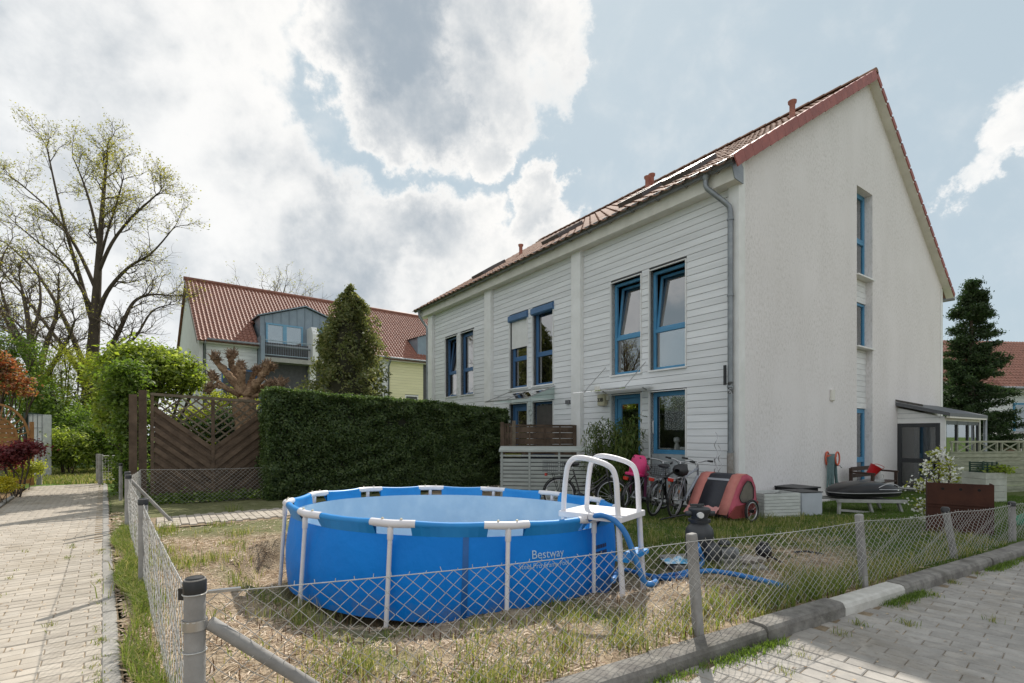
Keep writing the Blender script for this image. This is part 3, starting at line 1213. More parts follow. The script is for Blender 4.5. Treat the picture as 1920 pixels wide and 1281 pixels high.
def downpipe(y0, y1, zb):
    dp = MB()
    dp.lathe([(.085, 6.44), (.07, 6.33), (.05, 6.27)], 14, (-.36, y0, 0))
    dp.tube([(-.36, y0, 6.30), (-.36, y0, 6.19), (-.345, y0 - .02, 6.12), (-.16, y1 + .07, 5.80), (-.11, y1 + .015, 5.72), (-.095, y1, 5.62), (-.095, y1, zb)], .05, 14)
    o = dp.build('downpipe', zinc, house, smooth='auto')
    for z in (5.45, 4.0, 2.25, 1.0):
        MB().lathe([(.051, z), (.062, z), (.062, z + .035), (.051, z + .035)], 14, (-.095, y1, 0)).build('pipe_clip', zinc, o)
    return o


dp = downpipe(.47, .12, HOUSE_Z - .1)
MB().lathe([(.056, .45), (.062, .5), (.062, .95), (.056, 1.0)], 14, (-.095, .12, 0)).build('pipe_sleeve', mat('galvanised', (.30, .30, .28), .6, (.20, .17, .15), scale=14), dp, smooth='auto')
MB().box(-.17, -.14, .17, .22, 2.30, 2.68).build('cable_box', black_p, house)
st_ = MB().lathe([(.0515, 2.13), (.053, 2.13), (.053, 2.36), (.0515, 2.36)], 14, (-.095, .12, 0)).build('sticker_band', mat('sticker_print', (.32, .33, .34), .5, (.03, .03, .03), scale=26, lo=.48, hi=.54), dp)
downpipe(13.55, 13.36, HOUSE_Z)

# roof
PH = math.atan2(Z_R - Z_E, RIDGE_X)
cph, sph = math.cos(PH), math.sin(PH)
SL0 = -.44 / cph                        # slope coordinate of the lower edge, measured from the wall line


def slope_pt(s, y, up=0.0):
    return Vector((s * cph - up * sph, y, Z_E + .02 + s * sph + up * cph))


s_top = RIDGE_X / cph
dk = MB()
dk.raw([slope_pt(SL0, -.2, .015), slope_pt(s_top, -.2, .015), slope_pt(s_top, HW + .62, .015), slope_pt(SL0, HW + .62, .015)], [(0, 1, 2, 3)])
PF = math.atan2(Z_R - Z_F, HD - RIDGE_X)
xe, ze = HD + .42, Z_F - .42 * math.tan(PF)
top = slope_pt(s_top, -.2, .0)
dk.raw([(top.x, -.2, top.z + .02), (xe, -.2, ze + .05), (xe, HW + .62, ze + .05), (top.x, HW + .62, top.z + .02)], [(0, 1, 2, 3)])
dk.raw([(top.x, -.2, top.z + .14), (xe, -.2, ze + .17), (xe, HW + .62, ze + .17), (top.x, HW + .62, top.z + .14)], [(0, 1, 2, 3)])
roof = dk.build('roof', tile_m, house)
sf = MB()          # bargeboards under the verge
sf.raw([(RIDGE_X, 0, Z_R - .0), (RIDGE_X, -.2, Z_R - .0), (xe, -.2, ze - .0), (xe, 0, ze - .0)], [(0, 1, 2, 3)])
sf.raw([(RIDGE_X, -.2, Z_R), (xe, -.2, ze), (xe, -.2, ze + .07), (RIDGE_X, -.2, Z_R + .07)], [(0, 1, 2, 3)])
sf.build('verge_soffit', cream, house)
MB().tube([(xe + .05, -.2, ze - .0), (xe + .05, HW, ze - .0)], .07, 10).build('rear_gutter', zinc, house, smooth=True)


def tile_mesh(w, l, hs=1.0):
    mb = MB()
    prof = [(0, .012), (.10, .004), (.30, 0), (.48, .006), (.60, .028), (.74, .044), (.88, .034), (1.0, .012)]
    v, f = [], []
    k = len(prof)
    for y, dz in ((0, .026), (l * 1.12, .0)):
        for t, z in prof:
            v.append((t * w, y, z * hs + dz))
    for t, z in prof:
        v.append((t * w, 0, z * hs + .026 - .018))
    for i in range(k - 1):
        f.append((i, i + 1, k + i + 1, k + i))
        f.append((2 * k + i, 2 * k + i + 1, i + 1, i))
    mb.raw(v, f)
    return mb.mesh('roof_tile')


def tile_roof(parent, roofpart, basis, nc, nr, w, l, material, skip=None, limit=300, hs=1.0):
    """basis(col, row) gives the 4x4 of a tile"""
    me = tile_mesh(w, l, hs)
    me.materials.append(material)
    me.shade_smooth()
    me.set_sharp_from_angle(angle=R(50))
    v0 = np.array([list(v.co) + [1] for v in me.vertices])
    q = np.array([p.vertices[:] for p in me.polygons])
    V, cnt = [], 0
    order = [(c, r) for c in range(nc) for r in range(nr)]
    for c, r in order:
        if skip and skip(c, r):
            continue
        M = basis(c, r)
        if cnt < limit:
            inst('roof_tile', me, roofpart, M)
            cnt += 1
        else:
            V.append((v0 @ np.array(M).T)[:, :3])
    if V:
        f = np.concatenate([q + i * len(v0) for i in range(len(V))])
        o = npmesh('tiling_beyond', np.concatenate(V), f, material, roofpart, smooth=True)
        o.data.set_sharp_from_angle(angle=R(50))
        tag(o, kind='stuff')


NR = 22
TL = (s_top - SL0 + .02) / NR
NC = 47
TW = (HW + .62 + .16) / NC


def tb(c, r):
    p = slope_pt(SL0 - .03 + r * TL, -.16 + (c + 1) * TW + random.gauss(0, .002), .03 + random.gauss(0, .002))
    return Matrix(((0, cph, -sph, p.x), (-1, 0, 0, p.y), (0, sph, cph, p.z), (0, 0, 0, 1))) @ Matrix.Rotation(random.gauss(0, .006), 4, 'Z')


tile_roof(house, roof, tb, NC, NR, TW * 1.03, TL, tile_m)
vg = MB()
vg.box(-.012, .012, 0, TL * .985, -.15, .07)
vg.box(.0, .10, 0, TL * .985, .055, .075)
vmesh = vg.mesh('verge_tile')
vmesh.materials.append(verge_m)
for r in range(NR):
    p = slope_pt(SL0 - .03 + r * TL, -.215, .04)
    o = inst('verge_tile', vmesh, roof, Matrix(((0, cph, -sph, p.x), (-1, 0, 0, p.y), (0, sph, cph, p.z), (0, 0, 0, 1))) @ Matrix.Translation((0, 0, .004 * (r % 2))) @ Matrix.Rotation(R(2.2), 4, 'X') @ Matrix.Scale(-1, 4, (1, 0, 0)))
nf = 19
lf = math.hypot(xe - RIDGE_X, Z_R - ze) / nf
cf, sf2 = math.cos(PF), math.sin(PF)
for r in range(nf):
    x, z = RIDGE_X + cf * lf * (r + 1), Z_R - sf2 * lf * (r + 1) + .10
    inst('verge_tile', vmesh, roof, Matrix(((0, -cf, sf2, x), (1, 0, 0, -.215), (0, sf2, cf, z), (0, 0, 0, 1))) @ Matrix.Diagonal((1, 1, .55, 1)))
rm = MB()
n = 8
for i in range(n):
    a0, a1 = math.pi * i / n, math.pi * (i + 1) / n
    rm.raw([(.12 * math.cos(a0), 0, .10 * math.sin(a0)), (.12 * math.cos(a1), 0, .10 * math.sin(a1)), (.11 * math.cos(a1), .42, .085 * math.sin(a1)), (.11 * math.cos(a0), .42, .085 * math.sin(a0))], [(0, 1, 2, 3)])
rm.raw([(.12 * math.cos(math.pi * i / n), 0, .10 * math.sin(math.pi * i / n)) for i in range(n + 1)], [tuple(range(n + 1))])
rmesh = rm.mesh('ridge_tile')
rmesh.materials.append(tile_m)
for i in range(34):
    inst('ridge_tile', rmesh, roof, Matrix.Translation((RIDGE_X, -.22 + i * .405, Z_R + .10)))
for X, Y, h in ((3.6, .75, .42), (2.6, 4.35, .45), (2.85, 4.4, .45), (2.1, 9.9, .4)):
    b = slope_pt(X / cph, Y, .05)
    MB().lathe([(.085, -.15), (.075, .0), (.065, .05), (.065, h - .09), (.095, h - .05), (.10, h), (.07, h)], 14, b).build('vent_pipe', terra, roof, smooth='auto')
frame_d = mat('skylight_frame', (.13, .12, .12), .45, metal=.3)
for Y0, s0 in ((1.7, 1.15), (3.0, 1.0), (6.3, 1.1), (10.6, 1.1)):
    def sp_(s, y, u):
        return slope_pt(s, y, u)
    m_ = MB()
    Y1, s1 = Y0 + .8, s0 + 1.2
    for (a, b, c, d) in ((Y0, Y1, s0, s0 + .09), (Y0, Y1, s1 - .09, s1), (Y0, Y0 + .08, s0 + .09, s1 - .09), (Y1 - .08, Y1, s0 + .09, s1 - .09)):
        m_.raw([sp_(c, a, .05), sp_(d, a, .05), sp_(d, b, .05), sp_(c, b, .05), sp_(c, a, .19), sp_(d, a, .19), sp_(d, b, .19), sp_(c, b, .19)],
               [(0, 3, 2, 1), (4, 5, 6, 7), (0, 1, 5, 4), (1, 2, 6, 5), (2, 3, 7, 6), (3, 0, 4, 7)])
    sk = m_.build('skylight', frame_d, roof, fixn=True)
    MB().raw([sp_(s0 + .09, Y0 + .08, .165), sp_(s1 - .09, Y0 + .08, .165), sp_(s1 - .09, Y1 - .08, .165), sp_(s0 + .09, Y1 - .08, .165)], [(0, 1, 2, 3)]).build('pane', glass, sk)

# door canopies
gl2 = glassmat('canopy_glass', (.70, .80, .77), .10)
cn = MB()
cn.raw([(-.88, 2.05, 2.345), (-.88, 3.72, 2.345), (-.02, 3.72, 2.44), (-.02, 2.05, 2.44), (-.88, 2.05, 2.357), (-.88, 3.72, 2.357), (-.02, 3.72, 2.452), (-.02, 2.05, 2.452)],
       [(0, 3, 2, 1), (4, 5, 6, 7), (0, 1, 5, 4), (1, 2, 6, 5), (2, 3, 7, 6), (3, 0, 4, 7)])
c1 = cn.build('door_canopy', gl2, house)
for y in (2.25, 3.5):
    MB().tube([(-.72, y, 2.37), (.0, y, 3.0)], .009, 6).build('stay_rod', steel, c1)
    MB().tube([(-.78, y, 2.37), (-.66, y, 2.38)], .016, 6).build('clamp', steel, c1)
    MB().tube([(-.10, y, 2.41), (.03, y, 2.37)], .016, 6).build('clamp', steel, c1)
cn = MB()
for a, b in ((5.45, 6.47), (6.5, 7.52)):
    cn.raw([(-.95, a, 2.34), (-.95, b, 2.34), (-.02, b, 2.70), (-.02, a, 2.70)], [(0, 1, 2, 3)])
cn.raw([(-.95, 7.52, 2.34), (-.02, 7.52, 2.34), (-.02, 7.52, 2.70)], [(0, 1, 2)])
cn.raw([(-.95, 5.45, 2.34), (-.02, 5.45, 2.34), (-.02, 5.45, 2.70)], [(0, 1, 2)])
c2 = cn.build('door_canopy', gl2, house)
for y in (5.45, 6.485, 7.52):
    MB().bar((-.97, y, 2.33), (0, y, 2.705), .025, .025).build('canopy_rail', steel, c2)
MB().bar((-.96, 5.4, 2.33), (-.96, 7.56, 2.33), .03, .03).build('canopy_rail', steel, c2)
for y in (9.75, 11.0):
    MB().tube([(-.72, y, 2.4), (.0, y, 3.05)], .009, 6).build('stay_rod', steel, house)
lamp_box = MB().cbox(-.13, .02, 3.44, 3.67, 2.06, 2.34, 0).build('number_lamp', mat('lamp_cream', (.72, .66, .46), .4), house, bevel=.03)
MB().box(-.03, .02, 3.72, 3.86, 2.42, 2.56).build('junction_box', cream, house)
MB().box(-.06, .05, 3.36, 3.42, 2.2, 2.31).build('door_bell_lamp', cream, house)
MB().box(-.03, .02, 4.82, 4.98, 2.18, 2.28).build('air_brick', mat('grey_grille', (.16, .16, .17), .6), house)


def text_mesh(body, size, extrude=0.0, bold=0.0):
    cu_ = bpy.data.curves.new('lettering', 'FONT')
    cu_.body = body
    cu_.size = size
    cu_.extrude = extrude
    cu_.offset = bold
    cu_.align_x, cu_.align_y = 'CENTER', 'CENTER'
    o = bpy.data.objects.new('lettering', cu_)
    COL.objects.link(o)
    dg = bpy.context.evaluated_depsgraph_get()
    me = bpy.data.meshes.new_from_object(o.evaluated_get(dg))
    bpy.data.objects.remove(o)
    bpy.data.curves.remove(cu_)
    return me


tm = text_mesh('33B', .125, .002, .004)
tm.materials.append(black_p)
t_ = bpy.data.objects.new('house_number', tm)
link(t_, house)
t_.matrix_local = Matrix(((0, 0, -1, -.1345), (-1, 0, 0, 3.555), (0, 1, 0, 2.20), (0, 0, 0, 1)))

# ------------------------------------------------------------------ garden room against the gable
anth = mat('anthracite_frame', (.035, .038, .042), .4)
gr = thing('garden_room', 'lean-to garden room with anthracite glazing beside the stucco gable', 'conservatory', (4.325, 9.645, 0), R(35.1))
V0, V1, UO = 7.9, 11.2, -1.05
gz0, gz1, gz2 = -.25, 2.16, 1.86       # base, roof at the wall, roof at the outer eave
pl = mat('render_plinth', (.34, .33, .32), .9, (.25, .24, .23), scale=9, bump=.4, bscale=70)
MB().box(V0 + .02, V1, UO + .02, -.005, gz0 - .2, gz0 + .10).build('plinth', pl, gr)
MB().box(V0 - .03, V1, UO - .03, -.005, gz0 + .10, gz0 + .14).build('plinth_sill', white_paint, gr)
# side wall towards the lawn (faces -X)
fz = gz0 + .14
MB().box(V0 + .02, V0 + .1, UO, UO + .1, fz, gz2 - .02).build('corner_post', white_paint, gr)
MB().box(V1 - .1, V1, UO, UO + .1, fz, gz2 - .02).build('corner_post', white_paint, gr)
MB().prism([(V0 + .03, UO + .1, 1.66), (V0 + .03, 0, 1.66), (V0 + .03, 0, 2.10), (V0 + .03, UO + .1, 1.83)], (.06, 0, 0)).build('gable_panel', white_paint, gr, fixn=True)
for z in (1.80, 1.93):
    MB().box(V0 + .022, V0 + .03, UO + .1, 0, z, z + .006).build('panel_groove', zinc, gr)
mb = MB()
y0, y1 = UO + .1, -.0
for a, b, c, d in ((y0, y0 + .1, fz, 1.655), (y1 - .1, y1, fz, 1.655), (y0 + .1, y1 - .1, fz, fz + .1), (y0 + .1, y1 - .1, 1.55, 1.655), (y0 + .1, y1 - .1, .58, .70)):
    mb.box(V0 + .015, V0 + .085, a, b, c, d)
sd_ = mb.build('side_door', anth, gr, bevel=.006)
MB().box(V0 + .045, V0 + .051, y0 + .1, y1 - .1, fz + .1, .58).build('pane', glass_mid, sd_)
MB().box(V0 + .045, V0 + .051, y0 + .1, y1 - .1, .70, 1.55).build('pane', glass_mid, sd_)
# outer front (faces -Y)
mb = MB()
for a, b in ((V0 + .1, V0 + .18), (V0 + 1.1, V0 + 1.2), (V0 + 2.1, V0 + 2.2), (V1 - .18, V1 - .1)):
    mb.box(a, b, UO + .01, UO + .08, fz, 1.72)
for c, d in ((fz, fz + .09), (.56, .66), (1.62, 1.72)):
    mb.box(V0 + .18, V1 - .18, UO + .015, UO + .075, c, d)
ff = mb.build('front_glazing', anth, gr)
for a, b in ((V0 + .18, V0 + 1.1), (V0 + 1.2, V0 + 2.1), (V0 + 2.2, V1 - .18)):
    for c, d in ((fz + .09, .56), (.66, 1.62)):
        MB().box(a, b, UO + .04, UO + .046, c, d).build('pane', glass, ff)
MB().box(V0 + .1, V1 - .1, UO + .0, UO + .1, 1.72, 1.80).build('head_beam', cream, gr)
rf = MB()
rf.raw([(V0 - .12, UO - .14, gz2 - .03), (V1 + .1, UO - .14, gz2 - .03), (V1 + .1, .0, gz1), (V0 - .12, .0, gz1),
        (V0 - .12, UO - .14, gz2 + .06), (V1 + .1, UO - .14, gz2 + .06), (V1 + .1, .0, gz1 + .10), (V0 - .12, .0, gz1 + .10)],
       [(0, 3, 2, 1), (4, 5, 6, 7), (0, 1, 5, 4), (1, 2, 6, 5), (2, 3, 7, 6), (3, 0, 4, 7)])
rfo = rf.build('roof', mat('grey_roof_sheet', (.11, .115, .125), .5), gr)
MB().box(V0 - .1, V1 + .08, UO - .135, UO - .06, gz2 - .075, gz2 - .032).build('eave_trim', cream, gr)
MB().prism([(V0 - .115, -.62, gz1 - .06), (V0 - .115, 0, gz1 + .11), (V0 - .115, 0, gz1 + .17), (V0 - .115, -.62, gz1 - .0)], (.02, 0, 0)).build('flashing', mat('old_flashing', (.12, .11, .10), .7, (.05, .045, .04), scale=20), gr, fixn=True)
MB().tube([(V1 + .02, UO - .1, gz2 - .05), (V1 + .02, UO - .1, gz0 - .1)], .045, 10).build('downpipe', zinc, gr, smooth=True)
MB().box(V0 + .12, V1 - .02, -.03, -.012, fz, 1.95).build('shade_panel', dark_room, gr)  # added dark panel over the stucco, so the room reads dim
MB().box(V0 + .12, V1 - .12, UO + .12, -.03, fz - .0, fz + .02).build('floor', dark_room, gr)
MB().box(V1 - .12, V1 - .04, UO + .1, -.0, fz, 1.84).build('far_blind', mat('dark_blind', (.07, .08, .09), .8), gr)
cu = MB()
for i in range(16):
    x0, x1 = V0 + .3, V0 + .3
    cu.box(V0 + .35 + .02 * (i % 2), V0 + .36 + .02 * (i % 2), UO + .2 + i * .035, UO + .235 + i * .035, .0, 1.6)
cu.build('curtain', mat('dull_curtain', (.20, .24, .28), .9), gr)
def smooth_path(pts, n=8):
    pts = [Vector(p) for p in pts]
    o = []
    for i in range(len(pts) - 1):
        p0, p1, p2, p3 = pts[max(i - 1, 0)], pts[i], pts[i + 1], pts[min(i + 2, len(pts) - 1)]
        for k in range(n):
            t = k / n
            o.append(0.5 * ((2 * p1) + (p2 - p0) * t + (2 * p0 - 5 * p1 + 4 * p2 - p3) * t * t + (3 * p1 - p0 - 3 * p2 + p3) * t ** 3))
    o.append(pts[-1])
    return o


# ------------------------------------------------------------------ pool
vinyl = mat('blue_vinyl', (.002, .215, .72), .5, (.002, .19, .66), scale=1.6, bump=.5, bscale=3.2, spec=.22, bdist=.05)
add_stain(vinyl, (.20, .17, .12), 9, .55, .46, .66, zband=(-.52, -.80), world=False)
vinyl_b = mat('blue_sleeve', (.015, .25, .62), .42, (.012, .21, .55), scale=4, spec=.4)
liner = mat('pale_liner', (.47, .62, .76), .45, (.38, .54, .70), scale=2.5, detail=8, spec=.3, bump=.4, bscale=4, bdist=.03, lo=.4, hi=.62)
rail_m = mat('white_plastic', (.76, .74, .76), .42, (.66, .64, .67), scale=4, spec=.4)
pool = thing('swimming_pool', 'round blue frame pool with white legs sunk into the garden', 'pool', POOL, rot=(TILT[1], -TILT[0], 0))
PH0 = R(199)
JA = [PH0 + i * math.pi / 6 for i in range(12)]
JP = [Vector((POOL_R * math.cos(a), POOL_R * math.sin(a), 0)) for a in JA]
NS = 96


def wallp(a, z, r=None):
    rr = (1.80 + .035 * math.sin(min(1, max(0, (-.1 - z) / .7)) * math.pi) if r is None else r) * (1 - .004 * math.cos(12 * (a - PH0)))
    return (rr * math.cos(a), rr * math.sin(a), z)


ZS = [-.10, -.17, -.25, -.33, -.42, -.52, -.62, -.72, -.80]
mo, mi = MB(), MB()
for k in range(NS):
    a0, a1 = 2 * math.pi * k / NS, 2 * math.pi * (k + 1) / NS
    for z0, z1 in zip(ZS[:-1], ZS[1:]):
        mo.raw([wallp(a0, z1), wallp(a1, z1), wallp(a1, z0), wallp(a0, z0)], [(0, 1, 2, 3)])
        mi.raw([wallp(a0, z1, 1.785), wallp(a0, z0, 1.785), wallp(a1, z0, 1.785), wallp(a1, z1, 1.785)], [(0, 1, 2, 3)])
    mi.raw([wallp(a0, -.79, 1.785), wallp(a1, -.79, 1.785), (0, 0, -.79)], [(0, 1, 2)])
import bmesh


def weld(o, d=1e-4):
    bm = bmesh.new()
    bm.from_mesh(o.data)
    bmesh.ops.remove_doubles(bm, verts=bm.verts, dist=d)
    bm.to_mesh(o.data)
    bm.free()
    return o


weld(mo.build('pool_wall', vinyl, pool, smooth=True))
weld(mi.build('liner', liner, pool, smooth='auto'))
# wall seam
sm = MB()
for z0, z1 in zip(ZS[:-1], ZS[1:]):
    a0, a1 = R(277.5), R(279)
    P = [Vector(wallp(a, z)) * 1.0 for a, z in ((a0, z1), (a1, z1), (a1, z0), (a0, z0))]
    sm.raw([(p.x * 1.0022, p.y * 1.0022, p.z) for p in P], [(0, 1, 2, 3)])
sm.build('wall_seam', mat('seam_blue', (.008, .12, .40), .4), pool)
for i in range(12):
    p, q = JP[i], JP[(i + 1) % 12]
    d = (q - p).normalized()
    s, e = p + d * .17, q - d * .17
    sl = MB()
    mid = [s.lerp(e, t) for t in (0, .25, .5, .75, 1)]
    sl.tube([m_ + Vector((0, 0, -.012 * math.sin(math.pi * j / 4))) for j, m_ in enumerate(mid)], .031, 10)
    k = 8
    for j in range(k):       # the band of vinyl that hangs from the sleeve, inside and out
        t0, t1 = j / k, (j + 1) / k
        A, B = s.lerp(e, t0), s.lerp(e, t1)
        for sgn, r_ in ((1, None), (-1, 1.785)):
            aA, aB = math.atan2(A.y, A.x), math.atan2(B.y, B.x)
            off = .03 * sgn
            A2, B2 = A * (1 + off / A.length), B * (1 + off / B.length)
            v = [wallp(aA, -.101, None if r_ is None else r_), wallp(aB, -.101, None if r_ is None else r_), (B2.x, B2.y, -.01), (A2.x, A2.y, -.01)]
            v = [(x, y, z) for x, y, z in v[:2]] + v[2:]
            sl.raw(v, [(0, 1, 2, 3) if sgn > 0 else (0, 3, 2, 1)])
    sl.build('rim_sleeve', vinyl_b, pool, smooth='auto')
    # white joint and leg
    pr = JP[i - 1]
    d0 = (p - pr).normalized()
    jt = MB()
    jt.tube([p - d0 * .20, p - d0 * .03, p + d * .03, p + d * .20], .034, 12)
    jo = jt.build('rim_joint', rail_m, pool, smooth='auto')
    for off in (-.085, .085):
        c = p + (d if off > 0 else d0) * off
        MB().lathe([(.0, .048), (.009, .046), (.012, .036), (.009, .030)], 8, c).build('rim_button', mat('cream_plastic', (.75, .68, .5), .5), jo)
    out = p.normalized()
    tb_ = MB()
    tb_.tube([p + Vector((0, 0, -.02)), p + Vector((0, 0, -.12)), p + out * .01 + Vector((0, 0, -.5)), p + out * .02 + Vector((0, 0, -.86))], .019, 10)
    tb_.lathe([(.022, -.13), (.025, -.12), (.025, -.04), (.022, -.03)], 10, (p.x, p.y, 0))
    tb_.build('leg', rail_m, pool, smooth='auto')


def on_wall(me, ang, z, name, m):
    for v in me.vertices:
        a = ang + v.co.x / 1.84
        zz = z + v.co.y
        p = wallp(a, zz)
        rr = math.hypot(p[0], p[1]) + .007 + v.co.z
        v.co = (rr * math.cos(a), rr * math.sin(a), zz)
    me.materials.append(m)
    return link(bpy.data.objects.new(name, me), pool)


pale_print = mat('pale_blue_print', (.50, .68, .84), .5)
on_wall(text_mesh('Bestway', .102, 0, 0), R(301.5), -.262, 'lettering', pale_print)
on_wall(text_mesh('Steel Pro Frame Pool', .060), R(300.5), -.355, 'lettering', pale_print)
wl = MB()
for i in range(5):
    a = R(322 + i * 1.5)
    for j in range(2):
        P = [wallp(a + da, -.30 - j * .06 + dz) for da, dz in ((0, 0), (.02, 0), (.02, .035), (0, .035))]
        wl.raw([(x * 1.003, y * 1.003, z) for x, y, z in P], [(0, 1, 2, 3)])
wl.build('warning_print', mat('dark_print', (.02, .05, .16), .5), pool)

# ladder over the rim
lad = thing('pool_ladder', 'white plastic pool ladder with two looped handrails over the pool rim', 'ladder', (.85, 4.83, -.17), math.atan2(-.6, .8))
for y in (-.23, .23):
    MB().tube(smooth_path([(-.28, y, .76), (-.27, y, .95), (-.25, y, 1.13), (-.225, y, 1.235), (-.165, y, 1.295), (-.08, y, 1.305), (.05, y, 1.285), (.17, y, 1.25), (.235, y, 1.20), (.265, y, 1.10), (.275, y, .95), (.285, y, .76)], 4), .025, 12).build('handrail', rail_m, lad, smooth='auto')
    MB().tube([(.285, y, .78), (.30, y, .5), (.335, y, -.02)], .026, 10).build('leg', rail_m, lad, smooth='auto')
    MB().tube([(-.27, y, .78), (-.29, y, .5), (-.33, y, -.12)], .026, 10).build('leg', rail_m, lad, smooth='auto')
    MB().tube([(-.275, y, .68), (-.284, y, .56)], .034, 10).build('blue_clamp', vinyl_b, lad, smooth='auto')
MB().cbox(-.31, -.005, -.27, .27, .745, .80, .006).build('platform', rail_m, lad, bevel=.006)
MB().cbox(.005, .33, -.27, .27, .745, .80, .006).build('platform', rail_m, lad, bevel=.006)
for z, xo in ((.42, .308),):
    MB().cbox(xo - .06, xo + .07, -.24, .24, z - .02, z + .02, .004).build('step', vinyl_b, lad)
    MB().cbox(-xo - .06, -xo + .06, -.22, .22, z - .02, z + .02, .004).build('step', rail_m, lad)

hose_m = mat('blue_hose', (.03, .20, .52), .45, (.02, .15, .42), scale=10)


def gz(x, y):
    return float(zt(x, y))


def onground(px, py, up=.025):
    z = -.03
    for _ in range(4):
        g = ground(px, py, z + up)
        z = gz(g.x, g.y)
    return Vector((g.x, g.y, z + up))


h1 = [(.62, 4.80, .42), (.70, 4.68, .56), (.82, 4.50, .63), (.97, 4.42, .52), (1.08, 4.40, .25), (1.16, 4.42, .06), (1.28, 4.52, .03)]
h1 += [onground(1230, 1076, .07), onground(1275, 1076, .07), onground(1305, 1066, .07), onground(1318, 1052, .07), (2.0, 5.42, .12), (2.02, 5.52, .17)]
ho = MB().tube(smooth_path(h1), .026, 10).build('pool_hose', hose_m, smooth=True)
tag(ho, 'blue pool hose looping over the rim beside the ladder to the pump', 'hose')
h2 = [(.9, 4.5, .05), onground(1165, 1068, .06), onground(1215, 1079, .07), onground(1262, 1079, .07), onground(1318, 1071, .07), onground(1360, 1074, .07), onground(1410, 1084, .08), onground(1450, 1094, .08), onground(1478, 1102, .06)]
ho = MB().tube(smooth_path(h2), .024, 10).build('drain_hose', hose_m, smooth=True)
tag(ho, 'blue hose lying in the grass with its end towards the kerb', 'hose')

# sand filter pump
px_, py_ = 2.08, 5.62
pz_ = gz(px_, py_) + .05
dg = mat('dark_grey_plastic', (.045, .048, .052), .42, (.03, .032, .036), scale=6)
pump = thing('filter_pump', 'dark grey sand filter with white gauge and pump motor on slabs', 'pool pump', (px_, py_, pz_))
MB().lathe([(.0, 0), (.13, 0), (.14, .03), (.15, .06), (.152, .28), (.145, .33), (.12, .37), (.095, .395), (.092, .41), (.118, .415), (.12, .445), (.09, .45), (.088, .47), (.10, .50), (.118, .53), (.118, .56), (.10, .575), (.0, .58)], 28).build('tank', dg, pump, smooth='auto')
MB().lathe([(.0, .585), (.03, .582), (.03, .61), (.0, .615)], 12).build('valve_knob', dg, pump, smooth='auto')
MB().bar((-.10, 0, .60), (.05, 0, .60), .03, .025).build('valve_handle', dg, pump)
MB().lathe([(.0, -.135), (.032, -.135), (.034, -.125), (.034, -.09)], 16, (-.03, 0, .505), 'y').build('pressure_gauge', white_paint, pump, smooth='auto')
for s in (-1, 1):
    MB().tube([(0, 0, .52), (.16 * s, -.03, .51)], .028, 10).build('port', dg, pump, smooth=True)
MB().lathe([(.0, .16), (.055, .16), (.06, .17), (.06, .33), (.05, .345), (.0, .35)], 16, (0, -.17, .11), 'x').build('motor', mat('grey_motor', (.22, .23, .23), .5, (.15, .15, .155), scale=7), pump, smooth='auto')
for i in range(7):
    MB().lathe([(.06, .19 + i * .018), (.066, .19 + i * .018), (.066, .197 + i * .018), (.06, .197 + i * .018)], 14, (0, -.17, .11), 'x').build('cooling_fin', _mats['grey_motor'], pump)
MB().lathe([(.0, .0), (.08, .0), (.085, .02), (.085, .15), (.06, .18), (.0, .19)], 16, (.08, -.17, .03)).build('prefilter', dg, pump, smooth='auto')
MB().lathe([(.065, .20), (.07, .22), (.05, .245), (.0, .25)], 16, (.2, -.17, .0)).build('lid', dg, pump, smooth='auto')
slab_m = mat('slab_grey', (.30, .28, .26), .9, (.2, .19, .18), scale=10, bump=.4, bscale=60)
for i, (dx, dy, rz) in enumerate(((-.12, .02, .05), (.36, -.12, -.06))):
    sl = MB().cbox(-.24, .24, -.24, .24, 0, .045, .006).build('concrete_slab', slab_m)
    sl.location = (px_ + dx, py_ + dy, gz(px_ + dx, py_ + dy) - .0)
    sl.rotation_euler = (R(1.5), R(-2), rz)
    tag(sl, ('concrete slab under the sand filter tank', 'concrete slab under the pump motor, nearer the house wall')[i], 'slab')
bag = MB()
rr = random.Random(5)
v, f = [], []
for i in range(9):
    for j in range(7):
        v.append((-.16 + i * .04, -.11 + j * .036, .012 + .035 * rr.random() * math.sin(i / 8 * math.pi) * math.sin(j / 6 * math.pi) * 2))
for i in range(8):
    for j in range(6):
        f.append((i * 7 + j, (i + 1) * 7 + j, (i + 1) * 7 + j + 1, i * 7 + j + 1))
bg_ = MB().raw(v, f).build('plastic_bag', mat('blue_white_print', (.10, .38, .62), .4, (.6, .7, .75), scale=18, lo=.42, hi=.55), smooth='auto')
bg_.location = (px_ - .27, py_ - .1, gz(px_ - .27, py_ - .1) + .045)
tag(bg_, 'crumpled blue and white plastic bag on the slab by the filter', 'bag')
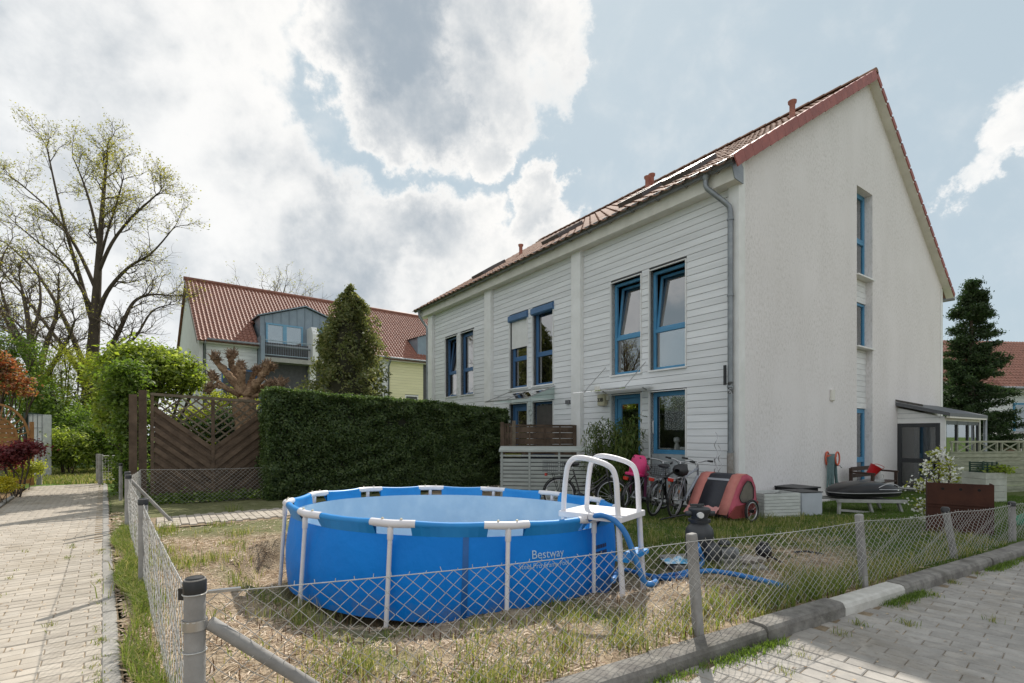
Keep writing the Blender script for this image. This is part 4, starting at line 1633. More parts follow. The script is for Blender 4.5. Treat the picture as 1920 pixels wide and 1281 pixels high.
# lumps of stone by the motor, solar lamp, black cord
for i, (dx, dy, s) in enumerate(((.48, -.17, .07), (.60, -.16, .055), (.40, -.24, .05))):
    mb = MB().lathe([(.0, -.6 * s), (.8 * s, -.5 * s), (1.2 * s, 0), (.9 * s, .5 * s), (.0, .65 * s)], 9)
    o = mb.build('stone', mat('pale_stone', (.42, .38, .34), .9, (.25, .22, .2), scale=12, bump=.5, bscale=30), smooth=False)
    o.location = (px_ + dx, py_ + dy, gz(px_ + dx, py_ + dy) + .045 + .5 * s)
    o.rotation_euler = (.2 * i, .3, i)
    tag(o, ('larger pale stone lying on the slab beside the pump motor', 'small pale stone at the slab edge farthest from the filter', 'small stone in front of the pump motor')[i], 'stone')
g = onground(1432, 1052, 0)
lp = thing('solar_lamp', 'black ball-shaped solar lamp standing in the grass by the pump', 'garden lamp', g)
MB().lathe([(.0, .02), (.05, .03), (.08, .07), (.088, .11), (.08, .15), (.05, .185), (.0, .195)], 16).build('globe', mat('dark_glass', (.02, .02, .028), .15), lp, smooth='auto')
MB().tube([(0, 0, .03), (0, 0, -.05)], .012, 6).build('spike', black_p, lp)
MB().lathe([(.04, .185), (.055, .19), (.05, .21), (.0, .215)], 12).build('cap', black_p, lp, smooth='auto')
MB().tube([(.06, -.05, .06), (.16, -.10, .0)], .012, 6).build('stake', black_p, lp)
c = [onground(1490, 1036, .012), onground(1510, 1034, .02), onground(1530, 1037, .012), onground(1545, 1040, .012)]
tag(MB().tube(smooth_path(c), .014, 6).build('rubber_strap', black_p, smooth=True), 'short black strap lying on the dry turf behind the fence', 'strap')

# ------------------------------------------------------------------ chain-link fences
wire_m = mat('galvanised_wire', (.58, .57, .54), .5, (.44, .43, .41), scale=20, metal=.55)
post_m = mat('grey_fence_post', (.33, .32, .31), .75, (.22, .21, .20), scale=7, bump=.2, bscale=50, rnd=.08)
cap_m = mat('black_post_cap', (.02, .02, .022), .4)


def chain_link(parent, pts, tops, z_b, pitch=.085, r=.0019, slack=.010, seed=1):
    """wire mesh along a polyline of ground points; tops are the heights of its upper edge"""
    rg = np.random.default_rng(seed)
    P = np.array([[p[0], p[1]] for p in pts])
    seg = np.hypot(*np.diff(P, axis=0).T)
    S = np.concatenate([[0], np.cumsum(seg)])
    h = pitch / 2
    nw, nh = int(S[-1] / h), int((max(tops) - min(z_b)) / h) + 1
    T = np.arange(nw + 2) * h
    segs = []

    def pos(t, j):
        x, y = np.interp(t, S, P[:, 0]), np.interp(t, S, P[:, 1])
        zt_, zb_ = np.interp(t, S, tops), np.interp(t, S, z_b)
        fr = np.clip(j / nh, 0, 1)
        u = np.interp(t, S, np.arange(len(S)))
        sag = -.02 * np.sin(np.pi * (u % 1)) * (1 - fr)
        z = zt_ + sag - (zt_ - zb_) * fr
        w = slack * (np.sin(t * 5.1 + j * .4) + .7 * np.sin(t * 11 + j * .9 + 2)) * np.sin(np.pi * np.clip(fr * 1.0, 0, 1)) * 1.3
        return np.stack([x - w * .4, y + w, z], -1)
    for k in range(nw):
        js = np.arange(nh + 1)
        t = np.where((js + k) % 2 == 0, T[k], T[k] + h)
        p = pos(t, js.astype(float))
        p += rg.normal(size=p.shape) * .0012
        segs.append((p[:-1], p[1:]))
    A = np.concatenate([s[0] for s in segs])
    B = np.concatenate([s[1] for s in segs])
    # little twisted ends that stand above the top wire
    tk = np.arange(0, nw, 2) * h + h * .5
    K0 = pos(tk, np.zeros(len(tk)))
    K1 = K0 + np.array([0, 0, .016]) + rg.normal(size=K0.shape) * .004
    A, B = np.concatenate([A, K0]), np.concatenate([B, K1])
    d = B - A
    d /= np.linalg.norm(d, axis=1)[:, None] + 1e-9
    s = np.cross(d, np.array([.3, .9, .2]))
    s /= np.linalg.norm(s, axis=1)[:, None] + 1e-9
    t = np.cross(d, s)
    V = np.empty((len(A), 6, 3))
    for i in range(3):
        a = 2 * math.pi * i / 3
        o = (s * math.cos(a) + t * math.sin(a)) * r
        V[:, i], V[:, 3 + i] = A + o, B + o
    base = np.arange(len(A))[:, None] * 6
    f = np.concatenate([base + np.array([[0, 1, 4, 3]]), base + np.array([[1, 2, 5, 4]]), base + np.array([[2, 0, 3, 5]])])
    npmesh('wire_mesh', V.reshape(-1, 3), f, wire_m, parent)
    tw = MB()
    for i in range(len(pts) - 1):
        n = 10
        q = [pos(np.array([S[i] + seg[i] * k / n]), np.array([0.0]))[0] for k in range(n + 1)]
        tw.tube(q, .0026, 5)
    tw.build('top_wire', wire_m, parent)


def round_post(parent, x, y, z0, z1, r=.038, cap=True, lean=(0, 0), sq=False):
    t = (x + lean[0], y + lean[1], z1)
    if sq:
        o = MB().bar((x, y, z0), t, r * 1.9, r * 1.5, up=(.5, -.866, 0)).build('post', post_m, parent, bevel=.012)
    else:
        o = MB().tube([(x, y, z0), t], r, 16).build('post', post_m, parent, smooth='auto')
    if cap:
        MB().lathe([(r + .003, -.055), (r + .004, -.01), (r * .8, .006), (0, .010)], 16, t).build('cap', cap_m, o, smooth='auto')
    return o


RP = [(-1.25, 1.995), (1.288, 3.466), (3.18, 4.556), (4.92, 5.59), (6.33, 6.40), (8.3, 7.55)]
sf_ = thing('street_fence', 'low chain-link fence with leaning grey posts along the kerb', 'fence')
round_post(sf_, -1.25, 1.995, -.2, .783)
for i, (lx, ly, zt_, cp) in enumerate(((-.06, .0, .675, False), (-.045, .02, .632, False), (-.11, .03, .54, True), (-.012, 0, .50, True), (0, 0, .48, True))):
    round_post(sf_, *RP[i + 1], -.2, zt_, .036, cp, (lx, ly), sq=i < 3)
b0 = Vector((-1.25, 1.995, .60))
MB().tube([b0 + KD * .05, b0 + KD * .78 + Vector((0, .0, -.66))], .026, 12).build('brace', post_m, sf_, smooth='auto')
MB().lathe([(.044, .585), (.044, .625)], 14, (-1.25, 1.995, 0)).build('brace_clamp', steel, sf_, smooth=True)
for z in (.725, .62, .5):
    pts = [Vector((-1.25 + .042 * math.cos(a), 1.995 + .042 * math.sin(a), z)) for a in [i * math.pi / 6 for i in range(12)]]
    MB().tube(pts, .003, 5, closed=True).build('tie_wire', wire_m, sf_)
MB().tube([Vector((-1.25, 1.995, .725)) + KD * .045, Vector((-1.25, 1.995, .722)) + KD * .16], .007, 6).build('wire_tensioner', steel, sf_)
MB().box(-1.31, -1.285, 1.985, 2.015, .70, .745).build('wire_clip', black_p, sf_)
chain_link(sf_, [(p[0], p[1] + .0) for p in RP], [.722, .625, .575, .50, .465, .45], [.03, .02, .01, .0, -.02, -.03], slack=.012)

pf = thing('path_fence', 'low chain-link fence with black-capped posts along the paved path', 'fence')
q1, q2, q3 = A0 + PD * 3.32, A0 + PD * 6.75, A0 + PD * 7.05
round_post(pf, q1.x, q1.y, -.2, .77, .037)
round_post(pf, q2.x, q2.y, -.2, .775, .037)
chain_link(pf, [A0 - PN * .01, q1, q2], [.70, .72, .70], [.0, .0, .0], slack=.022, seed=4)
for s in range(9, 14, 2):
    q = A0 + PD * s
    if s > 9:
        round_post(pf, q.x, q.y, -.2, .75, .03)
hf = thing('hedge_fence', 'chain-link fence in front of the dark lattice panel', 'fence')
c0 = Vector((q3.x + .05, q3.y + .1, 0))
hp = [c0 + Vector((-.55, 1.55, 0)), Vector((-7.12, 9.78, 0)), Vector((-5.3, 11.0, 0))]
c0 = Vector((-7.35, 9.55, 0))
round_post(hf, q3.x, q3.y, -.2, .80, .037)
round_post(hf, -4.95, 10.85, -.2, .72, .03)
chain_link(hf, [q3, Vector((-7.0, 9.55, 0)), Vector((-4.95, 10.85, 0))], [.72, .69, .66], [.0, .0, .0], pitch=.085, r=.0017, slack=.004, seed=6)
MB().tube([Vector((q3.x, q3.y, .72)), Vector((q3.x + .42, q3.y + .35, .0))], .024, 10).build('brace', post_m, hf, smooth='auto')

# gate and posts at the far end of the path
gt = thing('garden_gate', 'small open wire gate with grey posts at the end of the path', 'gate')
for px, py in ((188, 908), (183, 906)):
    g = ground(px, py, -.03)
    round_post(gt, g.x, g.y, -.2, g.z + .83, .055 if px == 188 else .045, False)
g0, g1 = ground(191, 908, -.03), ground(226, 906, -.03)
mb = MB()
for z in (.12, .78):
    mb.tube([g0 + Vector((0, 0, z)), g1 + Vector((0, 0, z))], .018, 6)
for e in (g0, g1):
    mb.tube([e + Vector((0, 0, .1)), e + Vector((0, 0, .8))], .018, 6)
mb.build('gate_frame', wire_m, gt)
mb = MB()
for i in range(1, 9):
    z = .12 + i * .075
    mb.tube([g0 + Vector((0, 0, z)), g1 + Vector((0, 0, z))], .006, 4)
for i in range(1, 6):
    e = g0.lerp(g1, i / 6)
    mb.tube([e + Vector((0, 0, .1)), e + Vector((0, 0, .8))], .005, 4)
mb.build('gate_wires', wire_m, gt)
g = ground(230, 908, -.03)
round_post(gt, g.x, g.y, -.2, .80, .06, True)
g = ground(73, 908, -.03)
gp = thing('gate_post', 'single grey gate post with black latch beside the red maple', 'post', (0, 0, 0))
round_post(gp, g.x, g.y, -.2, .86, .06, False)
MB().box(g.x + .05, g.x + .09, g.y - .03, g.y + .03, .25, .5).build('latch', black_p, gp)

# ------------------------------------------------------------------ lattice panel
brown = mat('weathered_brown_wood', (.145, .102, .072), .85, (.075, .053, .038), scale=5, bump=.4, bscale=28, rnd=.18, stretch=(1, 1, 1), spec=.2)
brown_g = mat('grey_brown_wood', (.19, .155, .115), .85, (.10, .082, .06), scale=6, bump=.4, bscale=28, rnd=.12, spec=.2)
PLA = Vector((-7.14, 10.0, 0))
lat = thing('lattice_fence', 'dark brown fence panel of slanting boards with a V-shaped lattice top', 'fence panel', PLA, math.atan2(HB.y, HB.x))
LW, LH0, LH1 = 2.13, 2.15, 2.06


def ltop(x):
    return LH0 + (LH1 - LH0) * x / LW


for x0, x1, z1 in ((-.34, -.21, 2.13), (-.19, -.06, 2.22)):
    MB().box(x0, x1, -.06, .07, -.2, z1).build('post', brown, lat)
MB().box(.0, .055, -.03, .03, .05, ltop(0)).build('frame_rail', brown, lat)
MB().box(LW - .055, LW, -.03, .03, .05, ltop(LW)).build('frame_rail', brown, lat)
MB().bar((0, 0, ltop(0) + .0), (LW, 0, ltop(LW)), .075, .055).build('frame_rail', brown_g, lat)
MB().bar((0, 0, .07), (LW, 0, .07), .06, .05).build('frame_rail', brown, lat)
MB().box(LW / 2 - .03, LW / 2 + .03, -.04, .02, .08, ltop(LW / 2) - .03).build('frame_rail', brown, lat)
VX, VZ = LW / 2, 1.10       # the point of the V


def clip_line(x0, z0, x1, z1, zlo, zhi):
    pts = []
    n = 60
    ins = [i for i in range(n + 1) if zlo <= z0 + (z1 - z0) * i / n <= zhi]
    if len(ins) < 2:
        return None
    a, b = ins[0] / n, ins[-1] / n
    return (x0 + (x1 - x0) * a, z0 + (z1 - z0) * a, x0 + (x1 - x0) * b, z0 + (z1 - z0) * b)


sl_ = (1.98 - VZ) / VX       # slope of the V's arms
for side in (0, 1):
    for i in range(21):
        zc = VZ - .06 - i * .1
        x0, z0, x1, z1 = VX, zc, 0.05, zc + sl_ * (VX - .05)
        c = clip_line(x0, z0, x1, z1, .13, 2.0)
        if not c:
            continue
        x0, z0, x1, z1 = c
        if side:
            x0, x1 = LW - x0, LW - x1
        yy = -.02 if i % 2 == 0 else .012
        MB().bar((x0, yy, z0), (x1, yy, z1), .016, .086 if i % 2 == 0 else .10, up=(0, 0, 1)).build('board', brown, lat)
    # lattice in the V
    for i in range(1, 9):
        x0 = VX + .02
        zc = VZ + .02 + i * .155 - .10
        x0, z0, x1, z1 = VX, zc, .05, zc + sl_ * (VX - .05)
        c = clip_line(x0, z0, x1, z1, VZ - .05, ltop(0) - .07)
        if c:
            x0, z0, x1, z1 = c
            if side:
                x0, x1 = LW - x0, LW - x1
            MB().bar((x0, -.012, z0), (x1, -.012, z1), .012, .032).build('lattice_slat', brown_g, lat)
    for i in range(8):
        xs = VX - .12 - i * .15
        if xs < .12:
            continue
        zs = VZ + sl_ * (VX - xs) + .0
        L_ = min((ltop(0) - .06 - zs) / sl_, VX - xs)
        if L_ < .05:
            continue
        x0, z0, x1, z1 = xs, zs, xs + L_, zs + sl_ * L_
        if side:
            x0, x1 = LW - x0, LW - x1
        MB().bar((x0, .006, z0), (x1, .006, z1), .012, .032).build('lattice_slat', brown_g, lat)
for x in (.35, .72, LW - .72, LW - .35):
    MB().box(x - .02, x + .02, .022, .04, .1, 1.1 + abs(VX - x) * sl_ * .8).build('batten', brown, lat)

# ------------------------------------------------------------------ woven fence and slatted store by the house
wf = thing('woven_fence', 'dark brown woven board fence beside the white pilaster', 'fence panel', (0, 0, 0))


def hp_(v, u, z=0.0):
    p = Vector((4.325, 9.645, 0)) + HB * v + HA * u
    return Vector((p.x, p.y, z))


def woven(p, q, zt0, zb, n=6):
    d = (q - p)
    nb = int((zt0 - zb) / .15)
    ny = Vector((-d.y, d.x, 0)).normalized()
    for i in range(nb):
        z = zb + .075 + i * .15
        s = 1 if i % 2 else -1
        pts = [p + d * (k / 12) + ny * (.014 * s * math.cos(k * math.pi / 3)) for k in range(13)]
        mb = MB()
        for a, b in zip(pts[:-1], pts[1:]):
            mb.bar((a.x, a.y, z), (b.x, b.y, z), .012, .138)
        mb.build('board', brown, wf)
    for t in (.25, .5, .75):
        c = p + d * t
        MB().box(c.x - .02, c.x + .02, c.y - .02, c.y + .02, zb, zt0).build('batten', brown, wf)
    MB().bar(p + Vector((0, 0, zt0)), q + Vector((0, 0, zt0)), .05, .05).build('frame_rail', brown, wf)


fa, fb_, fc = hp_(-.12, 4.5), hp_(-1.75, 4.95), hp_(-2.05, 5.03)
woven(fa, fb_, 1.58, -.1)
woven(fb_, fc, 1.60, -.1)
for e, h in ((fa, 1.6), (fb_, 1.7), (fc, 1.66)):
    MB().box(e.x - .045, e.x + .045, e.y - .045, e.y + .045, -.3, h).build('post', brown_g if e is fb_ else brown, wf)

sage = mat('grey_green_paint', (.36, .385, .36), .65, (.30, .32, .30), scale=4, bump=.2, bscale=40, rnd=.05, stretch=(1, 1, 2))
ba0, ba1 = ground(937, 922, -.17), ground(1080, 922, -.17)
stv = Vector((-.25, 11.35, -.17))
sto = thing('slatted_store', 'low grey-green slatted bin store between hedge and bicycle', 'storage box', stv, R(-5))
SW_, SD_, SH_ = 1.95, .75, 1.17
dk_in = mat('store_inside', (.03, .03, .03), .9)
MB().box(.03, SW_ - .03, .03, SD_, 0, SH_ - .16).build('inner_lining', dk_in, sto)
for bx in (0, .62, 1.28, SW_ - .045):
    MB().box(bx, bx + .045, -.012, .03, 0, SH_).build('upright', sage, sto)
for i in range(11):
    z = .03 + i * .088
    for a, b in ((.047, .618), (.667, 1.278), (1.327, SW_ - .047)):
        MB().box(a, b, 0, .018, z, z + .07).build('slat', sage, sto)
    MB().box(-.02, -.002, .03, SD_, z, z + .07).build('slat', sage, sto)
MB().box(-.02, SW_, -.01, .02, SH_ - .14, SH_ - .10).build('upper_rail', sage, sto)
lid_ = MB()
pr_ = [(-.04, -.05, SH_), (-.04, .10, SH_ + .05), (-.04, .35, SH_ + .085), (-.04, .6, SH_ + .08), (-.04, .8, SH_ + .05), (-.04, .8, SH_ + .02), (-.04, -.05, SH_ - .035)]
lid_.prism(pr_, (SW_ + .08, 0, 0))
lid_.build('lid', sage, sto, fixn=True)
MB().box(.08, .45, .1, .5, SH_ - .155, SH_ - .08).build('yellow_bin_lid', mat('yellow_plastic', (.50, .47, .05), .5), sto)
MB().box(.7, 1.2, .1, .5, SH_ - .155, SH_ - .09).build('blue_bin_lid', mat('blue_plastic', (.03, .09, .22), .5), sto)
# ------------------------------------------------------------------ bicycles
rubber = mat('tyre_rubber', (.025, .025, .026), .8, (.015, .015, .015), scale=20)
alloy = mat('alloy', (.55, .55, .56), .35, (.42, .42, .43), scale=12, metal=.85)
blk_paint = mat('black_bike_paint', (.018, .018, .02), .25, (.012, .012, .014), scale=5)
silver_paint = mat('silver_bike_paint', (.40, .42, .47), .3, (.33, .35, .40), scale=5, metal=.4)
red_refl = mat('red_reflector', (.55, .035, .015), .25)
amber = mat('amber_reflector', (.65, .20, .02), .3)
saddle_m = mat('saddle_vinyl', (.02, .02, .022), .5)


def ring(mb, c, R_, r, n=36, m=6, axis='y'):
    pts = [(c[0] + R_ * math.cos(2 * math.pi * i / n), c[1], c[2] + R_ * math.sin(2 * math.pi * i / n)) for i in range(n)]
    mb.tube(pts, r, m, closed=True)


def bike(label, rear, heading, lean, paint, basket=None, rack=True, style='city', bars='straight', extra=None, group='bicycles leaning by the front door'):
    """rear: contact point of the rear wheel; heading: direction (x, y)"""
    a = math.atan2(heading[1], heading[0])
    root = thing('bicycle', label, 'bicycle', rear, group=group)
    root.rotation_euler = (lean, 0, a)
    root.rotation_mode = 'XYZ'
    WR, WB = .33, 1.06
    for x in (0, WB):
        t = MB()
        ring(t, (x, 0, WR), WR - .02, .02, 40, 8)
        w = t.build('wheel', rubber, root, smooth=True)
        m = MB()
        ring(m, (x, 0, WR), WR - .047, .012, 40, 6)
        m.build('rim', alloy, w, smooth=True)
        s = MB()
        for k in range(18):
            b = 2 * math.pi * k / 18
            y = .025 if k % 2 else -.025
            s.tube([(x + .015 * math.cos(b + .8), y, WR + .015 * math.sin(b + .8)), (x + (WR - .05) * math.cos(b), 0, WR + (WR - .05) * math.sin(b))], .0016, 3, caps=False)
        s.build('spokes', alloy, w)
        MB().lathe([(.012, -.055), (.022, -.03), (.022, .03), (.012, .055)], 10, (x, 0, WR), 'y').build('hub', alloy, w, smooth='auto')
        fd = MB()
        a0, a1 = (R(5), R(190)) if x == 0 else (R(30), R(200))
        n = 18
        for i in range(n):
            b0, b1 = a0 + (a1 - a0) * i / n, a0 + (a1 - a0) * (i + 1) / n
            for y0, y1, d0, d1 in ((-.027, 0, -.008, .006), (0, .027, .006, -.008)):
                fd.raw([(x + (WR + .018 + d0) * math.cos(b0), y0, WR + (WR + .018 + d0) * math.sin(b0)), (x + (WR + .018 + d1) * math.cos(b0), y1, WR + (WR + .018 + d1) * math.sin(b0)),
                        (x + (WR + .018 + d1) * math.cos(b1), y1, WR + (WR + .018 + d1) * math.sin(b1)), (x + (WR + .018 + d0) * math.cos(b1), y0, WR + (WR + .018 + d0) * math.sin(b1))], [(0, 1, 2, 3)])
        fd.build('mudguard', blk_paint, root, smooth=True)
        MB().box(x + .14, x + .155, -.012, .012, WR + .1, WR + .16).build('spoke_reflector', amber, w)
    bb, st, hd, hb = Vector((.44, 0, .29)), Vector((.28, 0, .80)), Vector((.93, 0, .86)), Vector((.965, 0, .70))
    f = MB()
    f.tube([bb, st], .016, 8)
    if style == 'city':
        f.tube(smooth_path([hb, (.72, 0, .48), (.55, 0, .36), bb], 5), .019, 8)
        f.tube(smooth_path([hb + Vector((-.01, 0, .06)), (.70, 0, .56), (.42, 0, .50), (.37, 0, .50)], 5), .014, 8)
    else:
        f.tube([hb, bb], .027, 8)
        f.tube([hd, (.30, 0, .72)], .020, 8)
    f.tube([hd, hb], .021, 8)
    for y in (-.05, .05):
        f.tube([bb + Vector((0, y * .5, 0)), (0, y, WR)], .011, 6)
        f.tube([(.30, y * .4, .70), (0, y, WR)], .009, 6)
    f.build('frame', paint, root, smooth='auto')
    k = MB()
    for y in (-.045, .045):
        k.tube([hb + Vector((.01, y * .8, -.03)), (WB - .01, y, WR)], .012, 6)
    k.tube([hb + Vector((.01, -.05, -.03)), hb + Vector((.01, .05, -.03))], .016, 6)
    k.build('fork', paint, root, smooth='auto')
    MB().tube([st, (.26, 0, .90)], .013, 8).build('seat_post', alloy, root, smooth=True)
    sd__ = MB()
    prof = [(-.14, .10, .03), (-.10, .105, .045), (-.03, .085, .05), (.04, .045, .045), (.12, .022, .035), (.145, .012, .02)]
    v, ff = [], []
    for x, w, h in prof:
        for j in range(8):
            b = 2 * math.pi * j / 8
            v.append((.25 + x, w * math.cos(b), .93 + (h if math.sin(b) > 0 else h * .9) * math.sin(b)))
    for i in range(len(prof) - 1):
        for j in range(8):
            ff.append((i * 8 + j, i * 8 + (j + 1) % 8, (i + 1) * 8 + (j + 1) % 8, (i + 1) * 8 + j))
    ff += [tuple(range(7, -1, -1)), tuple(40 + j for j in range(8))]
    sd__.raw(v, ff).build('saddle', saddle_m, root, smooth=True)
    hbm = MB()
    top = Vector((.90, 0, .98))
    hbm.tube([hd, top], .014, 8)
    w_ = .29
    if bars == 'swept':
        hp = [(.72, -w_, .99), (.86, -w_ + .03, 1.01), (.93, -.12, 1.0), (.92, 0, .985), (.93, .12, 1.0), (.86, w_ - .03, 1.01), (.72, w_, .99)]
    else:
        hp = [(.86, -w_, 1.03), (.90, -.16, 1.02), (.92, -.05, .985), (.92, .05, .985), (.90, .16, 1.02), (.86, w_, 1.03)]
    hbm.tube(smooth_path(hp, 4), .012, 8)
    hb_o = hbm.build('handlebar', alloy, root, smooth=True)
    for s in (-1, 1):
        e = Vector(hp[-1 if s > 0 else 0])
        e2 = Vector(hp[-2 if s > 0 else 1])
        MB().tube([e + (e - e2).normalized() * .01, e.lerp(e2, .75)], .018, 8).build('grip', black_p, hb_o, smooth=True)
        m2 = e.lerp(e2, .9)
        MB().tube([m2 + Vector((.03, 0, -.01)), e + Vector((.05, 0, -.035))], .006, 5).build('brake_lever', alloy, hb_o)
    MB().tube(smooth_path([(.9, .12, 1.0), (1.0, .08, .93), (.99, .03, .75), (1.0, .03, .5)], 5), .004, 4).build('cable', black_p, root)
    MB().lathe([(.02, -.01), (.085, -.006), (.085, .006), (.02, .01)], 20, (.44, -.06, .29), 'y').build('chainring', blk_paint if style == 'city' else alloy, root)
    cr = MB()
    cr.bar((.44, -.075, .29), (.55, -.08, .17), .014, .02)
    cr.bar((.44, .075, .29), (.33, .08, .41), .014, .02)
    cr.build('crank', alloy, root)
    for x, y, z in ((.55, -.13, .17), (.33, .13, .41)):
        MB().box(x - .045, x + .045, y - .045, y + .045, z - .012, z + .012).build('pedal', black_p, root)
    MB().tube([(.42, .05, .28), (.30, .10, .02)], .008, 6).build('kickstand', alloy, root)
    MB().lathe([(.0, .0), (.035, .02), (.05, .06), (.0, .06)], 12, (1.0, 0, .70), 'x').build('headlamp', alloy, root, smooth='auto')
    if rack:
        rk = MB()
        for y in (-.06, 0, .06):
            rk.tube([(-.24, y, .74), (.20, y, .74)], .006, 5)
        for x in (-.24, -.02, .2):
            rk.tube([(x, -.06, .74), (x, .06, .74)], .006, 5)
        for y in (-.065, .065):
            rk.tube([(-.14, y, .74), (.0, y * .9, WR)], .006, 5)
            rk.tube([(.06, y, .74), (.0, y * .9, WR)], .006, 5)
        rk.build('rack', blk_paint if style == 'city' else alloy, root)
        MB().cbox(-.30, -.26, -.05, .05, .68, .74, .0).build('tail_lamp', red_refl, root, bevel=.012)
    if basket:
        b = MB()
        x0, x1, y0, y1, z0, z1 = basket
        nx, nz = 9, 5
        for i in range(nz + 1):
            z = z0 + (z1 - z0) * i / nz
            e = .92 + .08 * i / nz
            cx, cy = (x0 + x1) / 2, (y0 + y1) / 2
            pts = [(cx + (x - cx) * e, cy + (y - cy) * e, z) for x, y in ((x0, y0), (x1, y0), (x1, y1), (x0, y1))]
            for p, q in zip(pts, pts[1:] + pts[:1]):
                b.tube([p, q], .0035, 4)
        for i in range(nx + 1):
            x = x0 + (x1 - x0) * i / nx
            for y in (y0, y1):
                b.tube([(x, y * .95, z0), (x, y, z1)], .0022, 4)
            b.tube([(x, y0, z0), (x, y1, z0)], .0022, 4)
        for i in range(8):
            y = y0 + (y1 - y0) * i / 7
            for x in (x0, x1):
                b.tube([(x, y, z0), (x, y, z1)], .0022, 4)
        b.build('basket', mat('basket_wire', (.10, .10, .105), .4, metal=.6), root)
    if extra:
        extra(root)
    return root


bike('black city bicycle with rear wire basket in front of the slatted store', (.93, 10.05, -.16), (.93, -.36), R(-4), blk_paint, (-.30, .10, -.17, .17, .76, .98), bars='swept')


def child_seat(root):
    pk = mat('pink_seat_shell', (.62, .028, .16), .4, (.52, .022, .13), scale=5)
    c = MB()
    n = 12
    rows = [(.74, .16, .15), (.80, .18, .16), (.90, .185, .15), (.99, .175, .12), (1.07, .155, .09), (1.12, .12, .06), (1.135, .07, .04)]
    v, f = [], []
    for z, w, d in rows:
        for i in range(n + 1):
            b = math.pi * (i / n) + math.pi / 2
            v.append((-.02 + d * math.cos(b) * 1.1 + .13 - .02 * (z - .76), w * math.sin(b), z - .35 * 0))
    for r_ in range(len(rows) - 1):
        for i in range(n):
            f.append((r_ * (n + 1) + i, r_ * (n + 1) + i + 1, (r_ + 1) * (n + 1) + i + 1, (r_ + 1) * (n + 1) + i))
    o = c.raw(v, f).build('child_seat', pk, root, smooth=True)
    so = o.modifiers.new('shell', 'SOLIDIFY')
    so.thickness = .018
    MB().cbox(-.1, .22, -.16, .16, .75, .80, .01).build('seat_pan', pk, root, bevel=.02)
    MB().tube(smooth_path([(.2, -.15, .86), (.24, -.1, .93), (.25, 0, .95), (.24, .1, .93), (.2, .15, .86)], 4), .02, 8).build('guard_bar', pk, root, smooth=True)
    for y in (-.07, .07):
        MB().bar((.02, y, 1.1), (.1, y, .82), .03, .008).build('harness', black_p, root)
    for y in (-.17, .17):
        MB().bar((.1, y, .76), (.14, y, .36), .05, .02).build('leg_shield', mat('purple_plastic', (.12, .02, .07), .5), root)


hd_ = (.66, .75)
bike('bicycle with a bright pink child seat nearest the bamboo', (2.27, 9.62, -.165), (.76, .65), R(6), silver_paint, style='city', bars='swept', extra=child_seat)
bike('dark bicycle with red tail lamp between the child-seat bicycle and the silver one', (2.62, 9.38, -.16), hd_, R(8), blk_paint, (-.26, .12, -.15, .15, .76, .95), style='trek')


def saddle_cover(root):
    mb = MB()
    rr = random.Random(2)
    v, f = [], []
    for i in range(10):
        for j in range(10):
            b = 2 * math.pi * j / 10
            t = i / 9
            r_ = (.04 + .085 * math.sin(t * 3.0)) * (1 + .25 * rr.random())
            v.append((.02 + .14 * t * 2 - .05, r_ * math.cos(b), .86 + r_ * .8 * math.sin(b)))
    for i in range(9):
        for j in range(10):
            f.append((i * 10 + j, i * 10 + (j + 1) % 10, (i + 1) * 10 + (j + 1) % 10, (i + 1) * 10 + j))
    mb.raw(v, f).build('pannier_bag', mat('black_nylon', (.028, .028, .03), .55, (.015, .015, .017), scale=8, bump=.4, bscale=14), root, smooth=True)


bike('silver trekking bicycle with black bag on the rack beside the pink trailer', (2.93, 9.16, -.155), hd_, R(5), silver_paint, style='trek', extra=saddle_cover)

# ------------------------------------------------------------------ bicycle trailer
pink = mat('faded_pink_fabric', (.47, .105, .145), .75, (.38, .075, .11), scale=6, bump=.3, bscale=24, spec=.2)
salmon = mat('salmon_fabric', (.50, .20, .17), .8, (.42, .15, .13), scale=6, bump=.3, bscale=24, spec=.2)
rust_f = mat('brick_red_fabric', (.26, .06, .055), .8, (.20, .045, .04), scale=6, bump=.3, bscale=24, spec=.2)
net = mat('dark_mesh_fabric', (.018, .02, .03), .6, (.012, .013, .02), scale=30)
tr = thing('bike_trailer', 'faded pink child bicycle trailer parked by the corner downpipe', 'bike trailer', (3.72, 8.98, -.155), R(-146))
